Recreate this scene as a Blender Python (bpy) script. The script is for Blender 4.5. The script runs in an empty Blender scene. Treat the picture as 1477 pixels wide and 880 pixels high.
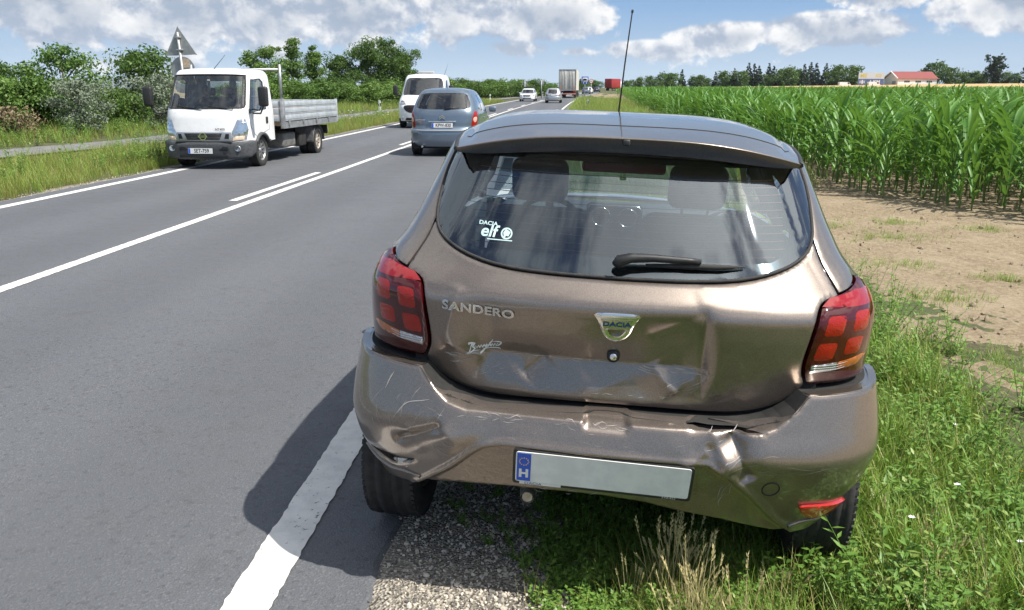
import bpy, bmesh, math, random
import numpy as np
from mathutils import Vector, Matrix, Euler, Quaternion
from mathutils.geometry import delaunay_2d_cdt

rnd = random.Random(7)
NR = np.random.default_rng(11)
PI = math.pi
sc = bpy.context.scene
COL = sc.collection

# ------------------------------------------------------------------ camera
FPX, HY, VX = 1180.0, 130.0, 815.0          # focal length, horizon and road vanishing point of the 1477 px wide photograph
PITCH = math.atan((440 - HY) / FPX)
YAW = math.atan((VX - 738.5) / math.hypot(FPX, 440 - HY))
cam_d = bpy.data.cameras.new("camera")
cam = bpy.data.objects.new("camera", cam_d)
COL.objects.link(cam)
cam.location = (0, 0, 1.6)
cam.rotation_euler = (PI / 2 - PITCH, 0, YAW)
cam_d.sensor_width = 36.0
cam_d.lens = 36.0 * FPX / 1477.0
cam_d.clip_start = 0.05
cam_d.clip_end = 30000
sc.camera = cam

# ------------------------------------------------------------------ sun, sky and clouds
SUN_DIR = Vector((0.88, -0.36, 1.42)).normalized()
sun_el = math.asin(SUN_DIR.z)
sun_d = bpy.data.lights.new("sun", 'SUN')
sun_d.energy = 4.6
sun_d.angle = math.radians(0.53)
sun_d.color = (1.0, 0.955, 0.88)
sun = bpy.data.objects.new("sun", sun_d)
COL.objects.link(sun)
sun.location = (20, -10, 40)
sun.rotation_euler = (-SUN_DIR).to_track_quat('-Z', 'Y').to_euler()

sc.view_settings.view_transform = 'Standard'
sc.view_settings.look = 'None'
sc.view_settings.exposure = 0.55
sc.view_settings.gamma = 1.0
sc.view_settings.use_curve_mapping = False
sc.cycles.max_bounces = 10
sc.cycles.transparent_max_bounces = 16
sc.cycles.caustics_reflective = False
sc.cycles.caustics_refractive = False
sc.cycles.use_denoising = True

world = bpy.data.worlds.new("World")
sc.world = world
world.use_nodes = True


class NT:
    """small helper for wiring node trees"""
    def __init__(self, tree):
        self.t = tree
        self.t.nodes.clear()

    def n(self, typ, **kw):
        nd = self.t.nodes.new(typ)
        for k, v in kw.items():
            setattr(nd, k, v)
        return nd

    def link(self, a, b):
        self.t.links.new(a, b)

    def put(self, sock, v):
        if hasattr(v, 'is_output') or hasattr(v, 'links'):
            self.t.links.new(v, sock)
        else:
            sock.default_value = v

    def m(self, op, a, b=0.0, c=0.0, clamp=False):
        nd = self.n('ShaderNodeMath', operation=op)
        nd.use_clamp = clamp
        self.put(nd.inputs[0], a)
        self.put(nd.inputs[1], b)
        self.put(nd.inputs[2], c)
        return nd.outputs[0]

    def ss(self, v, lo, hi, a=0.0, b=1.0, interp='SMOOTHSTEP'):
        nd = self.n('ShaderNodeMapRange', interpolation_type=interp)
        for i, x in enumerate((v, lo, hi, a, b)):
            self.put(nd.inputs[i], x)
        return nd.outputs[0]

    def noise(self, vec, scale, detail=4.0, rough=0.55, dist=0.0, out=0):
        nd = self.n('ShaderNodeTexNoise')
        if vec is not None:
            self.link(vec, nd.inputs['Vector'])
        nd.inputs['Scale'].default_value = scale
        nd.inputs['Detail'].default_value = detail
        nd.inputs['Roughness'].default_value = rough
        nd.inputs['Distortion'].default_value = dist
        return nd.outputs[out]

    def mix(self, f, a, b, blend='MIX'):
        nd = self.n('ShaderNodeMix', data_type='RGBA', blend_type=blend)
        self.put(nd.inputs[0], f)
        self.put(nd.inputs[6], a)
        self.put(nd.inputs[7], b)
        return nd.outputs[2]

    def xyz(self, x, y, z=0.0):
        nd = self.n('ShaderNodeCombineXYZ')
        for i, v in enumerate((x, y, z)):
            self.put(nd.inputs[i], v)
        return nd.outputs[0]


DECK = 0.0


def build_world():
    w = NT(world.node_tree)
    tc = w.n('ShaderNodeTexCoord')
    sep = w.n('ShaderNodeSeparateXYZ')
    w.link(tc.outputs['Generated'], sep.inputs[0])
    x, y, z = sep.outputs
    sky = w.n('ShaderNodeTexSky', sky_type='NISHITA', sun_disc=False)
    sky.sun_elevation = sun_el
    sky.sun_rotation = math.atan2(SUN_DIR.x, SUN_DIR.y)
    sky.altitude = 120
    sky.air_density = 1.0
    sky.dust_density = 0.6
    sky.ozone_density = 1.6
    # azimuth and elevation in units of 1/100 degree-like steps
    K = 11.80
    az = w.m('MULTIPLY', w.m('ARCTAN2', x, y), K)          # 1 unit = 100 px at the photo's focal length
    el = w.m('MULTIPLY', w.m('ARCSINE', z), K)
    p = w.xyz(az, w.m('MULTIPLY', el, 1.15), 3.7)
    wob = w.noise(p, 1.3, 3.0, 0.5)
    fb = w.noise(p, 1.45, 8.0, 0.56, 0.1)
    p2 = w.xyz(w.m('ADD', az, 0.07), w.m('ADD', w.m('MULTIPLY', el, 1.15), 0.14), 3.7)
    fb2 = w.noise(p2, 1.45, 5.0, 0.56, 0.1)
    # cloud banks standing low over the horizon: (azimuth, elevation, half width, half height, weight)
    blobs = [(-7.2, 1.05, 2.6, 0.55, 1.15), (-4.6, 0.90, 1.8, 0.42, 1.1), (-3.0, 0.95, 1.4, 0.45, 1.05), (-5.6, 0.30, 1.2, .16, .6),
             (-1.5, 1.0, 1.2, .36, .95), (-0.1, 1.0, 1.0, .30, 1.1), (-0.9, 0.55, 0.9, .14, .6), (0.2, 0.5, .45, .10, .6),
             (1.3, 0.54, 0.8, .15, .8), (2.3, 0.70, 1.0, .18, 1.0), (3.4, 0.74, 1.0, .24, 1.15), (3.9, 1.15, .7, .18, .95),
             (5.6, 0.98, .85, .30, 1.2), (6.3, 0.80, .6, .2, .8), (4.6, 0.32, 1.4, .07, .35), (-8.2, .3, 1.0, .16, .6), (8.6, 0.8, 1.6, .4, .9),
             (-11.5, .8, 2.4, .5, .9), (12.0, .9, 2.0, .4, .9), (1.2, 1.5, 1.6, .18, .5)]

    def field(azv, elv):
        tot = None
        for (a, e, ra, re, wt) in blobs:
            da = w.m('DIVIDE', w.m('SUBTRACT', azv, a), ra)
            de = w.m('DIVIDE', w.m('SUBTRACT', elv, e), re)
            d2 = w.m('ADD', w.m('MULTIPLY', da, da), w.m('MULTIPLY', de, de))
            g = w.m('MULTIPLY', w.m('EXPONENT', w.m('MULTIPLY', d2, -0.9)), wt)
            tot = g if tot is None else w.m('MAXIMUM', tot, g)
        return tot
    azw = w.m('ADD', az, w.m('MULTIPLY', w.m('SUBTRACT', wob, 0.5), 1.0))
    elw = w.m('ADD', el, w.m('MULTIPLY', w.m('SUBTRACT', fb, 0.5), 0.35))
    bl = field(azw, elw)
    # high sky: a broken cloud deck in plan projection
    zz = w.m('MAXIMUM', w.m('ADD', z, 0.10), 0.06)
    pl = w.xyz(w.m('DIVIDE', x, zz), w.m('DIVIDE', y, zz), DECK)
    deck = w.noise(pl, 2.0, 6.0, 0.58, 0.3)
    deck2 = w.noise(pl, 2.0, 2.0, 0.5, 0.3)
    up = w.ss(el, 1.3, 2.6)
    low_d = w.m('ADD', w.m('MULTIPLY', bl, 1.05), w.m('MULTIPLY', w.m('SUBTRACT', fb, 0.5), 1.7))
    low_a = w.ss(low_d, 0.33, 0.55)
    high_a = w.m('MULTIPLY', w.ss(deck, 0.45, 0.55), w.ss(el, 2.8, 6.0))
    # shade: lit from the right and above, grey where thick and low
    lit_low = w.ss(w.m('SUBTRACT', fb, fb2), -0.10, 0.13)
    thick = w.ss(low_d, 0.70, 1.30)
    wht = w.mix(lit_low, (3.3, 3.9, 5.0, 1), (8.6, 8.5, 8.4, 1))
    wht = w.mix(w.m('MULTIPLY', thick, 0.62), wht, (2.7, 3.3, 4.3, 1))
    hcol = w.mix(w.ss(deck2, 0.42, 0.72), (8.5, 8.6, 8.6, 1), (4.6, 5.1, 5.9, 1))
    # clouds near the sun scatter its light forward and glow
    dotn = w.n('ShaderNodeVectorMath', operation='DOT_PRODUCT')
    w.link(tc.outputs['Generated'], dotn.inputs[0])
    dotn.inputs[1].default_value = tuple(SUN_DIR)
    glow = w.m('POWER', w.m('MAXIMUM', dotn.outputs['Value'], 0.0), 7.0)
    hcol = w.mix(w.m('MULTIPLY', glow, 0.85), hcol, (30.0, 29.0, 27.5, 1))
    # thin white veil that brightens the blue toward the horizon
    veil = w.ss(el, 0.0, 7.0, 0.92, 0.45)
    skyc = w.mix(veil, sky.outputs[0], w.mix(w.ss(el, 0.0, 1.5), (3.9, 5.2, 6.7, 1), (1.5, 3.1, 5.8, 1)))
    STR = 0.085
    low = w.mix(low_a, skyc, wht)
    high = w.mix(w.m('MULTIPLY', high_a, 0.9), sky.outputs[0], hcol)
    b1 = w.n('ShaderNodeBackground')
    w.link(low, b1.inputs[0])
    b1.inputs[1].default_value = STR
    b2 = w.n('ShaderNodeBackground')
    w.link(high, b2.inputs[0])
    b2.inputs[1].default_value = STR
    mx = w.n('ShaderNodeMixShader')
    w.link(up, mx.inputs[0])
    w.link(b1.outputs[0], mx.inputs[1])
    w.link(b2.outputs[0], mx.inputs[2])
    out = w.n('ShaderNodeOutputWorld')
    w.link(mx.outputs[0], out.inputs[0])
    world.cycles.sampling_method = 'MANUAL'
    world.cycles.sample_map_resolution = 1024


build_world()

# ------------------------------------------------------------------ helpers: materials
MATS = {}


def pmat(name, col, rough=0.5, metal=0.0, coat=0.0, spec=0.5, emit=None, trans=0.0, coat_rough=0.03):
    if name in MATS:
        return MATS[name]
    m = bpy.data.materials.new(name)
    m.use_nodes = True
    b = m.node_tree.nodes['Principled BSDF']
    b.inputs['Base Color'].default_value = (*col, 1)
    b.inputs['Roughness'].default_value = rough
    b.inputs['Metallic'].default_value = metal
    b.inputs['Coat Weight'].default_value = coat
    b.inputs['Coat Roughness'].default_value = coat_rough
    b.inputs['Specular IOR Level'].default_value = spec
    b.inputs['Transmission Weight'].default_value = trans
    if emit:
        b.inputs['Emission Color'].default_value = (*emit[0], 1)
        b.inputs['Emission Strength'].default_value = emit[1]
    MATS[name] = m
    return m


def nmat(name):
    """a material with a node helper, its principled shader and an object-space coordinate"""
    m = bpy.data.materials.new(name)
    m.use_nodes = True
    t = NT(m.node_tree)
    b = t.n('ShaderNodeBsdfPrincipled')
    o = t.n('ShaderNodeOutputMaterial')
    t.link(b.outputs[0], o.inputs[0])
    tc = t.n('ShaderNodeTexCoord')
    MATS[name] = m
    return m, t, b, tc.outputs['Object']


def bump(t, b, h, dist=0.01, strength=1.0, prev=None):
    nd = t.n('ShaderNodeBump')
    nd.inputs['Strength'].default_value = strength
    nd.inputs['Distance'].default_value = dist
    t.link(h, nd.inputs['Height'])
    if prev is not None:
        t.link(prev, nd.inputs['Normal'])
    if b is not None:
        t.link(nd.outputs[0], b.inputs['Normal'])
    return nd.outputs[0]


def noisy(name, c1, c2, scale=20.0, rough=0.6, metal=0.0, coat=0.0, detail=4.0, bmp=0.0, bdist=0.002, spec=0.5):
    """plain material with a little grain, dirt and relief"""
    if name in MATS:
        return MATS[name]
    m, t, b, o = nmat(name)
    f = t.noise(o, scale, detail, 0.6)
    t.link(t.mix(t.ss(f, 0.35, 0.65), (*c1, 1), (*c2, 1)), b.inputs['Base Color'])
    b.inputs['Metallic'].default_value = metal
    b.inputs['Coat Weight'].default_value = coat
    b.inputs['Specular IOR Level'].default_value = spec
    t.link(t.ss(f, 0.3, 0.7, max(0.02, rough - 0.08), rough + 0.08), b.inputs['Roughness'])
    if bmp:
        bump(t, b, t.noise(o, scale * 3, 5.0, 0.6), bdist, bmp)
    return m


def glass_mat(name, tint=(0.5, 0.56, 0.58), dust=0.04, spec_f=1.5, mult=2.3, gcol=(0.95, 0.97, 1.0)):
    """thin sheet of glass: tinted see-through plus a mirror reflection and a little dust"""
    if name in MATS:
        return MATS[name]
    m = bpy.data.materials.new(name)
    m.use_nodes = True
    t = NT(m.node_tree)
    tr = t.n('ShaderNodeBsdfTransparent')
    tr.inputs[0].default_value = (*tint, 1)
    gl = t.n('ShaderNodeBsdfGlossy')
    gl.inputs['Roughness'].default_value = 0.012
    gl.inputs[0].default_value = (*gcol, 1)
    df = t.n('ShaderNodeBsdfDiffuse')
    df.inputs[0].default_value = (0.45, 0.45, 0.42, 1)
    fr = t.n('ShaderNodeFresnel')
    fr.inputs[0].default_value = spec_f
    tc = t.n('ShaderNodeTexCoord')
    o = tc.outputs['Object']
    d = t.ss(t.noise(o, 9.0, 8.0, 0.7), 0.35, 0.8, dust * 0.4, dust * 2.2)
    mx1 = t.n('ShaderNodeMixShader')
    t.link(d, mx1.inputs[0])
    t.link(tr.outputs[0], mx1.inputs[1])
    t.link(df.outputs[0], mx1.inputs[2])
    mx = t.n('ShaderNodeMixShader')
    t.link(t.m('MULTIPLY', fr.outputs[0], mult, clamp=True), mx.inputs[0])
    t.link(mx1.outputs[0], mx.inputs[1])
    t.link(gl.outputs[0], mx.inputs[2])
    out = t.n('ShaderNodeOutputMaterial')
    t.link(mx.outputs[0], out.inputs[0])
    MATS[name] = m
    return m


# ------------------------------------------------------------------ helpers: objects
def tag(o, label=None, cat=None, group=None, kind=None):
    if label:
        o['label'] = label
    if cat:
        o['category'] = cat
    if group:
        o['group'] = group
    if kind:
        o['kind'] = kind
    return o


def empty(name, loc=(0, 0, 0), rot=(0, 0, 0), label=None, cat=None, group=None, parent=None):
    o = bpy.data.objects.new(name, None)
    o.empty_display_size = 0.2
    COL.objects.link(o)
    o.location = loc
    o.rotation_euler = rot
    o.parent = parent
    return tag(o, label, cat, group)


def mesh_obj(name, verts, faces, mat=None, parent=None, smooth=False):
    me = bpy.data.meshes.new(name)
    me.from_pydata([tuple(v) for v in verts], [], [tuple(f) for f in faces])
    me.validate()
    if smooth:
        me.polygons.foreach_set('use_smooth', [True] * len(me.polygons))
    if mat:
        me.materials.append(mat)
    me.update()
    return link_mesh(name, me, parent)


def link_mesh(name, me, parent=None, loc=None, rot=None):
    o = bpy.data.objects.new(name, me)
    COL.objects.link(o)
    if parent is not None:
        o.parent = parent
    if loc is not None:
        o.location = loc
    if rot is not None:
        o.rotation_euler = rot
    return o


def np_mesh(name, V, F, mat=None, smooth=False):
    """mesh from numpy arrays: V (n,3), F (m,k) with one face size"""
    me = bpy.data.meshes.new(name)
    n, k = F.shape
    me.vertices.add(len(V))
    me.vertices.foreach_set('co', np.ascontiguousarray(V, dtype=np.float32).ravel())
    me.loops.add(n * k)
    me.loops.foreach_set('vertex_index', np.ascontiguousarray(F, dtype=np.int32).ravel())
    me.polygons.add(n)
    me.polygons.foreach_set('loop_start', np.arange(0, n * k, k, dtype=np.int32))
    if smooth:
        me.polygons.foreach_set('use_smooth', np.ones(n, dtype=bool))
    if mat:
        me.materials.append(mat)
    me.update(calc_edges=True)
    return me


class MB:
    """collects simple solids and links them as one mesh object"""
    def __init__(self):
        self.v, self.f, self.s = [], [], []

    def add(self, verts, faces, smooth=False):
        b = len(self.v)
        self.v += [tuple(p) for p in verts]
        self.f += [tuple(i + b for i in fc) for fc in faces]
        self.s += [smooth] * len(faces)
        return self

    def box(self, lo, hi, M=None):
        x0, y0, z0 = lo
        x1, y1, z1 = hi
        P = [Vector(p) for p in ((x0, y0, z0), (x1, y0, z0), (x1, y1, z0), (x0, y1, z0), (x0, y0, z1), (x1, y0, z1), (x1, y1, z1), (x0, y1, z1))]
        if M is not None:
            P = [M @ p for p in P]
        return self.add(P, [(0, 3, 2, 1), (4, 5, 6, 7), (0, 1, 5, 4), (1, 2, 6, 5), (2, 3, 7, 6), (3, 0, 4, 7)])

    def cbox(self, c, s, M=None):
        return self.box([a - b / 2 for a, b in zip(c, s)], [a + b / 2 for a, b in zip(c, s)], M)

    def bbox(self, lo, hi, r=0.02, seg=2, M=None):
        """box with rounded edges"""
        bm = bmesh.new()
        bmesh.ops.create_cube(bm, size=1)
        c = [(a + b) / 2 for a, b in zip(lo, hi)]
        s = [abs(b - a) for a, b in zip(lo, hi)]
        for v in bm.verts:
            v.co = Vector([c[i] + v.co[i] * s[i] for i in range(3)])
        bmesh.ops.bevel(bm, geom=bm.edges[:] + bm.verts[:], offset=min(r, min(s) * 0.49), segments=seg, profile=0.5, affect='EDGES')
        return self.bm(bm, M, smooth=True)

    def bm(self, bm, M=None, smooth=False):
        bm.verts.ensure_lookup_table()
        bm.verts.index_update()
        P = [(M @ v.co) if M is not None else v.co.copy() for v in bm.verts]
        F = [[v.index for v in f.verts] for f in bm.faces]
        bm.free()
        return self.add(P, F, smooth)

    def tube(self, pts, rad, n=10, caps=True, smooth=True):
        """round bar along a polyline; rad is one radius or a list"""
        pts = [Vector(p) for p in pts]
        if not isinstance(rad, (list, tuple)):
            rad = [rad] * len(pts)
        V, F = [], []
        prev = None
        for i, p in enumerate(pts):
            a = pts[max(0, i - 1)]
            b = pts[min(len(pts) - 1, i + 1)]
            d = (b - a).normalized()
            if prev is None:
                u = d.orthogonal().normalized()
            else:
                u = (prev - d * prev.dot(d)).normalized()
            prev = u
            w = d.cross(u)
            for k in range(n):
                t = 2 * PI * k / n
                V.append(p + (u * math.cos(t) + w * math.sin(t)) * rad[i])
        for i in range(len(pts) - 1):
            for k in range(n):
                F.append((i * n + k, i * n + (k + 1) % n, (i + 1) * n + (k + 1) % n, (i + 1) * n + k))
        self.add(V, F, smooth)
        if caps:
            b = len(self.v) - len(V)
            self.f.append(tuple(b + k for k in reversed(range(n))))
            self.f.append(tuple(b + (len(pts) - 1) * n + k for k in range(n)))
            self.s += [False, False]
        return self

    def lathe(self, prof, axis='x', n=24, c=(0, 0, 0), smooth=True):
        """prof: list of (radius, along); turned round an axis through c"""
        V, F = [], []
        for (r, a) in prof:
            for k in range(n):
                t = 2 * PI * k / n
                p = (a, r * math.cos(t), r * math.sin(t)) if axis == 'x' else ((r * math.cos(t), a, r * math.sin(t)) if axis == 'y' else (r * math.cos(t), r * math.sin(t), a))
                V.append((p[0] + c[0], p[1] + c[1], p[2] + c[2]))
        for i in range(len(prof) - 1):
            for k in range(n):
                F.append((i * n + k, i * n + (k + 1) % n, (i + 1) * n + (k + 1) % n, (i + 1) * n + k))
        return self.add(V, F, smooth)

    def prism(self, poly, a, b, axis='y', M=None):
        """closed polygon pushed along an axis from a to b"""
        n = len(poly)

        def P(q, t):
            p = Vector((q[0], t, q[1])) if axis == 'y' else (Vector((t, q[0], q[1])) if axis == 'x' else Vector((q[0], q[1], t)))
            return M @ p if M is not None else p
        V = [P(q, a) for q in poly] + [P(q, b) for q in poly]
        F = [tuple(range(n)), tuple(reversed(range(n, 2 * n)))] + [(i, n + i, n + (i + 1) % n, (i + 1) % n) for i in range(n)]
        return self.add(V, F)

    def build(self, name, mat=None, parent=None):
        me = bpy.data.meshes.new(name)
        me.from_pydata(self.v, [], self.f)
        me.polygons.foreach_set('use_smooth', self.s)
        if mat:
            me.materials.append(mat)
        bm = bmesh.new()
        bm.from_mesh(me)
        bmesh.ops.recalc_face_normals(bm, faces=bm.faces)
        bm.to_mesh(me)
        bm.free()
        me.update()
        return link_mesh(name, me, parent)


def text_mesh(s, size, depth=0.0, bold=0.0, shear=0.0, sx=1.0, align='CENTER', spacing=1.0):
    """mesh data of a line of lettering lying in the XY plane"""
    cu = bpy.data.curves.new("lettering", 'FONT')
    cu.body = s
    cu.size = size
    cu.extrude = depth
    cu.offset = bold
    cu.shear = shear
    cu.align_x = align
    cu.align_y = 'CENTER'
    cu.space_character = spacing
    ob = bpy.data.objects.new("lettering", cu)
    COL.objects.link(ob)
    dg = bpy.context.evaluated_depsgraph_get()
    me = bpy.data.meshes.new_from_object(ob.evaluated_get(dg))
    bpy.data.objects.remove(ob)
    if sx != 1.0:
        for v in me.vertices:
            v.co.x *= sx
    return me


def text_obj(name, s, size, M, mat, parent, **kw):
    me = text_mesh(s, size, **kw)
    me.transform(M)
    me.materials.clear()
    me.materials.append(mat)
    return link_mesh(name, me, parent)


def face_M(loc, x_axis, up):
    """matrix whose local X runs along x_axis and local Y along up"""
    xa = Vector(x_axis).normalized()
    n = xa.cross(Vector(up)).normalized()
    ya = n.cross(xa)
    M = Matrix((xa, ya, n)).transposed().to_4x4()
    M.translation = Vector(loc)
    return M


def copy_tree(o, parent=None):
    c = o.copy()
    COL.objects.link(c)
    c.parent = parent
    for ch in o.children:
        copy_tree(ch, c)
    return c


def scatter(name, pts, rots, scls, idx, protos, kind='stuff', label=None, cat=None):
    """one object that stands copies of the prototype meshes on a cloud of points"""
    me = bpy.data.meshes.new(name)
    n = len(pts)
    me.vertices.add(n)
    me.vertices.foreach_set('co', np.asarray(pts, dtype=np.float32).ravel())
    a = me.attributes.new('rot', 'FLOAT_VECTOR', 'POINT')
    a.data.foreach_set('vector', np.asarray(rots, dtype=np.float32).ravel())
    a = me.attributes.new('scl', 'FLOAT_VECTOR', 'POINT')
    a.data.foreach_set('vector', np.asarray(scls, dtype=np.float32).ravel())
    a = me.attributes.new('idx', 'INT', 'POINT')
    a.data.foreach_set('value', np.asarray(idx, dtype=np.int32))
    ob = link_mesh(name, me)
    tag(ob, label, cat, None, kind)
    gc = bpy.data.collections.new(name + "_shapes")      # never linked to the scene
    for i, pm in enumerate(protos):
        po = bpy.data.objects.new("%s_shape_%02d" % (name, i), pm)
        gc.objects.link(po)
    ng = bpy.data.node_groups.new(name + "_nodes", 'GeometryNodeTree')
    ng.interface.new_socket('Geometry', in_out='INPUT', socket_type='NodeSocketGeometry')
    ng.interface.new_socket('Geometry', in_out='OUTPUT', socket_type='NodeSocketGeometry')
    N = ng.nodes
    gi, go = N.new('NodeGroupInput'), N.new('NodeGroupOutput')
    ci = N.new('GeometryNodeCollectionInfo')
    ci.inputs['Collection'].default_value = gc
    ci.inputs['Separate Children'].default_value = True
    iop = N.new('GeometryNodeInstanceOnPoints')
    iop.inputs['Pick Instance'].default_value = True

    def att(nm, dt):
        q = N.new('GeometryNodeInputNamedAttribute')
        q.data_type = dt
        q.inputs['Name'].default_value = nm
        return q.outputs['Attribute']
    e2r = N.new('FunctionNodeEulerToRotation')
    L = ng.links.new
    L(att('rot', 'FLOAT_VECTOR'), e2r.inputs[0])
    L(gi.outputs[0], iop.inputs['Points'])
    L(ci.outputs[0], iop.inputs['Instance'])
    L(att('idx', 'INT'), iop.inputs['Instance Index'])
    L(e2r.outputs[0], iop.inputs['Rotation'])
    L(att('scl', 'FLOAT_VECTOR'), iop.inputs['Scale'])
    L(iop.outputs[0], go.inputs[0])
    md = ob.modifiers.new('scatter', 'NODES')
    md.node_group = ng
    return ob
# ------------------------------------------------------------------ the lie of the land
def curve(y):
    y = np.asarray(y, dtype=float)
    return np.where(y > 0, np.where(y < 300, 1.75 * (y / 92.0) ** 2, 18.6 + (y - 300) * 0.124), 0.0)


def grade(y):
    y = np.asarray(y, dtype=float)
    t = np.clip(y - 8, 0, None)
    return np.where(t < 20, 0.0046 * t * t / 40.0, 0.0046 * (t - 10)) * np.where(y > 700, 700 / np.maximum(y, 700), 1)


PROF_X = np.array([-4000, -60, -30, -17, -14.5, -11, -8.9, -8.4, -8.2, -0.75, -0.55, -0.3, 0.1, 0.6, 1.1, 1.7, 2.6, 6, 4000])
PROF_Z = np.array([-0.6, -0.4, -0.1, 0.10, 0.02, -0.02, -0.05, -0.03, -0.03, -0.03, -0.012, -0.015, -0.03, -0.055, -0.09, -0.13, -0.13, -0.13, -0.13])


def terrain(x, y):
    x = np.asarray(x, dtype=float)
    y = np.asarray(y, dtype=float)
    xr = x - curve(y)
    z = np.interp(xr, PROF_X, PROF_Z) + grade(y)
    # the far fields on the right rise gently
    return z + np.clip(y - 205, 0, 260) * (0.002 + 0.0095 * np.clip((xr - 5) / 140.0, 0, 1)) * (x > 8)


def tz(x, y):
    return float(terrain(x, y))


def rx(x, y):
    return x + float(curve(y))


# ------------------------------------------------------------------ ground materials
def mat_asphalt():
    m, t, b, o = nmat('asphalt')
    big = t.noise(o, 0.35, 4.0, 0.6)
    mid = t.noise(o, 3.5, 5.0, 0.65)
    vor = t.n('ShaderNodeTexVoronoi')
    t.link(o, vor.inputs['Vector'])
    vor.inputs['Scale'].default_value = 130
    vor2 = t.n('ShaderNodeTexVoronoi')
    t.link(o, vor2.inputs['Vector'])
    vor2.inputs['Scale'].default_value = 55
    sp = t.n('ShaderNodeSeparateXYZ')
    t.link(o, sp.inputs[0])
    fine = t.noise(o, 260, 3.0, 0.7)
    c = t.mix(t.ss(fine, 0.3, 0.7), (0.084, 0.089, 0.099, 1), (0.128, 0.133, 0.143, 1))
    # single pale and dark chips in the mix
    csep = t.n('ShaderNodeSeparateColor')
    t.link(vor.outputs['Color'], csep.inputs[0])
    chip = t.m('GREATER_THAN', csep.outputs[0], 0.88)
    c = t.mix(t.m('MULTIPLY', chip, 0.28), c, (0.22, 0.22, 0.22, 1))
    csep2 = t.n('ShaderNodeSeparateColor')
    t.link(vor2.outputs['Color'], csep2.inputs[0])
    c = t.mix(t.m('MULTIPLY', t.m('GREATER_THAN', csep2.outputs[1], 0.93), 0.3), c, (0.03, 0.03, 0.032, 1))
    c = t.mix(t.ss(big, 0.35, 0.7, 0.0, 0.40), c, (0.132, 0.137, 0.146, 1))
    c = t.mix(t.ss(mid, 0.55, 0.8, 0.0, 0.35), c, (0.05, 0.05, 0.053, 1))
    # lane wear: slightly polished darker wheel tracks along the road
    wave = t.m('SINE', t.m('MULTIPLY', t.m('ADD', sp.outputs[0], 0.5), 2 * PI / 1.75))
    c = t.mix(t.ss(wave, -1, 1, 0.0, 0.30), c, (0.072, 0.075, 0.082, 1))
    t.link(c, b.inputs['Base Color'])
    t.link(t.ss(mid, 0.3, 0.7, 0.62, 0.82), b.inputs['Roughness'])
    b.inputs['Specular IOR Level'].default_value = 0.4
    n1 = bump(t, None, vor.outputs['Distance'], 0.006, 0.55)
    bump(t, b, fine, 0.004, 0.5, n1)
    return m


def mat_paint_line():
    m, t, b, o = nmat('road_paint')
    f = t.noise(o, 38, 6.0, 0.7)
    g = t.noise(o, 2.2, 3.0, 0.6)
    wear = t.ss(t.m('ADD', f, t.m('MULTIPLY', g, 0.25)), 0.75, 0.81)
    c = t.mix(t.ss(t.noise(o, 9, 5, .6), .35, .7), (0.72, 0.70, 0.65, 1), (0.58, 0.565, 0.53, 1))
    c = t.mix(wear, c, (0.11, 0.11, 0.11, 1))
    t.link(c, b.inputs['Base Color'])
    b.inputs['Roughness'].default_value = 0.6
    bump(t, b, t.noise(o, 180, 3.0, 0.6), 0.003, 0.5)
    return m


def mat_ground():
    m, t, b, o = nmat('turf_soil')
    f = t.noise(o, 0.6, 5.0, 0.6)
    g = t.noise(o, 14, 6.0, 0.65)
    c = t.mix(t.ss(g, 0.35, 0.65), (0.055, 0.045, 0.025, 1), (0.11, 0.11, 0.04, 1))
    c = t.mix(t.ss(f, 0.4, 0.65, 0, 0.7), c, (0.06, 0.095, 0.022, 1))
    t.link(c, b.inputs['Base Color'])
    b.inputs['Roughness'].default_value = 0.95
    bump(t, b, g, 0.05, 0.6)
    return m


def mat_dirt():
    m, t, b, o = nmat('field_dirt')
    f = t.noise(o, 1.1, 5.0, 0.6)
    g = t.noise(o, 22, 7.0, 0.7)
    c = t.mix(t.ss(g, 0.3, 0.7), (0.185, 0.140, 0.088, 1), (0.31, 0.25, 0.168, 1))
    c = t.mix(t.ss(f, 0.42, 0.7, 0, 0.55), c, (0.36, 0.295, 0.205, 1))
    t.link(c, b.inputs['Base Color'])
    b.inputs['Roughness'].default_value = 0.95
    b.inputs['Specular IOR Level'].default_value = 0.2
    bump(t, b, g, 0.03, 0.7)
    return m


def mat_gravel():
    m, t, b, o = nmat('gravel_bed')
    v = t.n('ShaderNodeTexVoronoi')
    t.link(o, v.inputs['Vector'])
    v.inputs['Scale'].default_value = 95
    cs = t.n('ShaderNodeSeparateColor')
    t.link(v.outputs['Color'], cs.inputs[0])
    f = t.noise(o, 3.0, 4.0, 0.6)
    c = t.mix(cs.outputs[0], (0.14, 0.125, 0.10, 1), (0.46, 0.41, 0.34, 1))
    c = t.mix(t.ss(f, 0.45, 0.7, 0, 0.55), c, (0.10, 0.09, 0.075, 1))
    t.link(c, b.inputs['Base Color'])
    b.inputs['Roughness'].default_value = 0.9
    bump(t, b, v.outputs['Distance'], 0.02, 0.8)
    return m


M_ASPH, M_LINE, M_GRND, M_DIRT, M_GRAV = mat_asphalt(), mat_paint_line(), mat_ground(), mat_dirt(), mat_gravel()
M_WHEAT = noisy('ripe_wheat', (0.42, 0.27, 0.11), (0.52, 0.36, 0.17), 0.9, 0.9, bmp=0.5, bdist=0.3)
M_PATH = noisy('path_asphalt', (0.13, 0.13, 0.135), (0.20, 0.195, 0.19), 6.0, 0.85, bmp=0.4, bdist=0.004)


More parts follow.
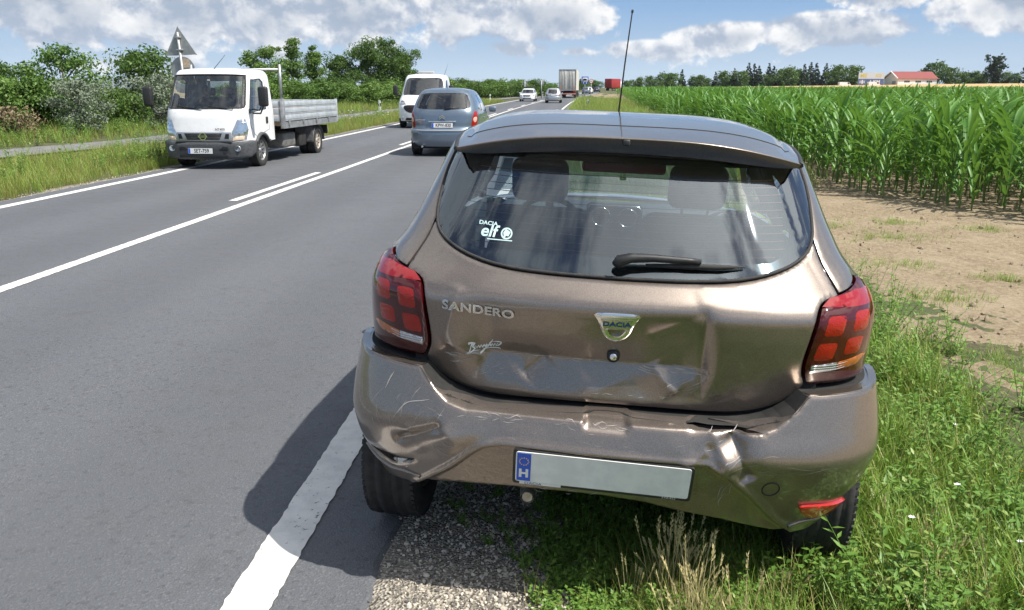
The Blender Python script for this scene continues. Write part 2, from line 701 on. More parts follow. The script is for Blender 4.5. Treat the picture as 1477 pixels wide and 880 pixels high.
def grid_mesh(name, xs, ys, zf, mat, smooth=True):
    X, Y = np.meshgrid(xs, ys)
    Z = zf(X, Y)
    V = np.stack([X, Y, Z], -1).reshape(-1, 3)
    nx, ny = len(xs), len(ys)
    i = np.arange((nx - 1) * (ny - 1))
    r, c = i // (nx - 1), i % (nx - 1)
    a = r * nx + c
    F = np.stack([a, a + 1, a + nx + 1, a + nx], -1)
    return np_mesh(name, V, F, mat, smooth)


def strip(name, x0, x1, ys, mat, dz=0.004, jit=(0, 0), follow=True):
    """ribbon along the road between two offsets"""
    V, F = [], []
    for i, y in enumerate(ys):
        c = float(curve(y)) if follow else 0.0
        z = float(grade(y)) + dz
        V += [(x0 + c + rnd.uniform(-1, 1) * jit[0], y, z), (x1 + c + rnd.uniform(-1, 1) * jit[1], y, z)]
        if i:
            F.append((2 * i - 2, 2 * i - 1, 2 * i + 1, 2 * i))
    return mesh_obj(name, V, F, mat)


def build_ground():
    xs = np.concatenate([-np.geomspace(3000, 12, 26), np.arange(-11.5, -0.8, 0.5), np.arange(-0.75, 3.0, 0.125), np.geomspace(3.2, 3000, 34)])
    ys = np.concatenate([-np.geomspace(300, 3, 12), np.arange(-2, 16, 0.25), np.geomspace(16.3, 6000, 70)])

    def z(X, Y):
        return terrain(X, Y) + np.where((X > 0.3) & (X < 3) & (Y < 16), 0.02 * np.sin(X * 5.1 + Y * 2.3) * np.sin(Y * 3.1 - X), 0)
    tag(link_mesh('ground', grid_mesh('ground', xs, ys, z, M_GRND)), kind='structure')
    # carriageway with a ragged right edge
    ysr = np.concatenate([np.arange(-40, 0, 2.0), np.arange(0, 12, 0.07), np.arange(12, 60, 1.0), np.arange(60, 620, 5.0)])
    V, F = [], []
    e = 0.0
    for i, y in enumerate(ysr):
        c, zz = float(curve(y)), float(grade(y))
        e = 0.75 * e + rnd.uniform(-1, 1) * 0.016
        V += [(-8.35 + c, y, zz), (-4.6 + c, y, zz), (-0.63 + c + e, y, zz - 0.002), (-0.57 + c + e * 1.2, y, zz - 0.03)]
        if i:
            k = 4 * i
            for j in range(3):
                F.append((k - 4 + j, k - 3 + j, k + 1 + j, k + j))
    tag(mesh_obj('road', V, F, M_ASPH), kind='structure')
    ysl = np.concatenate([np.arange(-40, 60, 1.0), np.arange(60, 600, 5.0)])
    ysn = np.concatenate([np.arange(-40, 1, 1.0), np.arange(1, 14, .03), np.arange(14, 60, 1.0), np.arange(60, 600, 5.0)])
    tag(strip('edge_line_near', -1.072, -0.915, ysn, M_LINE, 0.004, (.004, .004)), kind='structure')
    tag(strip('edge_line_far', -8.03, -7.85, ysl, M_LINE, 0.004), kind='structure')
    tag(strip('centre_line_solid', -4.72, -4.58, ysn, M_LINE, 0.004, (.005, .005)), kind='structure')
    y0 = -12.9
    k = 0
    while y0 < 330:
        L = 4.3
        s = strip('centre_line_dash', -5.01, -4.88, np.linspace(y0, y0 + L, 6), M_LINE, 0.004)
        tag(s, kind='structure')
        y0 += 12.4 if y0 < 100 else 12.4
    # gravel shoulder
    xs = np.linspace(-0.70, 0.22, 12)
    ys = np.arange(-6, 40, 0.4)

    def zs(X, Y):
        zt = terrain(X + curve(Y), Y)
        ed = np.minimum(np.clip((X + 0.70) / 0.1, 0, 1), np.clip((0.22 - X) / 0.16, 0, 1))
        return zt + 0.010 * ed - 0.012 * (1 - ed)
    me = grid_mesh('gravel_shoulder', xs, ys, zs, M_GRAV)
    for v in me.vertices:
        v.co.x += float(curve(v.co.y))
    tag(link_mesh('gravel_shoulder', me), kind='structure')
    # left gravel margin
    me = grid_mesh('gravel_margin', np.linspace(-8.75, -8.25, 5), np.arange(2, 60, 0.5), lambda X, Y: terrain(X + curve(Y), Y) + np.where((X > -8.3) | (X < -8.7), -0.02, 0.012), M_GRAV)
    for v in me.vertices:
        v.co.x += float(curve(v.co.y)) + (0.12 * math.sin(v.co.y * 1.7) if v.co.x < -8.5 else 0)
    tag(link_mesh('gravel_margin', me), kind='structure')
    # bare tractor track between verge and maize
    xs = np.arange(1.7, 15, 0.05)
    ys = np.arange(-9, 19, 0.05)
    r2 = np.random.default_rng(5)
    # value noise from summed random waves
    W = [(r2.uniform(0.4, 1.4), r2.uniform(0, 2 * PI), r2.uniform(0, 2 * PI)) for _ in range(10)]
    W2 = [(r2.uniform(5, 16), r2.uniform(0, 2 * PI), r2.uniform(0, 2 * PI)) for _ in range(26)]

    def zd(X, Y):
        n1 = sum(np.sin(k * (X * math.cos(a) + Y * math.sin(a)) + p) for k, a, p in W) / 10
        n2 = sum(np.sin(k * (X * math.cos(a) + Y * math.sin(a)) + p) for k, a, p in W2) / 8
        # lug rows pressed by tyres running along the field edge
        S = X * 0.88 + Y * 0.47
        lug = np.sin(S * 2 * PI / 0.21 + 0.8 * np.sin(Y * 9 - X * 4)) * (0.5 + 0.5 * np.sin((X * -0.47 + Y * 0.88) * 2 * PI / 0.9 + n1 * 3)) ** 2
        inn = 2.25 + 0.22 * np.sin(Y * 0.9) + 0.14 * np.sin(Y * 2.7 + 1) + 0.08 * n2
        ed = np.clip((X - inn) / 0.45, 0, 1)
        return terrain(X, Y) - 0.06 + 0.075 * ed + 0.020 * n1 + 0.006 * n2 + 0.010 * lug * ed + 0.004 * r2.standard_normal(X.shape) * ed
    tag(link_mesh('dirt_track', grid_mesh('dirt_track', xs, ys, zd, M_DIRT)), kind='structure')
    # soil under the maize
    xs = np.concatenate([np.arange(3.9, 30, 1.2), np.geomspace(31, 700, 14)])
    ys = np.concatenate([np.arange(-9, 40, 1.2), np.geomspace(41, 205, 16)])
    tag(link_mesh('field_soil', grid_mesh('field_soil', xs, ys, lambda X, Y: terrain(X, Y) + 0.004 - 0.05 * ((X < 4.1)), M_DIRT)), kind='structure')
    # ripe wheat beyond, a standing crop with its own height
    xs = np.concatenate([np.linspace(24, 120, 20), np.geomspace(128, 900, 18)])
    ys = np.linspace(212, 380, 16)
    me = grid_mesh('wheat_field', xs, ys, lambda X, Y: terrain(X, Y) + np.where((Y < 213) | (X < 25), 0.0, 0.85), M_WHEAT)
    for v in me.vertices:
        v.co.x += float(curve(v.co.y)) * 0.5
    tag(link_mesh('wheat_field', me), kind='structure')
    # cycle path on the far side of the road
    pts = [(-24, -6), (-17.5, 8), (-14.2, 18.5), (-12.9, 25), (-12.3, 40), (-11.8, 55), (-10.4, 90), (-6.5, 140), (2, 200)]
    V, F = [], []
    n = 0
    for (a, b) in zip(pts[:-1], pts[1:]):
        for j in range(8):
            q = j / 8
            x, y = a[0] + (b[0] - a[0]) * q, a[1] + (b[1] - a[1]) * q
            w = 0.95 + rnd.uniform(-0.05, 0.05)
            V += [(x - w, y, tz(x - w, y) + 0.05), (x, y, tz(x, y) + 0.06), (x + w, y, tz(x + w, y) + 0.05)]
            if n:
                F += [(3 * n - 3, 3 * n - 2, 3 * n + 1, 3 * n), (3 * n - 2, 3 * n - 1, 3 * n + 2, 3 * n + 1)]
            n += 1
    tag(mesh_obj('cycle_path', V, F, M_PATH, smooth=True), kind='structure')
    # far hills
    V, F = [], []
    xs = np.linspace(-9000, 2500, 90)
    for i, x in enumerate(xs):
        hgt = 150 + 60 * math.sin(x / 900.0) + 45 * math.sin(x / 370.0 + 1.3) + 25 * math.sin(x / 170.0)
        hgt *= .6 / (1 + math.exp((x + 2300) / 500))
        V += [(x, 8200, -20), (x, 9000, max(2, hgt)), (x, 10500, -20)]
        if i:
            F += [(3 * i - 3, 3 * i, 3 * i + 1, 3 * i - 2), (3 * i - 2, 3 * i + 1, 3 * i + 2, 3 * i - 1)]
    tag(mesh_obj('hills', V, F, noisy('hill_wood', (0.035, 0.05, 0.03), (0.06, 0.08, 0.04), 0.004, 0.95), smooth=True), kind='structure')


build_ground()
# ------------------------------------------------------------------ panels cut from curved body shells
def smooth_tab(pts, lo, hi, step=0.002, sig=0.008):
    g = np.arange(lo, hi, step)
    v = np.interp(g, [p[0] for p in pts], [p[1] for p in pts])
    k = int(4 * sig / step)
    ker = np.exp(-0.5 * (np.arange(-k, k + 1) * step / sig) ** 2)
    ker /= ker.sum()
    v = np.convolve(np.pad(v, k, mode='edge'), ker, mode='valid')
    return lambda z: np.interp(z, g, v)


class Plan:
    """half outline of a body seen from above, rear centre to front centre, by length along it"""
    def __init__(self, pts, sig=0.02):
        P = np.array(pts, dtype=float)
        # Catmull-Rom resampling
        Q = []
        n = len(P)
        for i in range(n - 1):
            p0 = P[i - 1] if i > 0 else P[1] * np.array([-1, 1])
            p1, p2 = P[i], P[i + 1]
            p3 = P[i + 2] if i + 2 < n else P[n - 2] * np.array([-1, 1])
            for t in np.linspace(0, 1, 40, endpoint=False):
                Q.append(0.5 * ((2 * p1) + (-p0 + p2) * t + (2 * p0 - 5 * p1 + 4 * p2 - p3) * t * t + (-p0 + 3 * p1 - 3 * p2 + p3) * t ** 3))
        Q.append(P[-1])
        Q = np.array(Q)
        self.Q = Q
        self.u = np.concatenate([[0], np.cumsum(np.hypot(*np.diff(Q, axis=0).T))])
        k = int(np.argmax(Q[:, 0]))
        self.kx = k

    def x(self, u):
        return np.sign(u) * np.interp(np.abs(u), self.u, self.Q[:, 0])

    def y(self, u):
        return np.interp(np.abs(u), self.u, self.Q[:, 1])

    def ux(self, x):            # length for a half width, rear part
        return np.sign(x) * np.interp(np.abs(x), self.Q[:self.kx, 0], self.u[:self.kx])

    def uy(self, y):            # length for a distance from the rear
        return np.interp(y, self.Q[:, 1], self.u)


def resample(poly, step):
    out = []
    n = len(poly)
    for i in range(n):
        a, b = np.array(poly[i], float), np.array(poly[(i + 1) % n], float)
        k = max(1, int(math.ceil(np.hypot(*(b - a)) / step)))
        for j in range(k):
            out.append(a + (b - a) * j / k)
    return np.array(out)


def inside(P, poly):
    x, y = P[:, 0], P[:, 1]
    r = np.zeros(len(P), bool)
    n = len(poly)
    j = n - 1
    for i in range(n):
        xi, yi = poly[i]
        xj, yj = poly[j]
        c = ((yi > y) != (yj > y))
        with np.errstate(divide='ignore', invalid='ignore'):
            r ^= c & (x < (xj - xi) * (y - yi) / (yj - yi + 1e-30) + xi)
        j = i
    return r


def seg_dist(P, poly, closed=True):
    d = np.full(len(P), 1e9)
    n = len(poly)
    for i in range(n if closed else n - 1):
        a, b = np.array(poly[i]), np.array(poly[(i + 1) % n])
        ab = b - a
        L = ab @ ab + 1e-18
        t = np.clip(((P - a) @ ab) / L, 0, 1)
        d = np.minimum(d, np.hypot(*(P - a - t[:, None] * ab).T))
    return d


def catmull(pts, step=0.01, closed=False):
    P = [np.array(p, float) for p in pts]
    n = len(P)
    out = []
    rng = range(n) if closed else range(n - 1)
    for i in rng:
        p0 = P[(i - 1) % n] if (closed or i > 0) else 2 * P[0] - P[1]
        p1, p2 = P[i], P[(i + 1) % n]
        p3 = P[(i + 2) % n] if (closed or i + 2 < n) else 2 * P[-1] - P[-2]
        k = max(2, int(np.hypot(*(p2 - p1)[:2]) / step))
        for t in np.linspace(0, 1, k, endpoint=False):
            out.append(0.5 * ((2 * p1) + (-p0 + p2) * t + (2 * p0 - 5 * p1 + 4 * p2 - p3) * t * t + (-p0 + 3 * p1 - 3 * p2 + p3) * t ** 3))
    if not closed:
        out.append(P[-1])
    return [tuple(q) for q in out]


def surf_normal(S, a, b, e=0.002):
    P1, P0 = S(a + e, b), S(a - e, b)
    Q1, Q0 = S(a, b + e), S(a, b - e)
    n = np.cross(P1 - P0, Q1 - Q0)
    return n / (np.linalg.norm(n, axis=-1, keepdims=True) + 1e-12)


def panel(name, outline, S, res, mat, parent, off=0.0, edge=0.003, skirt=0.012, holes=(), extra=None, smooth=True, inset=0.0):
    """sheet of a body shell S(a,b) inside an outline in its own coordinates, with a rolled edge and a flange"""
    ol = resample(outline, res)
    loops = [ol] + [resample(hh, res) for hh in holes]
    lo, hi = ol.min(0), ol.max(0)
    gx = np.arange(lo[0], hi[0], res)
    gy = np.arange(lo[1], hi[1], res * 0.87)
    G = []
    for j, yy in enumerate(gy):
        G.append(np.stack([gx + (res / 2 if j % 2 else 0), np.full(len(gx), yy)], -1))
    G = np.concatenate(G)
    G = G[inside(G, outline)]
    for hh in holes:
        G = G[~inside(G, hh)]
    if extra is not None:
        ex = np.array(extra)
        ex = ex[inside(ex, outline)]
        G = np.concatenate([G, ex]) if len(G) else ex
    dd = np.full(len(G), 1e9)
    for lp in [outline] + list(holes):
        dd = np.minimum(dd, seg_dist(G, lp))
    G = G[dd > res * 0.45]
    pts, edges, b = [], [], 0
    for lp in loops:
        n = len(lp)
        pts += [tuple(p) for p in lp]
        edges += [(b + i, b + (i + 1) % n) for i in range(n)]
        b += n
    nb = b
    pts += [tuple(p) for p in G]
    vs, es, fs, ov, oe, of = delaunay_2d_cdt([Vector(p) for p in pts], edges, [], 0, 1e-7)
    VP = np.array([tuple(v) for v in vs])
    F = np.array([f for f in fs if len(f) == 3])
    cen = VP[F].mean(1)
    ok = inside(cen, ol)
    for hh in loops[1:]:
        ok &= ~inside(cen, hh)
    F = F[ok]
    # orient so that normals agree with the shell
    A = VP[F]
    cr = (A[:, 1, 0] - A[:, 0, 0]) * (A[:, 2, 1] - A[:, 0, 1]) - (A[:, 1, 1] - A[:, 0, 1]) * (A[:, 2, 0] - A[:, 0, 0])
    F[cr < 0] = F[cr < 0][:, ::-1]
    P3 = S(VP[:, 0], VP[:, 1])
    N3 = surf_normal(S, VP[:, 0], VP[:, 1])
    bd = np.full(len(VP), 1e9)
    for lp in loops:
        bd = np.minimum(bd, seg_dist(VP, lp))
    drop = np.where(bd < 1e-6, edge, 0.0)
    P3 = P3 + N3 * (off - drop)[:, None]
    # flange along every free edge
    from collections import Counter
    cnt = Counter()
    for f in F:
        for i in range(3):
            cnt[(f[i], f[(i + 1) % 3])] += 1
    free = [e for e in cnt if (e[1], e[0]) not in cnt]
    V = [tuple(p) for p in P3]
    FF = [tuple(int(i) for i in f) for f in F]
    if skirt:
        base = len(V)
        mp = {}
        for e in free:
            for i in e:
                if i not in mp:
                    mp[i] = (len(V), len(V) + 1)
                    V.append(tuple(P3[i]))
                    V.append(tuple(P3[i] - N3[i] * skirt))
        for (a, c) in free:
            FF.append((mp[a][0], mp[a][1], mp[c][1], mp[c][0]))
    me = bpy.data.meshes.new(name)
    me.from_pydata(V, [], FF)
    if smooth:
        me.polygons.foreach_set('use_smooth', [True] * len(me.polygons))
    me.materials.append(mat)
    me.update()
    return link_mesh(name, me, parent)


def ribbon(mb, pts, S, width, off=0.0012):
    """thin mark lying on a shell; width tapers to the ends"""
    P = np.array(catmull(pts, 0.008)) if len(pts) > 2 else np.array(resample(list(pts) + [pts[0]], 0.01)[:max(2, int(np.hypot(pts[0][0] - pts[1][0], pts[0][1] - pts[1][1]) / 0.01) + 1)])
    n = len(P)
    if n < 2:
        return
    d = np.gradient(P, axis=0)
    d /= np.linalg.norm(d, axis=1, keepdims=True) + 1e-9
    nn = np.stack([-d[:, 1], d[:, 0]], -1)
    t = np.linspace(0, 1, n)
    w = width * (0.25 + 0.75 * np.sin(PI * np.clip(t, 0.02, 0.98))) * (0.7 + 0.6 * NR.random(n))
    A, B = P + nn * w[:, None] / 2, P - nn * w[:, None] / 2
    V = []
    for Q in (A, B):
        V.append(S(Q[:, 0], Q[:, 1]) + surf_normal(S, Q[:, 0], Q[:, 1]) * off)
    V = np.concatenate(V)
    mb.add(V, [(i, i + 1, n + i + 1, n + i) for i in range(n - 1)])


def decal(name, me, S, a0, b0, mat, parent, off=0.001, thick=1.0, rot=0.0):
    """lays lettering drawn in XY onto a shell; its depth stands off along the normal"""
    co = np.zeros(len(me.vertices) * 3)
    me.vertices.foreach_get('co', co)
    co = co.reshape(-1, 3)
    c, s = math.cos(rot), math.sin(rot)
    a = a0 + co[:, 0] * c - co[:, 1] * s
    b = b0 + co[:, 0] * s + co[:, 1] * c
    P = S(a, b) + surf_normal(S, a, b) * (off + (co[:, 2] - co[:, 2].min()) * thick)[:, None]
    me.vertices.foreach_set('co', P.ravel())
    me.materials.clear()
    me.materials.append(mat)
    me.update()
    return link_mesh(name, me, parent)


# ------------------------------------------------------------------ shared vehicle materials
def car_paint(name, c1, c2, metal=0.6, rough=0.34, dust=0.12, dust_col=(0.30, 0.27, 0.22)):
    if name in MATS:
        return MATS[name]
    m, t, b, o = nmat(name)
    fl = t.n('ShaderNodeTexVoronoi')
    t.link(o, fl.inputs['Vector'])
    fl.inputs['Scale'].default_value = 620
    cs = t.n('ShaderNodeSeparateColor')
    t.link(fl.outputs['Color'], cs.inputs[0])
    c = t.mix(cs.outputs[0], (*c1, 1), (*c2, 1))
    g = t.noise(o, 7.0, 7.0, 0.65)
    sp = t.n('ShaderNodeSeparateXYZ')
    t.link(o, sp.inputs[0])
    d = t.m('MULTIPLY', t.ss(g, 0.42, 0.75), dust)
    c = t.mix(d, c, (*dust_col, 1))
    t.link(c, b.inputs['Base Color'])
    b.inputs['Metallic'].default_value = metal
    t.link(t.ss(d, 0.0, 0.3, rough, rough + 0.25), b.inputs['Roughness'])
    b.inputs['Coat Weight'].default_value = 0.9
    t.link(t.ss(g, 0.4, 0.8, 0.015, 0.08), b.inputs['Coat Roughness'])
    return m


M_BLACK = noisy('black_plastic', (0.016, 0.016, 0.017), (0.028, 0.028, 0.029), 40, 0.5, bmp=0.15, bdist=0.001)
M_GLOSSBLACK = pmat('gloss_black', (0.008, 0.009, 0.011), 0.08, coat=0.5)
M_RUBBER = noisy('rubber', (0.016, 0.016, 0.017), (0.04, 0.038, 0.035), 30, 0.8, bmp=0.3, bdist=0.002)
M_CHROME = pmat('chrome', (0.78, 0.78, 0.78), 0.12, 1.0)
M_ALU = noisy('aluminium', (0.45, 0.46, 0.47), (0.60, 0.61, 0.62), 14, 0.38, 0.85)
M_STEEL = noisy('wheel_steel', (0.28, 0.28, 0.285), (0.42, 0.42, 0.42), 14, 0.4, 0.7)
M_WHITE = noisy('white_plate', (0.78, 0.78, 0.76), (0.70, 0.70, 0.69), 20, 0.45)
M_EUBLUE = pmat('eu_blue', (0.02, 0.10, 0.55), 0.4)
M_GOLD = pmat('star_gold', (0.80, 0.55, 0.08), 0.5)
M_INK = pmat('black_ink', (0.012, 0.012, 0.014), 0.45)
M_BLUEINK = pmat('blue_ink', (0.02, 0.07, 0.25), 0.35)
M_DARK = noisy('underbody', (0.012, 0.012, 0.012), (0.03, 0.028, 0.025), 8, 0.9)
M_CLOTH = noisy('dark_cloth', (0.022, 0.024, 0.028), (0.038, 0.04, 0.045), 90, 0.9)
M_TRIM = noisy('grey_trim', (0.085, 0.095, 0.105), (0.12, 0.13, 0.14), 60, 0.7)
M_LINING = noisy('pale_lining', (0.30, 0.30, 0.29), (0.36, 0.36, 0.35), 60, 0.9)
M_REDL = pmat('red_lens', (0.31, 0.012, 0.005), 0.16, coat=0.5, spec=0.3)
for _m in (M_REDL,):
    _t = _m.node_tree
    _v = _t.nodes.new('ShaderNodeTexVoronoi')
    _v.inputs['Scale'].default_value = 140
    _c = _t.nodes.new('ShaderNodeTexCoord')
    _b = _t.nodes.new('ShaderNodeBump')
    _b.inputs['Distance'].default_value = 0.002
    _b.inputs['Strength'].default_value = 0.5
    _t.links.new(_c.outputs['Object'], _v.inputs['Vector'])
    _t.links.new(_v.outputs['Distance'], _b.inputs['Height'])
    _t.links.new(_b.outputs[0], _t.nodes['Principled BSDF'].inputs['Normal'])
M_REDDK = pmat('dark_red_lens', (0.06, 0.003, 0.004), 0.08, coat=0.6, spec=0.4)
M_REDBAND = pmat('pale_red_lens', (0.27, 0.008, 0.010), 0.10, coat=0.7, spec=0.4)
M_AMBER = pmat('amber_lens', (0.42, 0.11, 0.015), 0.12, coat=1.0)
M_CLEAR = pmat('clear_lens', (0.55, 0.55, 0.55), 0.10, 0.75, coat=1.0)
M_GLASS = glass_mat('window_glass')
M_GLASSD = glass_mat('dark_window_glass', (0.20, 0.24, 0.26), 0.03)
M_SCRATCH = pmat('scratch_white', (0.40, 0.37, 0.34), 0.7)


def lift_plane(o, ex, ez):
    o, ex, ez = np.array(o, float), np.array(ex, float), np.array(ez, float)

    def S(a, b):
        a, b = np.asarray(a, float), np.asarray(b, float)
        return o + a[..., None] * ex + b[..., None] * ez
    return S


def rrect(cx, cy, w, h, r, n=4, skew=0.0):
    out = []
    for (sx, sy, a0) in ((1, 1, 0), (-1, 1, 90), (-1, -1, 180), (1, -1, 270)):
        for k in range(n + 1):
            a = math.radians(a0 + 90 * k / n)
            px, py = sx * (w / 2 - r) + r * math.cos(a), sy * (h / 2 - r) + r * math.sin(a)
            out.append((cx + px + skew * py, cy + py))
    return out


# ------------------------------------------------------------------ wheel shared by the cars
def wheel_parts(parent, c, r, w, rim_r, side, spokes=5, rim_mat=None, seg=36, name='wheel'):
    """wheel at c turning on the x axis: tyre and rim under one wheel"""
    hub = empty(name, c, parent=parent)
    t = MB()
    h = w / 2
    prof = [(rim_r, -h * 0.8), (rim_r + 0.012, -h * 0.98), (r * 0.86, -h), (r * 0.955, -h * 0.93)]
    # grooves round the tread
    tr = []
    for k, a in enumerate(np.linspace(-0.80, 0.80, 17)):
        g = 0.010 if k in (3, 7, 9, 13) else 0.0
        tr.append((r * (1.0 - 0.012 * a * a) - g, h * a))
    prof += tr + [(r * 0.955, h * 0.93), (r * 0.86, h), (rim_r + 0.012, h * 0.98), (rim_r, h * 0.8)]
    t.lathe(prof, 'x', seg)
    # tread sipes as small raised blocks on both shoulders
    for k in range(seg * 2):
        a = 2 * PI * k / (seg * 2)
        M = Matrix.Rotation(a, 4, 'X')
        for s in (-1, 1):
            t.cbox((s * h * 0.87, 0, r * 0.970), (h * 0.14, r * 0.055, 0.010), M)
    ty = t.build('tyre', M_RUBBER, hub)
    rm = rim_mat or M_STEEL
    k = MB()
    o = side * h
    k.lathe([(rim_r, -o * 0.85), (rim_r * 0.93, -o * 0.6), (rim_r * 0.9, o * 0.3), (rim_r * 0.95, o * 0.78), (rim_r * 1.0, o * 0.84)], 'x', seg)
    k.lathe([(0.001, o * 0.62), (rim_r * 0.22, o * 0.62), (rim_r * 0.25, o * 0.45), (rim_r * 0.26, o * 0.2)], 'x', 16)
    for i in range(spokes):
        M = Matrix.Rotation(2 * PI * i / spokes, 4, 'X')
        ww = rim_r * (0.30 if spokes < 8 else 0.16)
        k.add([M @ Vector(p) for p in ((o * 0.5, -ww / 2, rim_r * 0.15), (o * 0.5, ww / 2, rim_r * 0.15), (o * 0.66, ww * 0.42, rim_r * 0.92), (o * 0.66, -ww * 0.42, rim_r * 0.92),
                                       (o * 0.3, -ww / 2, rim_r * 0.15), (o * 0.3, ww / 2, rim_r * 0.15), (o * 0.4, ww * 0.42, rim_r * 0.92), (o * 0.4, -ww * 0.42, rim_r * 0.92))],
              [(0, 1, 2, 3), (4, 7, 6, 5), (0, 3, 7, 4), (1, 5, 6, 2)])
    k.build('rim', rm, hub)
    d = MB()
    d.lathe([(0.001, o * 0.1), (rim_r * 0.88, o * 0.1)], 'x', 24)
    d.build('brake_disc', M_DARK, hub)
    return hub


def plate_parts(parent, M, text, w=0.52, h=0.112, surround=True):
    """number plate in the XY plane of M with the blue band on its left"""
    p = MB()
    p.prism(rrect(0, 0, w, h, 0.008), -0.003, 0.0, 'z', M)
    pl = p.build('number_plate', M_WHITE, parent)
    b = MB()
    b.prism([(-w / 2 + 0.004, -h / 2 + 0.004), (-w / 2 + 0.046, -h / 2 + 0.004), (-w / 2 + 0.046, h / 2 - 0.004), (-w / 2 + 0.004, h / 2 - 0.004)], 0.0005, 0.0012, 'z', M)
    b.build('blue_band', M_EUBLUE, pl)
    if text:
        me = text_mesh(text, h * 0.98, bold=0.0016, sx=0.86)
        me.transform(M @ Matrix.Translation((0.024, -0.002, 0.0015)))
        me.materials.clear()
        me.materials.append(M_INK)
        link_mesh('lettering', me, pl)
    return pl
# ------------------------------------------------------------------ the damaged brown hatchback
M_BROWN = car_paint('brown_metallic', (0.20, 0.165, 0.138), (0.295, 0.248, 0.212), 0.75, 0.30, 0.07, (0.30, 0.27, 0.23))


def build_hero():
    car = empty('hatchback_car', (0.114, 2.222, 0.0), (-0.011, 0.039, -0.058),
                'brown hatchback with dented tailgate and buckled rear bumper parked on the verge', 'car')
    PL = Plan([(0, 0), (.2, .006), (.4, .027), (.52, .052), (.62, .085), (.71, .14), (.775, .215), (.81, .31), (.832, .45), (.842, .65), (.85, .95), (.858, 1.4),
               (.8665, 2.0), (.862, 2.8), (.84, 3.3), (.79, 3.66), (.68, 3.89), (.45, 4.01), (.2, 4.05), (0, 4.057)])
    wz = smooth_tab([(0, .94), (.2, .955), (.35, .985), (.6, 1.0), (.9, 1.0), (.98, .995), (1.037, .965), (1.12, .887), (1.22, .832), (1.31, .79), (1.40, .748), (1.44, .715), (1.48, .65)], 0, 1.7, sig=.014)
    yr = smooth_tab([(0, .12), (.66, .15), (.72, .132), (.80, .112), (.90, .089), (.965, .078), (1.0, .094), (1.03, .122), (1.06, .152), (1.08, .170), (1.41, .425), (1.47, .472), (1.6, .58)], 0, 1.7, sig=.010)
    wb = smooth_tab([(.2, .90), (.28, .95), (.36, .995), (.45, 1.045), (.55, 1.062), (.65, 1.058), (.78, 1.035)], 0, 1.2, sig=.02)
    yb = smooth_tab([(.2, .135), (.25, .112), (.28, .100), (.32, .086), (.36, .070), (.42, .046), (.48, .022), (.53, .002), (.56, -.008), (.60, .002), (.645, .018), (.70, .034), (.80, .062)], 0, 1.2, sig=.010)

    def sstep(v, a, b):
        t = np.clip((v - a) / (b - a), 0, 1)
        return t * t * (3 - 2 * t)

    def gau(v, c, s):
        return np.exp(-0.5 * ((v - c) / s) ** 2)

    def ridge(x, z, p, q, w, a):
        """crease along a segment"""
        px, pz = p
        dx, dz = q[0] - px, q[1] - pz
        L2 = dx * dx + dz * dz
        t = np.clip(((x - px) * dx + (z - pz) * dz) / L2, -0.1, 1.1)
        d = np.hypot(x - px - t * dx, z - pz - t * dz)
        return a * np.exp(-d / w) * sstep(1.1 - np.abs(t - .5) * 2, 0, 0.3)

    def crum(x, z, f, s):
        T = lambda a: 2 * np.abs(np.mod(a / PI, 2) - 1) - 1
        return T(x * f + 1.1 * T(z * f * 1.5 + s)) * .6 + .6 * T(z * f * 1.2 - x * f * .7 + s) + .4 * T(x * f * 1.9 + z * f * 1.3 + s * 2)

    def dent_h(x, z):
        """inward (forward) push of the tailgate"""
        tri = np.where(z < .80, np.clip((z - .685) / .115, 0, 1), np.clip((.985 - z) / .185, 0, 1))
        win = sstep(x, -.50, -.36) * (1 - sstep(x, .20, .325))
        d = .054 * tri * win
        d += .010 * crum(x, z, 10, .7) * win * gau(z, .745, .045)
        d += .0015 * crum(x, z, 30, 2.1) * win * gau(z, .74, .05)
        d += ridge(x, z, (.262, 1.0), (.275, .70), .016, .010)
        d += ridge(x, z, (.10, .90), (.262, .985), .03, .006)
        d += ridge(x, z, (.12, .80), (.20, .715), .022, -.014)
        d += ridge(x, z, (-.20, .80), (-.27, .73), .02, .012)
        d += ridge(x, z, (-.475, 1.01), (-.52, .83), .022, -.008)
        d += ridge(x, z, (-.52, .83), (-.40, .78), .015, -.008)
        d += .006 * gau(x, -.42, .06) * gau(z, .93, .05)
        d += .009 * gau(x, .16, .08) * gau(z, .885, .05)
        return d

    def dent_b(x, z):
        win = sstep(x, -.52, -.30) * (1 - sstep(x, .30, .42))
        d = .030 * win * gau(z, .62, .11)
        d += .003 * crum(x, z, 13, .3) * win * gau(z, .60, .06)
        # the buckle right of centre
        d += ridge(x, z, (.30, .66), (.36, .52), .03, -.018)
        d += ridge(x, z, (.36, .64), (.43, .50), .022, .030)
        d += ridge(x, z, (.225, .53), (.30, .585), .014, -.010)
        d += ridge(x, z, (.24, .655), (.40, .65), .012, .026)
        d += .011 * crum(x, z, 22, 1.9) * gau(x, .35, .07) * gau(z, .59, .06)
        # the crease on the left corner
        d += ridge(x, z, (-.66, .50), (-.50, .585), .016, .022)
        d += ridge(x, z, (-.50, .585), (-.44, .53), .02, -.010)
        d += ridge(x, z, (-.62, .57), (-.57, .48), .02, -.008)
        d += .016 * gau(x, -.60, .07) * gau(z, .52, .05)
        d += .002 * crum(x, z, 20, .9) * gau(x, -.57, .1) * gau(z, .55, .08)
        # overrider notch in the middle of the lip
        d += .030 * (sstep(x, -.078, -.058) - sstep(x, .048, .072)) * sstep(z, .612, .645)
        return d

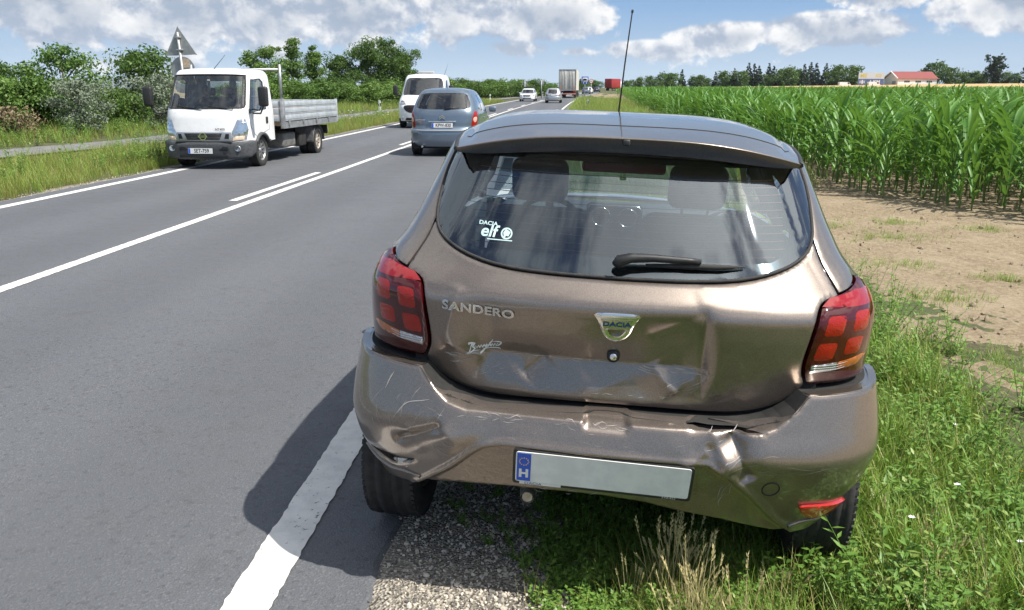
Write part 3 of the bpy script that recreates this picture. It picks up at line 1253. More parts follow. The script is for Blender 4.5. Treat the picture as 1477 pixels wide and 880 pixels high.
    def SH(u, z, dent=True):
        u, z = np.asarray(u, float), np.asarray(z, float)
        x = wz(z) * PL.x(u)
        y = PL.y(u) + yr(z) * np.clip(1.3 - np.abs(u) / 2.2, 0, 1)
        if dent:
            m = np.abs(u) < .8
            y = y + np.where(m, dent_h(x, z), 0)
        return np.stack([x, y, z + 0 * x], -1)

    LIPX = [0, .30, .43, .49, .525, .566, .62]
    LIPZ = [.644, .644, .648, .664, .688, .745, .79]
    ins_l = [(-.63, .31), (-.574, .361), (-.48, .44), (-.414, .507), (-.374, .537), (-.315, .552), (-.255, .553)]
    ins_r = [(.221, .542), (.304, .539), (.374, .50), (.452, .427), (.533, .332), (.60, .27)]
    ins_line = ins_l + ins_r
    ins_poly = [(-.66, .1)] + ins_line + [(.64, .1)]

    def SB(u, z):
        u, z = np.asarray(u, float), np.asarray(z, float)
        x = wb(z) * PL.x(u)
        y = PL.y(u) + yb(z) * np.clip(1.3 - np.abs(u) / 2.2, 0, 1)
        lz = np.interp(np.abs(x), LIPX, LIPZ)
        sh = .5 * ((z - lz) + np.sqrt((z - lz) ** 2 + .005 ** 2)) - .0006
        sh = np.clip(sh, 0, None)
        y = y + np.where(np.abs(x) < .60, 5.0 * sh * (1 - sstep(np.abs(x), .44, .58)), 0)
        m = (np.abs(u) < .95)
        P2 = np.stack([x.ravel(), z.ravel()], -1)
        if len(P2):
            near = m.ravel() & (z.ravel() < .60)
            dl = np.full(len(P2), 1.0)
            ins = np.zeros(len(P2), bool)
            if near.any():
                dl[near] = seg_dist(P2[near], ins_line, False)
                ins[near] = inside(P2[near], ins_poly)
            sd = np.where(ins, dl, -dl).reshape(x.shape)
            y = y + .024 * sstep(sd, 0.0, .014) - .010 * gau(sd, -.005, .006)
        y = y + np.where(m, dent_b(x, z), 0)
        return np.stack([x, y, z + 0 * x], -1)

    def uh(x, z):
        return float(PL.ux(x / float(wz(z))))

    def ub(x, z):
        return float(PL.ux(x / float(wb(z))))

    def UY(y, z=1.0, bump_=False):
        # length for a point on the flank at distance y from the rear
        yy = y
        for _ in range(6):
            u = float(PL.uy(yy))
            yy = y - float((yb if bump_ else yr)(z)) * max(0, min(1, 1.3 - u / 2.2))
        return float(PL.uy(yy))

    def both(pts, f):
        return [(f(x, z), z) for x, z in pts]

    # ---- outlines as half width and height
    g_half = [(.573, 1.387), (.592, 1.318), (.598, 1.24), (.594, 1.186), (.573, 1.146), (.523, 1.115), (.445, 1.089), (.34, 1.071), (.2, 1.064), (0, 1.062)]
    g_half = catmull(g_half, .012)
    g_top = catmull([(0, 1.408), (.3, 1.402), (.5, 1.394), (.573, 1.387)], .03)
    right = [p for p in g_half]
    left = [(-x, z) for x, z in reversed(g_half)][1:]
    top = [(-x, z) for x, z in reversed(g_top)][1:] + g_top[1:-1]
    glass_o = both(right + left + top, uh)

    # ---- rear window
    rw = empty('rear_window', parent=car)
    gin = rrect(0, 1.250, 1.03, .284, .085, 8)
    gin = [(x * (1 + .10 * (1.25 - z)), z + .012 * (x / .5) ** 2 * (1 if z < 1.25 else -1)) for x, z in gin]
    frit_o = both(right + left + top, uh)
    panel('pane', glass_o, lambda u, z: SH(u, z, False), .02, glass_mat('rear_glass', (.50, .60, .65), .014, mult=3.1, gcol=(.82, .92, 1.0)), rw, off=0.001, edge=.001, skirt=.004)
    panel('black_border', frit_o, lambda u, z: SH(u, z, False), .02, M_GLOSSBLACK, rw, off=-.004, edge=0, skirt=0, holes=[both(gin, uh)])
    sl = MB()
    lp = np.array(glass_o)
    P = SH(lp[:, 0], lp[:, 1], False)
    sl.tube([tuple(p) for p in P] + [tuple(P[0])], .0055, 6, caps=False)
    sl.build('seal', M_RUBBER, rw)
    hl = MB()
    for k in range(11):
        z = 1.125 + k * .0215
        w = .50 - (.03 if k in (0, 10) else 0)
        xs = np.linspace(-w, w, 40)
        uu = np.array([uh(x, z) for x in xs])
        P = SH(uu, np.full(40, z) + .008 * (xs / .5) ** 2, False) + np.array([0, .0035, 0])
        hl.tube([tuple(p) for p in P], .0015, 4, caps=False)
    hl.build('heating_wires', pmat('heating_wire', (0.60, 0.20, 0.10), .6), rw)['kind'] = 'stuff'

    def SGl(a, b):
        a = np.asarray(a, float)
        b = np.asarray(b, float)
        return SH(PL.ux(a / wz(b)), b, False)
    stk = pmat('sticker_white', (.50, .66, .65), .5)
    decal('sticker_lettering', text_mesh('DACIA', .015, bold=.0004, sx=1.35), SGl, -.412, 1.182, stk, rw, off=.0022, rot=-.02)
    decal('sticker_lettering', text_mesh('elf', .046, bold=.0009, sx=1.2, shear=.15), SGl, -.408, 1.160, stk, rw, off=.0022, rot=-.02)
    glb = MB()
    cc = [(.0185 * math.cos(a), .0165 * math.sin(a)) for a in np.linspace(0, 2 * PI, 22, endpoint=False)]
    glb.add([(x, y, 0) for x, y in cc] + [(x * .74, y * .74, 0) for x, y in cc], [(i, (i + 1) % 22, 22 + (i + 1) % 22, 22 + i) for i in range(22)])
    glb.add([(-.007, -.013, 0), (.0, -.006, 0), (.006, -.008, 0), (.012, .004, 0), (.004, .009, 0), (-.004, .012, 0), (-.011, .002, 0)], [tuple(range(7))])
    glb.add([(-.06, -.0205, 0), (.02, -.0205, 0), (.02, -.0178, 0), (-.06, -.0178, 0)], [(0, 1, 2, 3)])
    gm = glb.build('globe_sticker', stk, rw)
    me = gm.data
    bpy.data.objects.remove(gm)
    decal('globe_sticker', me, SGl, -.349, 1.158, stk, rw, off=.0022)
    tg = MB()
    tg.add([(-.022, -.02, 0), (.016, -.022, 0), (.018, .021, 0), (-.012, .019, 0)], [(0, 1, 2, 3)])
    to = tg.build('toll_sticker', stk, rw)
    me = to.data
    bpy.data.objects.remove(to)
    decal('toll_sticker', me, SGl, -.378, 1.358, pmat('pale_sticker', (.5, .55, .55), .6), rw, off=-.003)

    # ---- tailgate
    tl_half = catmull([(.662, 1.034), (.626, 1.027), (.597, 1.003), (.580, .92), (.570, .82), (.586, .764)], .01)   # along the lamp
    hb_half = catmull([(.586, .764), (.549, .721), (.485, .685), (.378, .664), (.2, .664), (0, .667)], .012)
    GI = [p for p in g_half if p[1] <= 1.178]
    rh = [(x, z - .006) for x, z in reversed(GI)] + [(.600, 1.168), (.660, 1.036)] + [(x - .005, z) for x, z in tl_half[1:]] + [(x, z) for x, z in hb_half[1:]]
    hatch_o = both(rh + [(-x, z) for x, z in reversed(rh)][1:-1], uh)
    hatch = panel('tailgate', hatch_o, SH, .0078, M_BROWN, car, edge=.003, skirt=.02)

    # badge: a shield with the name on its face
    M_CH = M_CHROME

    def SHx(a, b):
        a, b = np.asarray(a, float), np.asarray(b, float)
        return SH(PL.ux(a / wz(b)), b)
    bd = empty('badge', parent=car)
    shield = [(-.060, .046), (.060, .046), (.056, .025), (.038, -.02), (.022, -.040), (0, -.047), (-.022, -.040), (-.038, -.02), (-.056, .025)]
    hole = [(-.027, -.004), (.027, -.004), (.020, -.018), (.010, -.028), (-.010, -.028), (-.020, -.018)]
    cx, cz = .006, .925
    panel('shield', [(x + cx, z + cz) for x, z in catmull(shield, .006, True)], SHx, .008, M_CH, bd, off=.009, edge=.003, skirt=.012, holes=[[(x + cx, z + cz) for x, z in hole]])
    panel('shield_face', [(cx - .047, cz + .032), (cx + .047, cz + .032), (cx + .038, cz + .001), (cx - .038, cz + .001)], SHx, .01, pmat('satin_chrome', (.62, .60, .50), .22, 1.0), bd, off=.0105, edge=.0008, skirt=.002)
    decal('lettering', text_mesh('DACIA', .0205, bold=.0007, sx=1.32), SHx, cx, cz + .017, M_BLUEINK, bd, off=.0115, rot=0)
    lock = MB()
    p0 = SHx(np.array([.004]), np.array([.822]))[0]
    lock.lathe([(.020, .0), (.020, -.012), (.013, -.016)], 'y', 20, tuple(p0))
    lk = lock.build('lock', M_BLACK, car)
    lb = MB()
    lb.lathe([(.0115, 0), (.0115, -.019), (.009, -.022), (.0005, -.022)], 'y', 18, tuple(p0))
    lb.build('lock_cylinder', M_CH, lk)
    decal('model_name', text_mesh('SANDERO', .038, depth=.002, bold=.0013, sx=1.22, align='LEFT', spacing=1.08), SHx, -.522, .952, pmat('satin_letter', (.62, .62, .62), .25, 1.0), car, off=.001, rot=-.055)
    # hand-written dealer sticker
    sig = MB()
    SHo = lambda a, b: SHx(a, b)
    stroke = [(-.452, .792), (-.440, .798), (-.436, .816), (-.431, .828), (-.444, .824), (-.437, .828), (-.425, .826), (-.431, .814), (-.424, .808), (-.436, .796), (-.447, .790)]
    ribbon(sig, stroke, SHo, .0062)
    wv = [(-.428, .809)]
    for k in range(9):
        wv += [(-.422 + k * .0085, .818 + k * .0014), (-.4185 + k * .0085, .808 + k * .0014)]
    ribbon(sig, wv, SHo, .0046)
    ribbon(sig, [(-.392, .812), (-.397, .800), (-.408, .791), (-.402, .798), (-.386, .815), (-.372, .836), (-.368, .842)], SHo, .005)
    ribbon(sig, [(-.375, .832), (-.36, .835), (-.342, .834), (-.350, .822), (-.362, .817)], SHo, .0046)
    ribbon(sig, [(-.400, .806), (-.370, .811), (-.348, .811), (-.346, .806)], SHo, .0042)
    ribbon(sig, [(-.437, .798), (-.424, .800), (-.408, .803)], SHo, .002)
    sig.build('dealer_sticker', pmat('sticker_plain_white', (.82, .82, .80), .5), car)

    # ---- bumper
    hb2 = [(x, z - .006) for x, z in hb_half]
    wa = [(UY(.50, .75, True), .752), (UY(.485, .70, True), .70), (UY(.455, .62, True), .62), (UY(.405, .54, True), .54), (UY(.365, .46, True), .46), (UY(.335, .38, True), .38), (UY(.31, .31, True), .308)]
    topR = [(ub(x, z), z) for x, z in reversed(hb2)] + [(ub(.62, .755), .756), (ub(.70, .756), .757), (ub(.78, .757), .758), (UY(.42, .75, True), .758)]
    botR = [(UY(.285, .30, True), .288), (ub(.74, .268), .268), (ub(.65, .252), .252), (ub(.553, .262), .262), (ub(.378, .317), .317), (ub(.225, .349), .349), (ub(.126, .374), .374), (ub(0, .386), .386)]
    botL = [(ub(-.12, .387), .387), (ub(-.288, .382), .382), (ub(-.453, .366), .366), (ub(-.577, .341), .341), (ub(-.666, .320), .320), (ub(-.75, .300), .300), (-UY(.285, .30, True), .292)]
    bump_o = topR + wa + botR + botL + [(-u, z) for u, z in reversed(wa)] + [(-u, z) for u, z in reversed(topR)][:-1]
    # extra points along the lip and the insert rim keep those creases crisp
    ex = []
    for t in np.linspace(-.58, .58, 190):
        z = float(np.interp(abs(t), LIPX, LIPZ))
        ex += [(ub(t, z + dz), z + dz) for dz in (-.006, -.003, 0, .003, .006)]
    for (x, z) in resample(ins_line, .006)[:-1]:
        if x == x:
            ex += [(ub(x, z), z)]
    # where the lip is torn open, and the empty lamp pocket on the left corner
    tear = [(.235, .650), (.27, .6575), (.30, .6565), (.36, .654), (.455, .6515), (.40, .6475), (.33, .645), (.27, .6455)]
    pock = catmull([(-.775, .418), (-.74, .412), (-.69, .398), (-.655, .408), (-.60, .440), (-.66, .428), (-.72, .430)], .012, True)
    bumper = panel('bumper', bump_o, SB, .0095, M_BROWN, car, edge=.004, skirt=.02, extra=ex, holes=[both(tear, ub), both(pock, ub)])

    def SBx(a, b):
        a, b = np.asarray(a, float), np.asarray(b, float)
        return SB(PL.ux(a / wb(b)), b)
    bk = MB()
    lpb = lambda pts, d: [tuple(SBx(np.array([x]), np.array([z]))[0] + np.array([0, d, 0])) for x, z in pts]
    q = lpb([(.22, .640), (.40, .640), (.40, .60), (.22, .60)], .05)
    bk.add(q, [(0, 1, 2, 3)])
    bk.build('inner_shell', M_DARK, bumper)
    bk = MB()
    q = lpb([(-.80, .45), (-.56, .47), (-.56, .38), (-.80, .38)], .035)
    bk.add(q, [(0, 1, 2, 3)])
    bk.build('inner_shell', M_DARK, bumper)
    # dark sheet added behind the bumper's top edge to block sun leaking through
    us = np.linspace(-UY(.47, .755, True), UY(.47, .755, True), 61)
    xs_ = PL.x(us) * wb(.7)
    zt_ = np.interp(np.abs(xs_), [x for x, z in reversed(hb2)], [z for x, z in reversed(hb2)]) - .008
    A = SB(us, zt_)
    Bq = A * np.array([.93, 1, 1]) + np.array([0, .20, -.004])
    mesh_obj('light_block_shelf', [tuple(p) for p in A] + [tuple(p) for p in Bq], [(i, i + 1, 62 + i, 61 + i) for i in range(60)], M_DARK, bumper)
    # ledge under each lamp
    for s in (1, -1):
        us = np.linspace(ub(.592, .757), UY(.46, .755, True), 16)
        A = SB(s * us, np.full(16, .7555)) + np.array([0, .001, 0])
        B = SH(s * us * .985, np.full(16, .750), False)
        Bm = (A + B) / 2 + np.array([0, 0, -.002])
        V = [tuple(p) for p in A] + [tuple(p) for p in Bm] + [tuple(p + np.array([0, .02, -.006])) for p in B]
        mesh_obj('lamp_ledge', V, [(r * 16 + i, r * 16 + i + 1, r * 16 + 17 + i, r * 16 + 16 + i) for r in range(2) for i in range(15)], M_BROWN, bumper, True)
    # broken reflector shards in the pocket
    sh = MB()
    for k, (x, z, s) in enumerate([(-.64, .416, .022), (-.655, .405, .016), (-.612, .428, .014), (-.67, .41, .012), (-.63, .405, .011)]):
        b0 = SBx(np.array([x]), np.array([z]))[0]
        M = Matrix.Translation(Vector(b0) + Vector((0, .012, 0))) @ Euler((k * .7, k * 1.3, k * .4)).to_matrix().to_4x4()
        sh.box((-s, -.003, -s * .5), (s, .003, s * .4), M)
    sh.build('broken_reflector', pmat('shard', (.55, .55, .52), .2, .3, coat=1), bumper)['kind'] = 'stuff'
    rf = catmull([(.600, .394), (.66, .390), (.725, .376), (.775, .360), (.745, .335), (.70, .325), (.65, .333), (.62, .356)], .01, True)
    panel('reflector', both(rf, ub), SB, .012, pmat('reflector_red', (.42, .018, .012), .2, coat=1), bumper, off=.012, edge=.002, skirt=.012)
    # lower lip of the corner pods
    for s in (1, -1):
        pod = MB()
        pts = [(.585, .300), (.64, .312), (.70, .306), (.76, .322), (.80, .352)] if s > 0 else [(-.585, .372), (-.64, .378), (-.70, .370), (-.76, .385), (-.80, .412)]
        P = lpb(catmull(pts, .015), -.001)
        pod.tube(P, .0065, 6)
        pod.build('corner_trim', M_BROWN, bumper)
    # towing eye cover
    tw = MB()
    c = [(.496 + .026 * math.cos(a), .469 + .026 * math.sin(a)) for a in np.linspace(0, 2 * PI, 28, endpoint=False)]
    P = lpb(c, -.0005)
    tw.tube(P + [P[0]], .0022, 5, caps=False)
    tw.build('towing_cover', M_DARK, bumper)
    # plate and its holder
    c0 = Vector(SBx(np.array([-.27]), np.array([.484]))[0])
    c1 = Vector(SBx(np.array([.255]), np.array([.472]))[0])
    pa = Vector((-.265, min(c0.y, c1.y) - .0, .481)); pb = Vector((.252, min(c0.y, c1.y) + .002, .470))
    mid = (pa + pb) / 2
    Mp = face_M(mid + Vector((0, -.046, .010)), pb - pa, Vector((0, -.26, 1)))
    hd = MB()
    hd.prism(rrect(0, -.004, .538, .128, .01), -.012, -.0035, 'z', Mp)
    hold = hd.build('plate_holder', M_BLACK, bumper)
    pl = plate_parts(bumper, Mp, None)
    st = MB()
    for k in range(12):
        a = 2 * PI * k / 12
        st.prism([(-.235 + .0135 * math.cos(a) + .0022 * math.cos(b), .022 + .0135 * math.sin(a) + .0022 * math.sin(b)) for b in np.linspace(0, 2 * PI, 5, endpoint=False)], .0013, .0018, 'z', Mp)
    st.build('star_ring', M_GOLD, pl)
    text_obj('lettering', 'H', .042, Mp @ Matrix.Translation((-.235, -.024, .0016)), M_WHITE, pl, bold=.002)
    sp_ = MB()
    sp_.prism([(-.247, -.0665), (-.12, -.0665), (-.12, -.0575), (-.247, -.0575)], -.003, -.001, 'z', Mp)
    sp_.build('holder_strip', M_WHITE, hold)
    text_obj('lettering', 'DACIA', .0125, Mp @ Matrix.Translation((-.205, -.0622, -.0005)), M_BLUEINK, hold, sx=1.4)
    text_obj('lettering', '510-352', .0115, Mp @ Matrix.Translation((.205, -.0622, -.003)), M_WHITE, hold, sx=1.1)
    # scratches and scuffs
    sc_ = MB()
    R_ = random.Random(3)
    for (x, z, n, spx, spz, ln, ang, wd) in [(-.2, .632, 16, .25, .004, .03, .05, .0016), (-.62, .62, 9, .12, .06, .06, 1.1, .0022), (-.70, .55, 8, .05, .08, .05, 1.9, .0022), (-.55, .52, 8, .08, .03, .04, 2.6, .003),
                                             (.40, .56, 10, .10, .04, .05, .3, .002), (.35, .62, 7, .06, .03, .03, .4, .002), (.52, .54, 5, .10, .01, .09, .05, .0016), (.37, .42, 4, .03, .04, .05, 1.5, .0025),
                                             (.05, .39, 12, .30, .01, .025, .1, .003), (-.4, .63, 10, .14, .01, .04, .05, .0018), (.0, .60, 14, .30, .03, .03, .1, .0014)]:
        for k in range(n):
            a = ang + R_.gauss(0, .22)
            cx_, cz_ = x + R_.uniform(-1, 1) * spx, z + R_.uniform(-1, 1) * spz
            L = ln * R_.uniform(.4, 1.3)
            bnd = R_.uniform(-.2, .2) * L
            dx, dz = math.cos(a) * L / 2, math.sin(a) * L / 2
            ribbon(sc_, [(cx_ - dx, cz_ - dz), (cx_ - dz * .2 + bnd * .3, cz_ + bnd), (cx_ + dx, cz_ + dz)], SBx, wd * R_.uniform(.3, .8))
    ribbon(sc_, [(-.655, .60), (-.62, .64), (-.57, .655), (-.545, .662)], SBx, .003)
    ribbon(sc_, [(-.70, .665), (-.685, .70), (-.672, .722)], SBx, .004)
    sc_.build('scratches', M_SCRATCH, bumper)['kind'] = 'stuff'
    sh_ = MB()
    for (x, z, n, spx, spz, ln, ang, wd) in [(-.15, .797, 14, .22, .003, .07, -.03, .004), (.18, .79, 10, .09, .012, .05, -.05, .0035), (-.47, .785, 7, .045, .006, .035, 0, .006), (-.46, .765, 5, .03, .006, .03, .1, .004),
                                             (.22, .735, 14, .05, .03, .05, .5, .002), (-.33, .745, 18, .10, .02, .02, .3, .002), (.21, .80, 6, .05, .004, .04, 0, .003), (.0, .70, 12, .25, .006, .02, .2, .002)]:
        for k in range(n):
            a = ang + R_.gauss(0, .12)
            cx_, cz_ = x + R_.uniform(-1, 1) * spx, z + R_.uniform(-1, 1) * spz
            L = ln * R_.uniform(.4, 1.3)
            dx, dz = math.cos(a) * L / 2, math.sin(a) * L / 2
            ribbon(sh_, [(cx_ - dx, cz_ - dz), (cx_, cz_ + R_.uniform(-.003, .003)), (cx_ + dx, cz_ + dz)], SHx, wd * R_.uniform(.3, .9))
    sh_.build('scratches', M_SCRATCH, hatch)['kind'] = 'stuff'

    ln_o = [(UY(.50, 1.0), .66), (UY(.50, 1.0), 1.045), (uh(.66, 1.045), 1.045), (uh(.60, 1.15), 1.15), (uh(.50, 1.085), 1.085), (uh(.3, 1.05), 1.05), (0, 1.04)]
    ln_o = ln_o + [(-u, z) for u, z in reversed(ln_o)][1:]
    panel('inner_panel', ln_o, lambda u, z: SH(u, z), .03, M_DARK, car, off=-.045, edge=0, skirt=0)
    # ---- tail lamps
    for s in (1, -1):
        lamp = empty('tail_light', parent=car)
        uo = lambda y, z: UY(y, z)
        o = [(uh(x + .004, z), z) for x, z in reversed(tl_half)]
        o = [(uh(.594, .766), .766)] + o[1:] + [(uh(.70, 1.040), 1.042), (UY(.40, 1.06), 1.066), (UY(.46, 1.05), 1.045), (UY(.50, .97), .97), (UY(.51, .88), .88), (UY(.48, .80), .796), (UY(.40, .78), .772), (uh(.70, .765), .765)]
        SD = lambda u, z: SH(u, z, False)
        fl = lambda pts: [(s * u, z) for u, z in pts] if s > 0 else [(-u, z) for u, z in reversed(pts)]
        panel('lens', fl(o), SD, .012, M_REDDK, lamp, off=.008, edge=.005, skirt=.03)
        band = [(uh(.598, 1.005), 1.006), (uh(.625, 1.026), 1.026), (uh(.72, 1.040), 1.040), (UY(.44, 1.04), 1.034), (UY(.46, .985), .992), (UY(.36, .99), 1.0), (uh(.70, 1.0), 1.001)]
        panel('upper_band', fl(band), SD, .012, M_REDBAND, lamp, off=.0095, edge=.001, skirt=.002)
        rim = [(UY(.43, .99), .985), (UY(.485, .97), .97), (UY(.495, .88), .88), (UY(.465, .82), .822), (UY(.43, .82), .83), (UY(.455, .88), .89), (UY(.45, .96), .96)]
        panel('side_band', fl(rim), SD, .012, M_REDL, lamp, off=.0095, edge=.001, skirt=.002)
        for (x, z, w, h, sk) in [(.643, .954, .060, .056, .18), (.732, .962, .056, .054, .12), (.625, .876, .062, .056, .18), (.716, .888, .058, .054, .12)]:
            sq = [(uh(a, b), b) for a, b in rrect(x, z, w, h, .012, 4, sk)]
            lo_ = panel('lamp_square', fl(sq), SD, .012, M_REDL, lamp, off=.0095, edge=.0015, skirt=.003)
            sq2 = [(uh(a, b), b) for a, b in rrect(x, z - .002, w * .72, h * .72, .009, 4, sk)]
            panel('lamp_square_core', fl(sq2), SD, .012, M_REDL, lo_, off=.0105, edge=.0015, skirt=.001)
        stp = [(uh(.588, .812), .806), (uh(.588, .832), .832), (uh(.67, .838), .838), (uh(.67, .812), .812)]
        panel('reversing_strip', fl(stp), SD, .01, M_CLEAR, lamp, off=.0095, edge=.001, skirt=.002)
        sta = [(uh(.672, .812), .812), (uh(.672, .838), .838), (uh(.755, .852), .852), (uh(.775, .846), .846), (uh(.74, .822), .820)]
        panel('indicator_strip', fl(sta), SD, .01, M_AMBER, lamp, off=.0095, edge=.001, skirt=.002)
        for k in range(3):
            ln = MB()
            z = .8125 + k * .008
            xs = np.linspace(.592, .74, 12)
            P = SD(np.array([s * uh(x, z) for x in xs]), np.full(12, z) + .012 * np.clip((xs - .67) / .08, 0, 1)) + np.array([0, -.0108, 0])
            ln.tube([tuple(p) for p in P], .0012, 4)
            ln.build('strip_rib', M_CHROME, lamp)

    # ---- flanks: quarter, doors, wing, sills
    def fl_o(pts, s):
        return [(u, z) for u, z in pts] if s > 0 else [(-u, z) for u, z in reversed(pts)]

    def arch(yc, a0, a1, r=.385, zc=.30, n=14):
        return [(UY(yc + r * math.cos(math.radians(a)), zc + r * math.sin(math.radians(a))), max(.24, zc + r * math.sin(math.radians(a)))) for a in np.linspace(a0, a1, n)]
    gedge = [(uh(x + .006, z), z) for x, z in g_half if z >= 1.186]
    SD = lambda u, z: SH(u, z, False)
    for s in (1, -1):
        q = [(uh(.556, 1.415), 1.415)] + gedge + [(uh(.606, 1.168), 1.168), (uh(.668, 1.040), 1.042), (uh(.70, 1.046), 1.048), (UY(.40, 1.07), 1.072), (UY(.47, 1.05), 1.05), (UY(.515, .96), .96), (UY(.52, .88), .88), (UY(.49, .79), .79),
                                       (UY(.505, .762), .762), (UY(.50, .70), .70)] + arch(.645, 122, 8) + [(UY(1.04, .27), .27), (UY(1.12, .5), .5), (UY(1.16, .98), .98), (UY(1.16, 1.08), 1.08), (UY(1.02, 1.37), 1.37), (UY(1.02, 1.41), 1.418), (UY(.75, 1.42), 1.43), (UY(.62, 1.42), 1.425)]
        panel('quarter_panel', fl_o(q, s), SD, .013, M_BROWN, car, edge=.003, skirt=.02)
        d1 = [(UY(1.05, .27), .27), (UY(1.128, .5), .5), (UY(1.168, .97), .97), (UY(2.02, .96), .96), (UY(2.02, .27), .27)]
        o1 = panel('door', fl_o(d1, s), SD, .05, M_BROWN, car, edge=.003, skirt=.02)
        d2 = [(UY(2.03, .27), .27), (UY(2.03, .96), .96), (UY(3.0, .93), .93), (UY(2.98, .27), .27)]
        o2 = panel('door', fl_o(d2, s), SD, .05, M_BROWN, car, edge=.003, skirt=.02)
        for od, yy in ((o1, 1.28), (o2, 2.16)):
            hm = MB()
            pp = SD(np.array([s * UY(yy, .84), s * UY(yy + .17, .84)]), np.array([.845, .84]))
            off = Vector((s * .035, 0, 0))
            hm.tube([pp[0], Vector(pp[0]) + off, Vector(pp[1]) + off, pp[1]], .011, 8)
            hm.build('handle', M_BROWN, od)
        w1 = [(UY(1.175, .985), .985), (UY(1.175, 1.08), 1.08), (UY(1.04, 1.37), 1.375), (UY(2.0, 1.385), 1.385), (UY(2.0, .975), .975)]
        w1 = [(UY(1.19, .985), .985), (UY(1.19, 1.09), 1.09), (UY(1.10, 1.36), 1.365), (UY(2.0, 1.385), 1.385), (UY(2.0, .975), .975)]
        panel('side_window', fl_o(w1, s), SD, .06, M_GLASSD, car, off=-.004, edge=0, skirt=.004)
        w2 = [(UY(2.06, .975), .975), (UY(2.06, 1.385), 1.385), (UY(2.22, 1.375), 1.375), (UY(2.86, 1.02), 1.02), (UY(2.9, .955), .955)]
        panel('side_window', fl_o(w2, s), SD, .06, M_GLASSD, car, off=-.004, edge=0, skirt=.004)
        pb_ = [(UY(2.005, .97), .97), (UY(2.005, 1.39), 1.39), (UY(2.055, 1.39), 1.39), (UY(2.055, .97), .97)]
        panel('pillar_cover', fl_o(pb_, s), SD, .06, M_BLACK, car, edge=.002, skirt=.05)
        cr = [(UY(1.03, 1.375), 1.38), (UY(1.03, 1.43), 1.435), (UY(2.2, 1.43), 1.43), (UY(2.95, 1.0), 1.0), (UY(3.0, .94), .94), (UY(2.90, .945), .945), (UY(2.87, 1.01), 1.03), (UY(2.22, 1.38), 1.385)]
        panel('roof_rail', fl_o(cr, s), SD, .05, M_BROWN, car, edge=.002, skirt=.03)
        wg = [(UY(2.99, .27), .27), (UY(3.01, .93), .93), (UY(3.5, .88), .88), (UY(3.85, .78), .78), (UY(3.9, .55), .55), (UY(3.62, .40), .40)] + arch(3.235, 30, 176, .38)
        panel('front_wing', fl_o(wg, s), SD, .05, M_BROWN, car, edge=.003, skirt=.02)
        mi = MB()
        mi.bbox((s * .86 if s > 0 else s * 1.0, 2.70, .98), (s * 1.0 if s > 0 else s * .86, 2.80, 1.11), .03, 3)
        mi.tube([(s * .80, 2.78, .98), (s * .90, 2.76, 1.02)], .018, 8)
        mi.build('door_mirror', M_BROWN, car)
        sl_ = MB()
        sl_.box((s * .80 - .03, 1.03, .20), (s * .80 + .03, 2.9, .285))
        sl_.build('sill', M_BLACK, car)
    # front end, bonnet and windscreen
    fb = [(UY(3.63, .38), .38), (UY(3.91, .55), .55), (UY(3.86, .78), .78)]
    fo = [(u, z) for u, z in fb] + [(float(PL.u[-1]), .80), (float(PL.u[-1]), .25), (UY(3.7, .25), .25)]
    for s in (1, -1):
        panel('front_bumper', fl_o(fo, s), SD, .06, M_BROWN, car, edge=.003, skirt=.02)
    xs, ys = np.linspace(-1, 1, 17), np.linspace(3.0, 3.98, 12)
    me = grid_mesh('bonnet', xs, ys, lambda X, Y: .93 + .05 * (1 - X * X) - .14 * ((Y - 3.0) / .98) ** 2.2, M_BROWN)
    for v in me.vertices:
        t = (v.co.y - 3.0) / .98
        v.co.x *= (.78 - .14 * t * t)
    link_mesh('bonnet', me, car)
    xs, ys = np.linspace(-1, 1, 13), np.linspace(0, 1, 9)
    me = grid_mesh('windscreen', xs, ys, lambda X, Y: 1.0 + .44 * Y, M_GLASS)
    for v in me.vertices:
        t = v.co.y
        X = v.co.x
        v.co.x = X * (.76 - .19 * t)
        v.co.y = 3.05 - .78 * t - .16 * X * X * (1 - .4 * t)
    link_mesh('windscreen', me, car)

    # ---- roof with its spoiler lip
    def zc(y):
        return np.interp(y, [.33, .45, .6, .85, 1.15, 1.5, 1.9, 2.2, 2.4], [1.463, 1.479, 1.495, 1.516, 1.528, 1.526, 1.508, 1.478, 1.445])

    def hw(y):
        return np.interp(y, [.33, .46, .6, .85, 1.2, 1.8, 2.3, 2.4], [.536, .552, .574, .602, .615, .617, .60, .59])

    def ze(y):
        return np.interp(y, [.33, .46, .6, .85, 1.2, 1.9, 2.3, 2.4], [1.388, 1.402, 1.418, 1.434, 1.444, 1.438, 1.415, 1.41])
    ns, nt = 61, 50
    V = []
    sv = np.linspace(-1, 1, ns)
    sv = np.sign(sv) * (1 - (1 - np.abs(sv)) ** 1.25)
    ker = np.ones(7) / 7
    ty = .33 + (2.36 - .33) * np.linspace(0, 1, nt) ** 1.35
    cols = []
    for t in ty:
        te = max(0, 1 - (t - .33) / .6)
        for s in sv:
            y = t + te * .125 * abs(s) ** 2.6
            h_, e_, c_ = hw(y), ze(y), zc(t)
            z = c_ - (c_ - e_) * abs(s) ** (3.0 + 1.8 * min(1, max(0, (t - .36) / .5)))
            # pressed channels beside the roof panel
            z -= .010 * math.exp(-((abs(s) - .925) / .018) ** 2) * min(1, max(0, (t - .42) / .08))
            cols.append((s * h_, y, z))
    V = np.array(cols).reshape(nt, ns, 3)
    for _ in range(3):
        V[1:-1, :, 2] = (V[:-2, :, 2] + 2 * V[1:-1, :, 2] + V[2:, :, 2]) / 4
    # shallow dip between spoiler and roof skin
    F = [(r * ns + c, r * ns + c + 1, (r + 1) * ns + c + 1, (r + 1) * ns + c) for r in range(nt - 1) for c in range(ns - 1)]
    VV = [tuple(p) for p in V.reshape(-1, 3)]
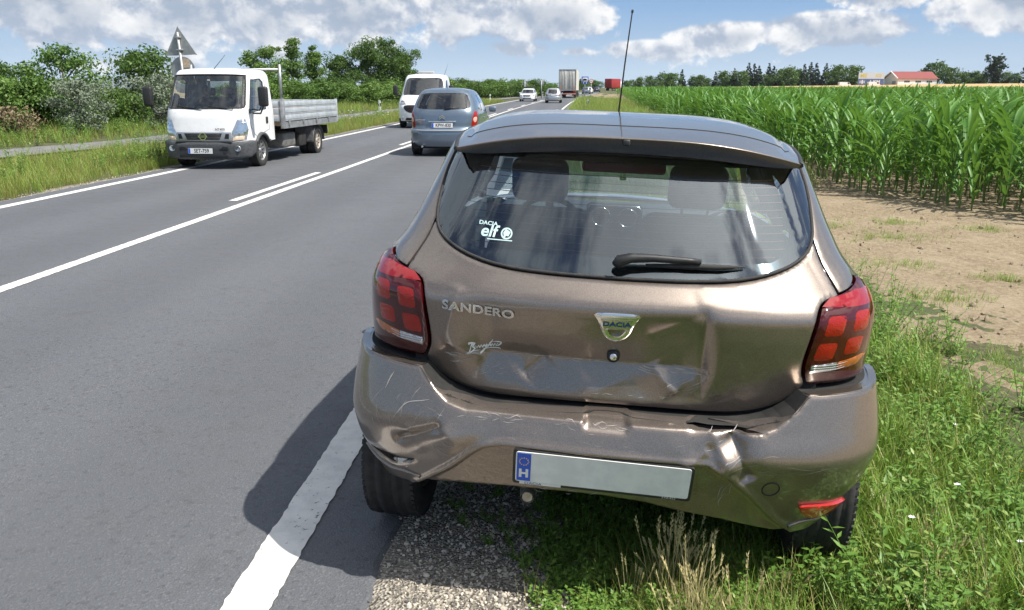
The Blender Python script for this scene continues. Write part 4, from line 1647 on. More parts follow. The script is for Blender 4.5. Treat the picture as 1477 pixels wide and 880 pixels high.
    b0 = len(VV)
    # rolled trailing edge and underside back to the glass
    te_ = V[0]
    for (dy, k) in ((-.003, .06), (-.001, .10), (.048, 1.0)):
        VV += [(p[0] * (1 - .004 * k), p[1] + dy * (1 - min(1, abs(p[0]) / .56) ** 4), p[2] - k * (.050 - .040 * min(1, abs(p[0]) / .56) ** 5)) for p in te_]
    gl_top = []
    for p in te_:
        x = p[0] * .985
        zt = 1.409 - .022 * (x / .57) ** 2
        gp = SH(np.array([uh(x, zt)]), np.array([zt]), False)[0]
        gl_top.append((gp[0], gp[1] + .004, gp[2] + .002))
    VV += gl_top
    rows = [list(range(0, ns))] + [[b0 + k * ns + c for c in range(ns)] for k in range(4)]
    FB = []
    for a, b in zip(rows[:-1], rows[1:]):
        FB += [(a[c + 1], a[c], b[c], b[c + 1]) for c in range(ns - 1)]
    # the side edge turns down
    roof = mesh_obj('roof', VV, F + FB, M_BROWN, car, smooth=True)
    for s in (0, ns - 1):
        ed = MB()
        P = [tuple(V[r, s] + np.array([0, 0, -.004])) for r in range(0, nt, 2)]
        ed.tube(P, .009, 6)
        ed.build('drip_strip', M_BLACK, roof)
    sm = MB()
    # seam between spoiler and roof skin
    r0 = 10
    sm.tube([tuple(V[r0, c] + np.array([0, 0, .0004])) for c in range(3, ns - 3)], .0016, 4)
    sm.build('spoiler_seam', M_DARK, roof)
    wj = MB()
    p = (te_[ns // 2][0], te_[ns // 2][1] + .004, te_[ns // 2][2] - .012)
    wj.bbox((p[0] - .012, p[1] - .012, p[2] - .012), (p[0] + .012, p[1] + .02, p[2] + .008), .005)
    wj.build('washer_nozzle', M_BLACK, roof)
    li = MB()
    n2 = 13
    L = []
    rr = [int(k) for k in np.linspace(17, nt - 1, 12)]
    cc_ = [int(k) for k in np.linspace(7, ns - 8, n2)]
    for r in rr:
        L += [tuple(V[r, c] - np.array([0, 0, .035])) for c in cc_]
    li.add(L, [(i * n2 + j, i * n2 + j + 1, (i + 1) * n2 + j + 1, (i + 1) * n2 + j) for i in range(len(rr) - 1) for j in range(n2 - 1)], True)
    li.build('headliner', M_LINING, car)
    an = MB()
    an.tube([(-.02, 1.95, 1.485), (-.02, 1.94, 1.505), (-.02, 1.93, 1.515)], [.016, .013, .006], 10)
    an.tube([(-.02, 1.93, 1.512), (-.008, 1.74, 1.74), (.006, 1.56, 1.945)], [.0042, .0034, .0026], 6)
    an.tube([(.006, 1.56, 1.945), (.007, 1.552, 1.955)], [.005, .005], 6)
    an.build('antenna', M_BLACK, car)

    # ---- wiper
    wp = empty('wiper', parent=car)
    a = MB()

    def G(x, z, d=.02):
        q_ = SGl(np.array([x]), np.array([z]))[0]
        return Vector((q_[0], q_[1] - d, q_[2] + d * .5))
    a.tube([G(-.01, 1.092, .02), G(.0, 1.099, .032), G(.035, 1.108, .034), G(.10, 1.111, .032), G(.20, 1.110, .028), G(.24, 1.109, .026)], [.012, .018, .015, .012, .010, .008], 10)
    a.build('arm', M_BLACK, wp)
    a = MB()
    a.tube([G(.08, 1.097, .012), G(.2, 1.099, .014), G(.30, 1.100, .014), G(.372, 1.104, .010)], [.005, .009, .008, .003], 8)
    a.build('blade', M_RUBBER, wp)

    # ---- inside
    it = MB()
    it.box((-.60, .35, .945), (.60, .78, .965))
    it.build('parcel_shelf', M_CLOTH, car)
    st_ = MB()
    st_.bbox((-.64, .80, .35), (.64, 1.02, .93), .06, 3)
    st_.bbox((-.64, .95, .28), (.64, 1.48, .46), .05, 3)
    rs = st_.build('rear_seat', M_CLOTH, car)
    for x in (-.36, .36):
        h_ = MB()
        h_.bbox((x - .14, .82, .91), (x + .14, .92, 1.02), .04, 3)
        h_.build('headrest', M_CLOTH, rs)
    for x in (-.37, .37):
        s_ = MB()
        lean = Matrix.Translation((x, 1.90, .5)) @ Matrix.Rotation(.32, 4, 'X') @ Matrix.Translation((-x, -1.90, -.5))
        s_.bbox((x - .25, 1.84, .45), (x + .25, 1.98, 1.08), .075, 4, lean)
        s_.bbox((x - .25, 1.95, .32), (x + .25, 2.45, .48), .05, 3)
        fs = s_.build('front_seat', M_CLOTH, car)
        h_ = MB()
        h_.bbox((x - .135, 1.86, 1.12), (x + .135, 1.96, 1.335), .05, 4, lean)
        h_.build('headrest', M_CLOTH, fs)
        for dx in (-.06, .06):
            pk = MB()
            pk.tube([lean @ Vector((x + dx, 1.91, 1.06)), lean @ Vector((x + dx, 1.91, 1.16))], .006, 6)
            pk.build('headrest_post', M_CHROME, fs)
    ds = MB()
    ds.bbox((-.70, 2.62, .62), (.70, 3.02, .955), .07, 4)
    ds.bbox((-.13, 2.25, .35), (.13, 2.68, .62), .04, 3)
    dash = ds.build('dashboard', M_TRIM, car)
    cp = MB()
    cp.bbox((-.165, 2.585, .66), (.165, 2.64, .985), .035, 3)
    cp.build('centre_console', pmat('console_black', (.03, .032, .036), .35), dash)
    for x in (-.078, .078):
        v_ = MB()
        v_.lathe([(.040, .0), (.056, -.006), (.060, -.018), (.054, -.022), (.046, -.014), (.044, .0)], 'y', 28, (x, 2.588, .905))
        v_.build('air_vent', M_CHROME, dash)
        v_ = MB()
        for k in range(4):
            v_.box((x - .042, 2.575, .878 + k * .016), (x + .042, 2.583, .882 + k * .016))
        v_.build('vent_vanes', M_BLACK, dash)
    fr_ = MB()
    fr_.tube([(-.16, 2.578, .72), (-.16, 2.578, .95), (-.14, 2.578, .972), (.14, 2.578, .972), (.16, 2.578, .95), (.16, 2.578, .72)], .006, 6)
    fr_.build('console_trim', M_CHROME, dash)
    sw = MB()
    ang = Matrix.Translation((-.37, 2.42, .86)) @ Matrix.Rotation(math.radians(-65), 4, 'X')
    ring = [ang @ Vector((.185 * math.cos(t), .185 * math.sin(t), 0)) for t in np.linspace(0, 2 * PI, 33)]
    sw.tube(ring, .016, 8, caps=False)
    sw.tube([ang @ Vector((-.17, 0, 0)), ang @ Vector((0, -.02, -.03)), ang @ Vector((.17, 0, 0))], .02, 6)
    sw.tube([ang @ Vector((0, -.17, 0)), ang @ Vector((0, -.02, -.03))], .02, 6)
    sw.build('steering_wheel', M_BLACK, car)
    rv = MB()
    rv.bbox((-.12, 2.36, 1.28), (.12, 2.40, 1.35), .015, 2)
    rv.build('rear_view_mirror', M_BLACK, car)
    sl3 = MB()
    sl3.bbox((-.135, .455, 1.345), (.135, .50, 1.385), .012, 3)
    sl3.build('high_stop_lamp', pmat('stop_lamp', (.70, .05, .055), .3), car)
    fl_ = MB()
    fl_.box((-.60, .42, .24), (.60, 3.75, .30))
    fl_.box((-.80, 1.02, .22), (.80, 2.86, .29))
    fl_.box((-.58, .22, .40), (.58, .40, .60))
    for s in (-1, 1):
        fl_.box((s * .60 - .03, .3, .3), (s * .60 + .03, 3.6, .66))
    fl_.box((-.66, .34, .62), (.66, .82, .64))
    fl_.box((-.62, .20, .64), (.62, .24, .92))
    fl_.box((-.72, 2.98, .3), (.72, 3.04, .80))
    fl_.build('floor_pan', M_DARK, car)
    for s in (-1, 1):
        lg = MB()
        # dark lining inside the pillars and quarters, seen through the rear window
        pts_o = [(UY(.56, 1.05), 1.0), (UY(.70, 1.38), 1.40), (UY(1.0, 1.38), 1.40), (UY(1.16, 1.05), .98)]
        P = [SD(np.array([s * u]), np.array([z]))[0] * np.array([.94, 1, 1]) for u, z in pts_o]
        lg.add(P, [(0, 1, 2, 3)])
        P = [SD(np.array([s * u]), np.array([z]))[0] * np.array([.95, 1, 1]) for u, z in [(UY(.5, .9), .60), (UY(.5, .9), .98), (UY(2.95, .9), .95), (UY(2.95, .9), .60)]]
        lg.add(P, [(0, 1, 2, 3)])
        P = [SD(np.array([s * u]), np.array([z]))[0] * np.array([.95, 1, 1]) + np.array([0, .02, 0]) for u, z in [(uh(.606, 1.15), 1.15), (uh(.592, 1.40), 1.39), (UY(.75, 1.39), 1.39), (UY(.60, 1.08), 1.06)]]
        lg.add(P, [(0, 1, 2, 3)])
        lg.build('side_trim', M_TRIM, car)
    ex_ = MB()
    ex_.tube([(-.24, .45, .34), (-.24, .16, .345), (-.235, .12, .338)], .022, 14, caps=False)
    ex_.tube([(-.24, .30, .34), (-.235, .126, .338)], .017, 10)
    ex_.build('exhaust_pipe', noisy('exhaust_steel', (.30, .27, .22), (.50, .46, .40), 30, .4, .6), car)

    # ---- wheels
    for s in (-1, 1):
        wheel_parts(car, (s * .752, .645, .296), .312, .195, .20, s, 8)
        wheel_parts(car, (s * .74, 3.235, .30), .312, .185, .20, s, 8)
    ax = MB()
    ax.tube([(-.66, .66, .28), (.66, .66, .28)], .045, 10)
    ax.build('rear_axle', M_DARK, car)
    return car


build_hero()
# ------------------------------------------------------------------ plants
def leaf_mat(name, c1, c2, c3=None, trans=0.35, rough=0.5, scale=3.0, spec=0.35, thr=0.86):
    """leaf green that varies from plant to plant and lets some light through"""
    if name in MATS:
        return MATS[name]
    m = bpy.data.materials.new(name)
    m.use_nodes = True
    t = NT(m.node_tree)
    b = t.n('ShaderNodeBsdfPrincipled')
    tl = t.n('ShaderNodeBsdfTranslucent')
    oi = t.n('ShaderNodeObjectInfo')
    geo = t.n('ShaderNodeNewGeometry')
    rn = oi.outputs['Random']
    isl = geo.outputs['Random Per Island']
    f = t.m('ADD', t.m('MULTIPLY', rn, 0.5), t.m('MULTIPLY', isl, 0.5))
    c = t.mix(f, (*c1, 1), (*c2, 1))
    if c3:
        c = t.mix(t.m('MULTIPLY', t.m('GREATER_THAN', isl, thr), 0.8), c, (*c3, 1))
    t.link(c, b.inputs['Base Color'])
    b.inputs['Roughness'].default_value = rough
    b.inputs['Specular IOR Level'].default_value = spec
    t.link(t.mix(0.5, c, (0.20, 0.34, 0.04, 1)) if trans > 0.2 else c, tl.inputs[0])
    mx = t.n('ShaderNodeMixShader')
    mx.inputs[0].default_value = trans
    t.link(b.outputs[0], mx.inputs[1])
    t.link(tl.outputs[0], mx.inputs[2])
    o = t.n('ShaderNodeOutputMaterial')
    t.link(mx.outputs[0], o.inputs[0])
    MATS[name] = m
    return m


L_CORN = leaf_mat('maize_leaf', (0.066, 0.18, 0.028), (0.145, 0.315, 0.056), (0.30, 0.32, 0.10), 0.32, 0.42, thr=0.95)
L_STALK = leaf_mat('maize_stalk', (0.12, 0.20, 0.05), (0.17, 0.24, 0.07), None, 0.05, 0.5)
L_GRASS = leaf_mat('grass_blade', (0.15, 0.265, 0.034), (0.28, 0.43, 0.075), (0.44, 0.40, 0.15), 0.36, 0.45)
L_GRASSY = leaf_mat('grass_blade_yellow', (0.17, 0.20, 0.04), (0.30, 0.29, 0.075), (0.42, 0.34, 0.13), 0.28, 0.55)
L_DRY = leaf_mat('dry_stalk', (0.46, 0.39, 0.18), (0.64, 0.55, 0.29), None, 0.15, 0.6)
L_WEED = leaf_mat('weed_leaf', (0.11, 0.22, 0.036), (0.21, 0.36, 0.075), (0.28, 0.36, 0.09), 0.28, 0.45)
L_TREE = leaf_mat('tree_leaf', (0.040, 0.090, 0.018), (0.095, 0.170, 0.032), (0.13, 0.20, 0.045), 0.22, 0.5)
L_TREE2 = leaf_mat('tree_leaf_light', (0.075, 0.15, 0.026), (0.16, 0.26, 0.055), None, 0.26, 0.5)
L_SILV = leaf_mat('silver_leaf', (0.13, 0.165, 0.105), (0.24, 0.285, 0.20), None, 0.15, 0.6)
L_CONI = leaf_mat('conifer_needle', (0.016, 0.036, 0.016), (0.034, 0.064, 0.026), None, 0.05, 0.6)
L_BROWN = leaf_mat('dead_brush', (0.15, 0.11, 0.06), (0.24, 0.19, 0.11), None, 0.1, 0.7)
L_PETAL = pmat('white_petal', (0.80, 0.78, 0.80), 0.6)
L_YELLOW = pmat('yellow_petal', (0.75, 0.52, 0.04), 0.6)
M_BARK = noisy('bark', (0.09, 0.07, 0.05), (0.17, 0.14, 0.10), 12, 0.9, bmp=0.6, bdist=0.02)


class LeafMesh:
    """gathers blades and leaves into one mesh"""
    def __init__(self):
        self.v, self.f, self.m = [], [], []

    def blade(self, base, az, tilt, length, width, droop, n=4, fold=0.0, mat=0, twist=0.0):
        p = Vector(base)
        h = Vector((math.cos(az), math.sin(az), 0))
        s0 = Vector((-math.sin(az), math.cos(az), 0))
        a = tilt
        b = len(self.v)
        st = length / n
        cols = 3 if fold else 2
        for i in range(n + 1):
            t = i / n
            w = width * (1 - t) ** 0.7 * (0.55 + 0.9 * min(t * 3, 1) * 0.5) if not fold else width * (0.55 + 1.2 * t) * (1 - t ** 2.2) if i < n else 0.0
            d = h * math.cos(a) + Vector((0, 0, math.sin(a)))
            up = -h * math.sin(a) + Vector((0, 0, math.cos(a)))
            s = s0 * math.cos(twist * t) + up * math.sin(twist * t)
            if fold:
                self.v += [tuple(p - s * w / 2 + up * fold * w), tuple(p), tuple(p + s * w / 2 + up * fold * w)]
            else:
                self.v += [tuple(p - s * w / 2), tuple(p + s * w / 2)]
            p = p + d * st
            a -= droop / n * (0.4 + 1.2 * t)
        for i in range(n):
            for c in range(cols - 1):
                q = b + i * cols + c
                self.f.append((q, q + 1, q + cols + 1, q + cols))
                self.m.append(mat)

    def leaf(self, p, d, nrm, L, W, mat=0):
        """flat pointed leaf"""
        d = Vector(d).normalized()
        s = d.cross(Vector(nrm)).normalized()
        up = s.cross(d)
        p = Vector(p)
        b = len(self.v)
        self.v += [tuple(p), tuple(p + d * L * .4 + s * W / 2 + up * W * .15), tuple(p + d * L), tuple(p + d * L * .4 - s * W / 2 + up * W * .15)]
        self.f += [(b, b + 1, b + 2), (b, b + 2, b + 3)]
        self.m += [mat, mat]

    def stem(self, p, q, r0, r1, mat=0, n=4):
        p, q = Vector(p), Vector(q)
        d = (q - p).normalized()
        u = d.orthogonal().normalized()
        w = d.cross(u)
        b = len(self.v)
        for (c, r) in ((p, r0), (q, r1)):
            for k in range(n):
                t = 2 * PI * k / n
                self.v.append(tuple(c + (u * math.cos(t) + w * math.sin(t)) * r))
        for k in range(n):
            self.f.append((b + k, b + (k + 1) % n, b + n + (k + 1) % n, b + n + k))
            self.m.append(mat)

    def mesh(self, name, mats):
        me = bpy.data.meshes.new(name)
        me.from_pydata(self.v, [], self.f)
        for m in mats:
            me.materials.append(m)
        me.polygons.foreach_set('material_index', self.m)
        me.polygons.foreach_set('use_smooth', [True] * len(self.f))
        me.update()
        return me


# ---- maize
def maize_spec(seed):
    R = random.Random(seed)
    H = R.uniform(1.0, 1.18)
    az = R.uniform(0, PI)
    leaves = []
    n = R.randint(10, 12)
    for k in range(n):
        t = (k + .8) / n
        z = H * (0.10 + 0.90 * t)
        a = az + (k % 2) * PI + R.uniform(-.45, .45)
        L = (0.50 + 0.42 * math.sin(PI * min(1, t * .85 + .1))) * R.uniform(.85, 1.1)
        tilt = math.radians(R.uniform(48, 66) + 14 * t)
        dr = math.radians(R.uniform(85, 130) - 45 * t)
        leaves.append((z, a, tilt, L, R.uniform(.055, .078), dr, R.uniform(-.7, .7)))
    return H, leaves


def maize_leaf_mesh(spec):
    z, a, tilt, L, W, dr, tw = spec
    lm = LeafMesh()
    lm.blade((0, 0, z), a, tilt, L, W, dr, 7, 0.20, 0, tw)
    return lm


def maize_stalk(lm, H, mat):
    for k in range(5):
        z0, z1 = H * k / 5, H * (k + 1) / 5
        lm.stem((0, 0, z0), (0, 0, z1), .017 * (1 - .1 * k), .017 * (1 - .1 * (k + 1)), mat, 6)


MAIZE = [maize_spec(100 + i) for i in range(7)]
MAIZE_ME, MAIZE_PARTS = [], []
for i, (H, lv) in enumerate(MAIZE):
    lm = LeafMesh()
    maize_stalk(lm, H, 1)
    for sp in lv:
        lm.blade((0, 0, sp[0]), sp[1], sp[2], sp[3], sp[4], sp[5], 7, 0.20, 0, sp[6])
    MAIZE_ME.append(lm.mesh('maize_plant', [L_CORN, L_STALK]))
    st = LeafMesh()
    maize_stalk(st, H, 0)
    MAIZE_PARTS.append((st.mesh('stalk', [L_STALK]), [maize_leaf_mesh(s).mesh('leaf', [L_CORN]) for s in lv]))


def corn_front(y):
    """left limit of the maize at a distance"""
    return 4.45 + float(curve(y)) if y > 14.8 else 4.45 + (14.8 - y) * 0.52


def build_maize():
    P = []
    R = random.Random(41)
    y = 5.0
    rows = np.arange(4.4, 130, 0.74)
    for xrow in rows:
        ystep = 0.19
        y = 5.0 + R.uniform(0, .2)
        while y < 200:
            st = ystep if y < 35 else (.27 if y < 60 else (.5 if y < 110 else .8))
            y += st * R.uniform(.8, 1.25)
            x = xrow + R.gauss(0, .05) + float(curve(y))
            if y > 75 and int((xrow - 4.4) / .74 + .5) % 2:
                continue
            if x < corn_front(y) + R.uniform(0, .25) or x > .74 * y + 4.5:
                continue
            if R.random() < .04:
                continue
            P.append((x, y))
    P = np.array(P)
    d = np.hypot(P[:, 0], P[:, 1])
    P = P[np.argsort(d)]
    ang = np.arctan2(P[:, 0], P[:, 1])
    vis = ang < math.atan(.60)
    first = np.where(vis)[0][:300]
    mask = np.zeros(len(P), bool)
    mask[first] = True
    grp = 'maize plants along the near edge of the field'
    lab_n = 'tall green maize plant in the front row beside the bare soil'
    lab_f = 'green maize plant standing among the front rows of the field'
    for k, i in enumerate(first):
        x, y = P[i]
        j = R.randrange(7)
        rz = R.uniform(0, 2 * PI)
        s = R.uniform(.80, 1.13) * (0.86 if x - corn_front(y) < .5 and R.random() < .5 else 1)
        z = tz(x, y) - .01
        rot = (R.gauss(0, .04), R.gauss(0, .04), rz)
        if k < 70:
            root = empty('maize_plant', (x, y, z), rot, lab_n, 'maize', 'maize plants in the front row')
            root.scale = (s, s, s)
            st, lv = MAIZE_PARTS[j]
            link_mesh('stalk', st, root)
            for l in lv:
                link_mesh('leaf', l, root)
        else:
            o = link_mesh('maize_plant', MAIZE_ME[j], None, (x, y, z), rot)
            o.scale = (s, s, s)
            tag(o, lab_f, 'maize', grp)
    Q = P[~mask]
    n = len(Q)
    zz = terrain(Q[:, 0], Q[:, 1]) - .01
    rots = np.stack([NR.normal(0, .04, n), NR.normal(0, .04, n), NR.uniform(0, 2 * PI, n)], -1)
    s = NR.uniform(.80, 1.14, n) * (1 + .06 * wavy(Q[:, 0], Q[:, 1], .25))
    wide = np.interp(Q[:, 1], [50, 120, 200], [1, 1.5, 1.9])
    scatter('maize_field', np.column_stack([Q, zz]), rots, np.stack([s * wide, s * wide, s], -1), NR.integers(0, 7, n), MAIZE_ME, label='dense green maize field stretching to the horizon', cat='maize')


# ---- grass, weeds and stones
def tuft(seed, n, h0, h1, w, spread, droop=(.3, 1.3), mats=(L_GRASS,), tilt0=55):
    R = random.Random(seed)
    lm = LeafMesh()
    for k in range(n):
        a = R.uniform(0, 2 * PI)
        r = spread * math.sqrt(R.random())
        lm.blade((r * math.cos(a), r * math.sin(a), -.01), R.uniform(0, 2 * PI), math.radians(R.uniform(tilt0, 88)), R.uniform(h0, h1), w * R.uniform(.7, 1.3), R.uniform(*droop), 4)
    return lm.mesh('grass_tuft', list(mats))


def weed(seed, stems, h, leaf, w, mats=(L_WEED,)):
    R = random.Random(seed)
    lm = LeafMesh()
    for k in range(stems):
        a = R.uniform(0, 2 * PI)
        lean = R.uniform(.1, .8)
        top = Vector((math.cos(a) * lean * h, math.sin(a) * lean * h, h * R.uniform(.6, 1.1)))
        lm.stem((0, 0, -.01), top, .0022, .0010, 0, 3)
        m = int(6 + h * 28)
        for j in range(m):
            t = .12 + .88 * j / m
            p = top * t
            aa = j * 2.4 + R.uniform(-.4, .4)
            d = Vector((math.cos(aa), math.sin(aa), R.uniform(.0, .7)))
            lm.leaf(p, d, (0, 0, 1), leaf * R.uniform(.7, 1.2) * (1.1 - .4 * t), w * R.uniform(.8, 1.2))
    return lm.mesh('weed', list(mats))


def dry_tuft(seed, n, h0, h1):
    R = random.Random(seed)
    lm = LeafMesh()
    for k in range(n):
        a = R.uniform(0, 2 * PI)
        r = .04 * math.sqrt(R.random())
        b = Vector((r * math.cos(a), r * math.sin(a), 0))
        L = R.uniform(h0, h1)
        az = R.uniform(0, 2 * PI)
        ln = R.uniform(.05, .5)
        tip = b + Vector((math.cos(az) * ln * L, math.sin(az) * ln * L, L * (1 - ln * .3)))
        mid = (b + tip) / 2 + Vector((0, 0, L * .06))
        lm.stem(b, mid, .0013, .0011, 0, 3)
        lm.stem(mid, tip, .0011, .0007, 0, 3)
        d = (tip - mid).normalized()
        for j in range(9):
            q = tip - d * L * .018 * j
            aa = j * 2.2
            lm.leaf(q, d + Vector((math.cos(aa), math.sin(aa), 0)) * .35, (math.sin(aa), 1, .3), .016, .005)
    for k in range(n):
        lm.blade((R.gauss(0, .03), R.gauss(0, .03), 0), R.uniform(0, 2 * PI), math.radians(R.uniform(40, 85)), R.uniform(h0 * .5, h0), .004, R.uniform(.4, 1.6), 4)
    return lm.mesh('dry_tuft', [L_DRY])


def flower(seed, mat, r=.011):
    R = random.Random(seed)
    lm = LeafMesh()
    top = Vector((.01, 0, R.uniform(.15, .22)))
    lm.stem((0, 0, 0), top, .0013, .001, 1, 3)
    for k in range(6):
        a = 2 * PI * k / 6
        lm.leaf(top, (math.cos(a), math.sin(a), .35), (0, 0, 1), r, r * .9, 0)
    return lm.mesh('flower', [mat, L_WEED])


def stone_mesh(seed, mat):
    R = random.Random(seed)
    bm = bmesh.new()
    bmesh.ops.create_icosphere(bm, subdivisions=1, radius=.5)
    sx, sy, sz = R.uniform(.8, 1.3), R.uniform(.7, 1.0), R.uniform(.45, .75)
    for v in bm.verts:
        k = R.uniform(.8, 1.15)
        v.co = Vector((v.co.x * sx * k, v.co.y * sy * k, v.co.z * sz * k))
    me = bpy.data.meshes.new('stone')
    bm.to_mesh(me)
    bm.free()
    me.materials.append(mat)
    return me


def stone_mat():
    m, t, b, o = nmat('gravel_stone')
    oi = t.n('ShaderNodeObjectInfo')
    r = oi.outputs['Random']
    c = t.mix(r, (0.26, 0.235, 0.19, 1), (0.60, 0.54, 0.45, 1))
    c = t.mix(t.m('MULTIPLY', t.m('LESS_THAN', r, 0.3), 0.8), c, (0.10, 0.095, 0.09, 1))
    t.link(c, b.inputs['Base Color'])
    b.inputs['Roughness'].default_value = 0.85
    return m


def rand_pts(n, x0, x1, y0, y1, dens=None):
    P = np.stack([NR.uniform(x0, x1, n), NR.uniform(y0, y1, n)], -1)
    if dens is not None:
        P = P[NR.random(len(P)) < dens(P[:, 0], P[:, 1])]
    return P


def wavy(X, Y, s=1.0, p=0.0):
    return (np.sin(X * 2.1 * s + p) * np.cos(Y * 1.7 * s + p * 2) + np.sin(X * .9 * s - Y * 1.3 * s + p * 3) + np.sin(X * 4.3 * s + Y * 3.1 * s + p)) / 3


def put(name, P, protos, smin, smax, label, cat, hfun=None, sink=0.0, lean=.1, follow=True, pick=None):
    P = P.copy()
    if follow:
        P[:, 0] += curve(P[:, 1])
    n = len(P)
    z = terrain(P[:, 0], P[:, 1]) - sink
    s = NR.uniform(smin, smax, n)
    if hfun is not None:
        s = s * hfun(P[:, 0], P[:, 1])
    rots = np.stack([NR.normal(0, lean, n), NR.normal(0, lean, n), NR.uniform(0, 2 * PI, n)], -1)
    idx = NR.integers(0, len(protos), n) if pick is None else pick
    return scatter(name, np.column_stack([P, z]), rots, np.stack([s, s, s], -1), idx, protos, label=label, cat=cat)


CARX0, CARX1 = -0.55, 1.05      # where the hatchback stands


def build_verge():
    G1 = [tuft(i, 16, .10, .26, .0052, .05, (.4, 1.7)) for i in range(5)]
    G2 = [tuft(20 + i, 14, .16, .38, .0062, .06, (.5, 1.6)) for i in range(4)]
    GY = [tuft(40 + i, 16, .12, .34, .0042, .06, (.2, 1.2), (L_GRASSY,)) for i in range(4)]
    W1 = [weed(60 + i, 5, .10, .030, .013) for i in range(4)]
    W2 = [weed(80 + i, 5, .24, .042, .016) for i in range(4)]
    W3 = [weed(90 + i, 3, .42, .055, .014) for i in range(3)]
    D1 = [dry_tuft(120 + i, 8, .15, .30) for i in range(4)]
    FW = [flower(1, L_PETAL, .016), flower(2, L_PETAL, .012), flower(3, L_YELLOW, .010)]

    def edge_fade(X, Y):
        # grass thins out over the gravel and toward the bare soil
        a = np.clip((X - .02 + .10 * wavy(X, Y, 2.2)) / .28, 0, 1)
        lim = 2.45 + .22 * np.sin(Y * .9) + .14 * np.sin(Y * 2.7 + 1) + .25 * wavy(X, Y, 1.2, .4)
        return a * np.clip((lim - X) / .35, 0.0, 1)
    near = rand_pts(9000, -.15, 2.9, .9, 9.5, lambda X, Y: edge_fade(X, Y) * np.where(Y < 5.5, 1, .75))
    hgt = lambda X, Y: np.clip(.62 + .5 * (X - .5), .55, 1.05) * (1 + .25 * wavy(X, Y, 1.4, .9))
    put('verge_grass', near, G1 + G2, .75, 1.15, 'lush green grass on the verge right of the brown car', 'grass', hgt)
    P = rand_pts(2600, -.12, 2.8, 1.0, 9, lambda X, Y: edge_fade(X, Y) * np.clip(.55 + .7 * wavy(X, Y, 1.1, 2.2), .05, 1))
    put('yellow_grass', P, GY, .7, 1.1, 'yellowing grass scattered through the right verge', 'grass', hgt)
    P = rand_pts(3200, -.25, 2.7, .9, 8, lambda X, Y: np.clip((X + .12 + .12 * wavy(X, Y, 3)) / .2, 0, 1) * np.clip(.5 + .8 * wavy(X, Y, 1.6, 1.0), .1, 1) * np.where(X > 2.2, .25, 1))
    put('verge_weeds', P, W1 + W2, .7, 1.2, 'broad-leaved weeds growing through the verge grass', 'weeds', lambda X, Y: np.clip(.55 + .5 * (X - .2), .5, 1.1))
    P = rand_pts(420, .95, 2.6, 1.2, 8, lambda X, Y: np.clip(.4 + .8 * wavy(X, Y, 1.3, 3), 0, 1))
    put('tall_weeds', P, W3, .7, 1.05, 'taller leafy weeds standing in the right verge', 'weeds')
    # low creeping weeds and dry grass behind the bumper
    P = rand_pts(1700, -.12, .75, 1.7, 3.3, lambda X, Y: np.clip((X + .10) / .2, 0, 1))
    put('creeping_weeds', P, W1, .5, 1.0, 'low creeping weeds behind the rear bumper', 'weeds')
    P = rand_pts(1500, -.55, .06, 1.6, 5, lambda X, Y: np.clip(1.6 * wavy(X, Y, 2.4, 1.7) - .15, 0, 1) * np.clip((X + .55) / .5, 0, 1) ** 1.5)
    put('gravel_weeds', P, W1, .35, .8, 'small weeds creeping onto the gravel shoulder', 'weeds')
    P = np.concatenate([np.stack([NR.normal(.34, .12, 15), NR.normal(2.36, .11, 15)], -1), np.stack([NR.normal(.62, .15, 8), NR.normal(2.15, .12, 8)], -1), np.stack([NR.normal(1.45, .3, 18), NR.normal(2.3, .3, 18)], -1)])
    put('dry_grass', P, D1, .7, 1.15, 'straw-coloured dry grass under the number plate', 'grass')
    P = np.concatenate([np.stack([NR.normal(.40, .16, 40), NR.normal(2.30, .16, 40)], -1), rand_pts(90, .2, 1.2, 1.6, 2.3)])
    put('straw_grass', P, GY, .5, .85, 'yellow grass tufts below the rear bumper', 'grass')
    P = rand_pts(26, .9, 2.6, 1.4, 7)
    put('verge_flowers', P, FW, .8, 1.3, 'small white and yellow flowers in the right verge', 'flowers')
    # right verge running on beside the maize
    P = rand_pts(22000, -.35, 4.6, 8.5, 95, lambda X, Y: np.clip((X + .35) / .4, 0, 1) * np.where(Y < 15, np.clip((2.8 - X) / .5, 0, 1), np.where((X > 2.3) & (X < 3.2) & (Y < 30), .35, 1)) * np.interp(Y, [8, 30, 95], [1, .55, .28]))
    put('far_verge_grass', P, G2 + GY, 1.1, 1.9, 'tall grass strip between the road and the maize', 'grass', lambda X, Y: np.interp(Y, [8, 30, 95], [1, 1.25, 1.8]))
    # grass islands on the bare track
    C = [(3.4, 8.3, .35, .25), (3.9, 9.9, .5, .3), (4.4, 11.1, .35, .3), (3.3, 10.8, .5, .4), (5.2, 10.6, .3, .2), (5.0, 7.4, .5, .3), (4.7, 6.3, .35, .2), (3.2, 7.0, .4, .3), (3.0, 12.6, .6, .6), (4.1, 7.7, .3, .15), (2.9, 5.2, .3, .4)]
    P = np.concatenate([np.stack([NR.normal(a, c * .6, int(300 * c * d + 25)), NR.normal(b, d * .6, int(300 * c * d + 25))], -1) for a, b, c, d in C])
    put('track_grass', P, [tuft(160 + i, 12, .05, .12, .004, .05, (.5, 1.4)) for i in range(3)], .7, 1.2, 'short grass patches on the bare soil track', 'grass', follow=False)
    # far side
    sh = lambda X, Y: np.interp(Y, [5, 40, 100], [1, .5, .25])
    P = rand_pts(26000, -12.2, -8.45, 5, 95, lambda X, Y: sh(X, Y) * np.clip((-8.45 - X) / .35, 0, 1) * np.clip(((np.interp(Y, [8, 18.5, 25, 40, 90], [17.5, 14.2, 12.9, 12.3, 12.2]) - 1.0) + X) / .3, 0, 1))
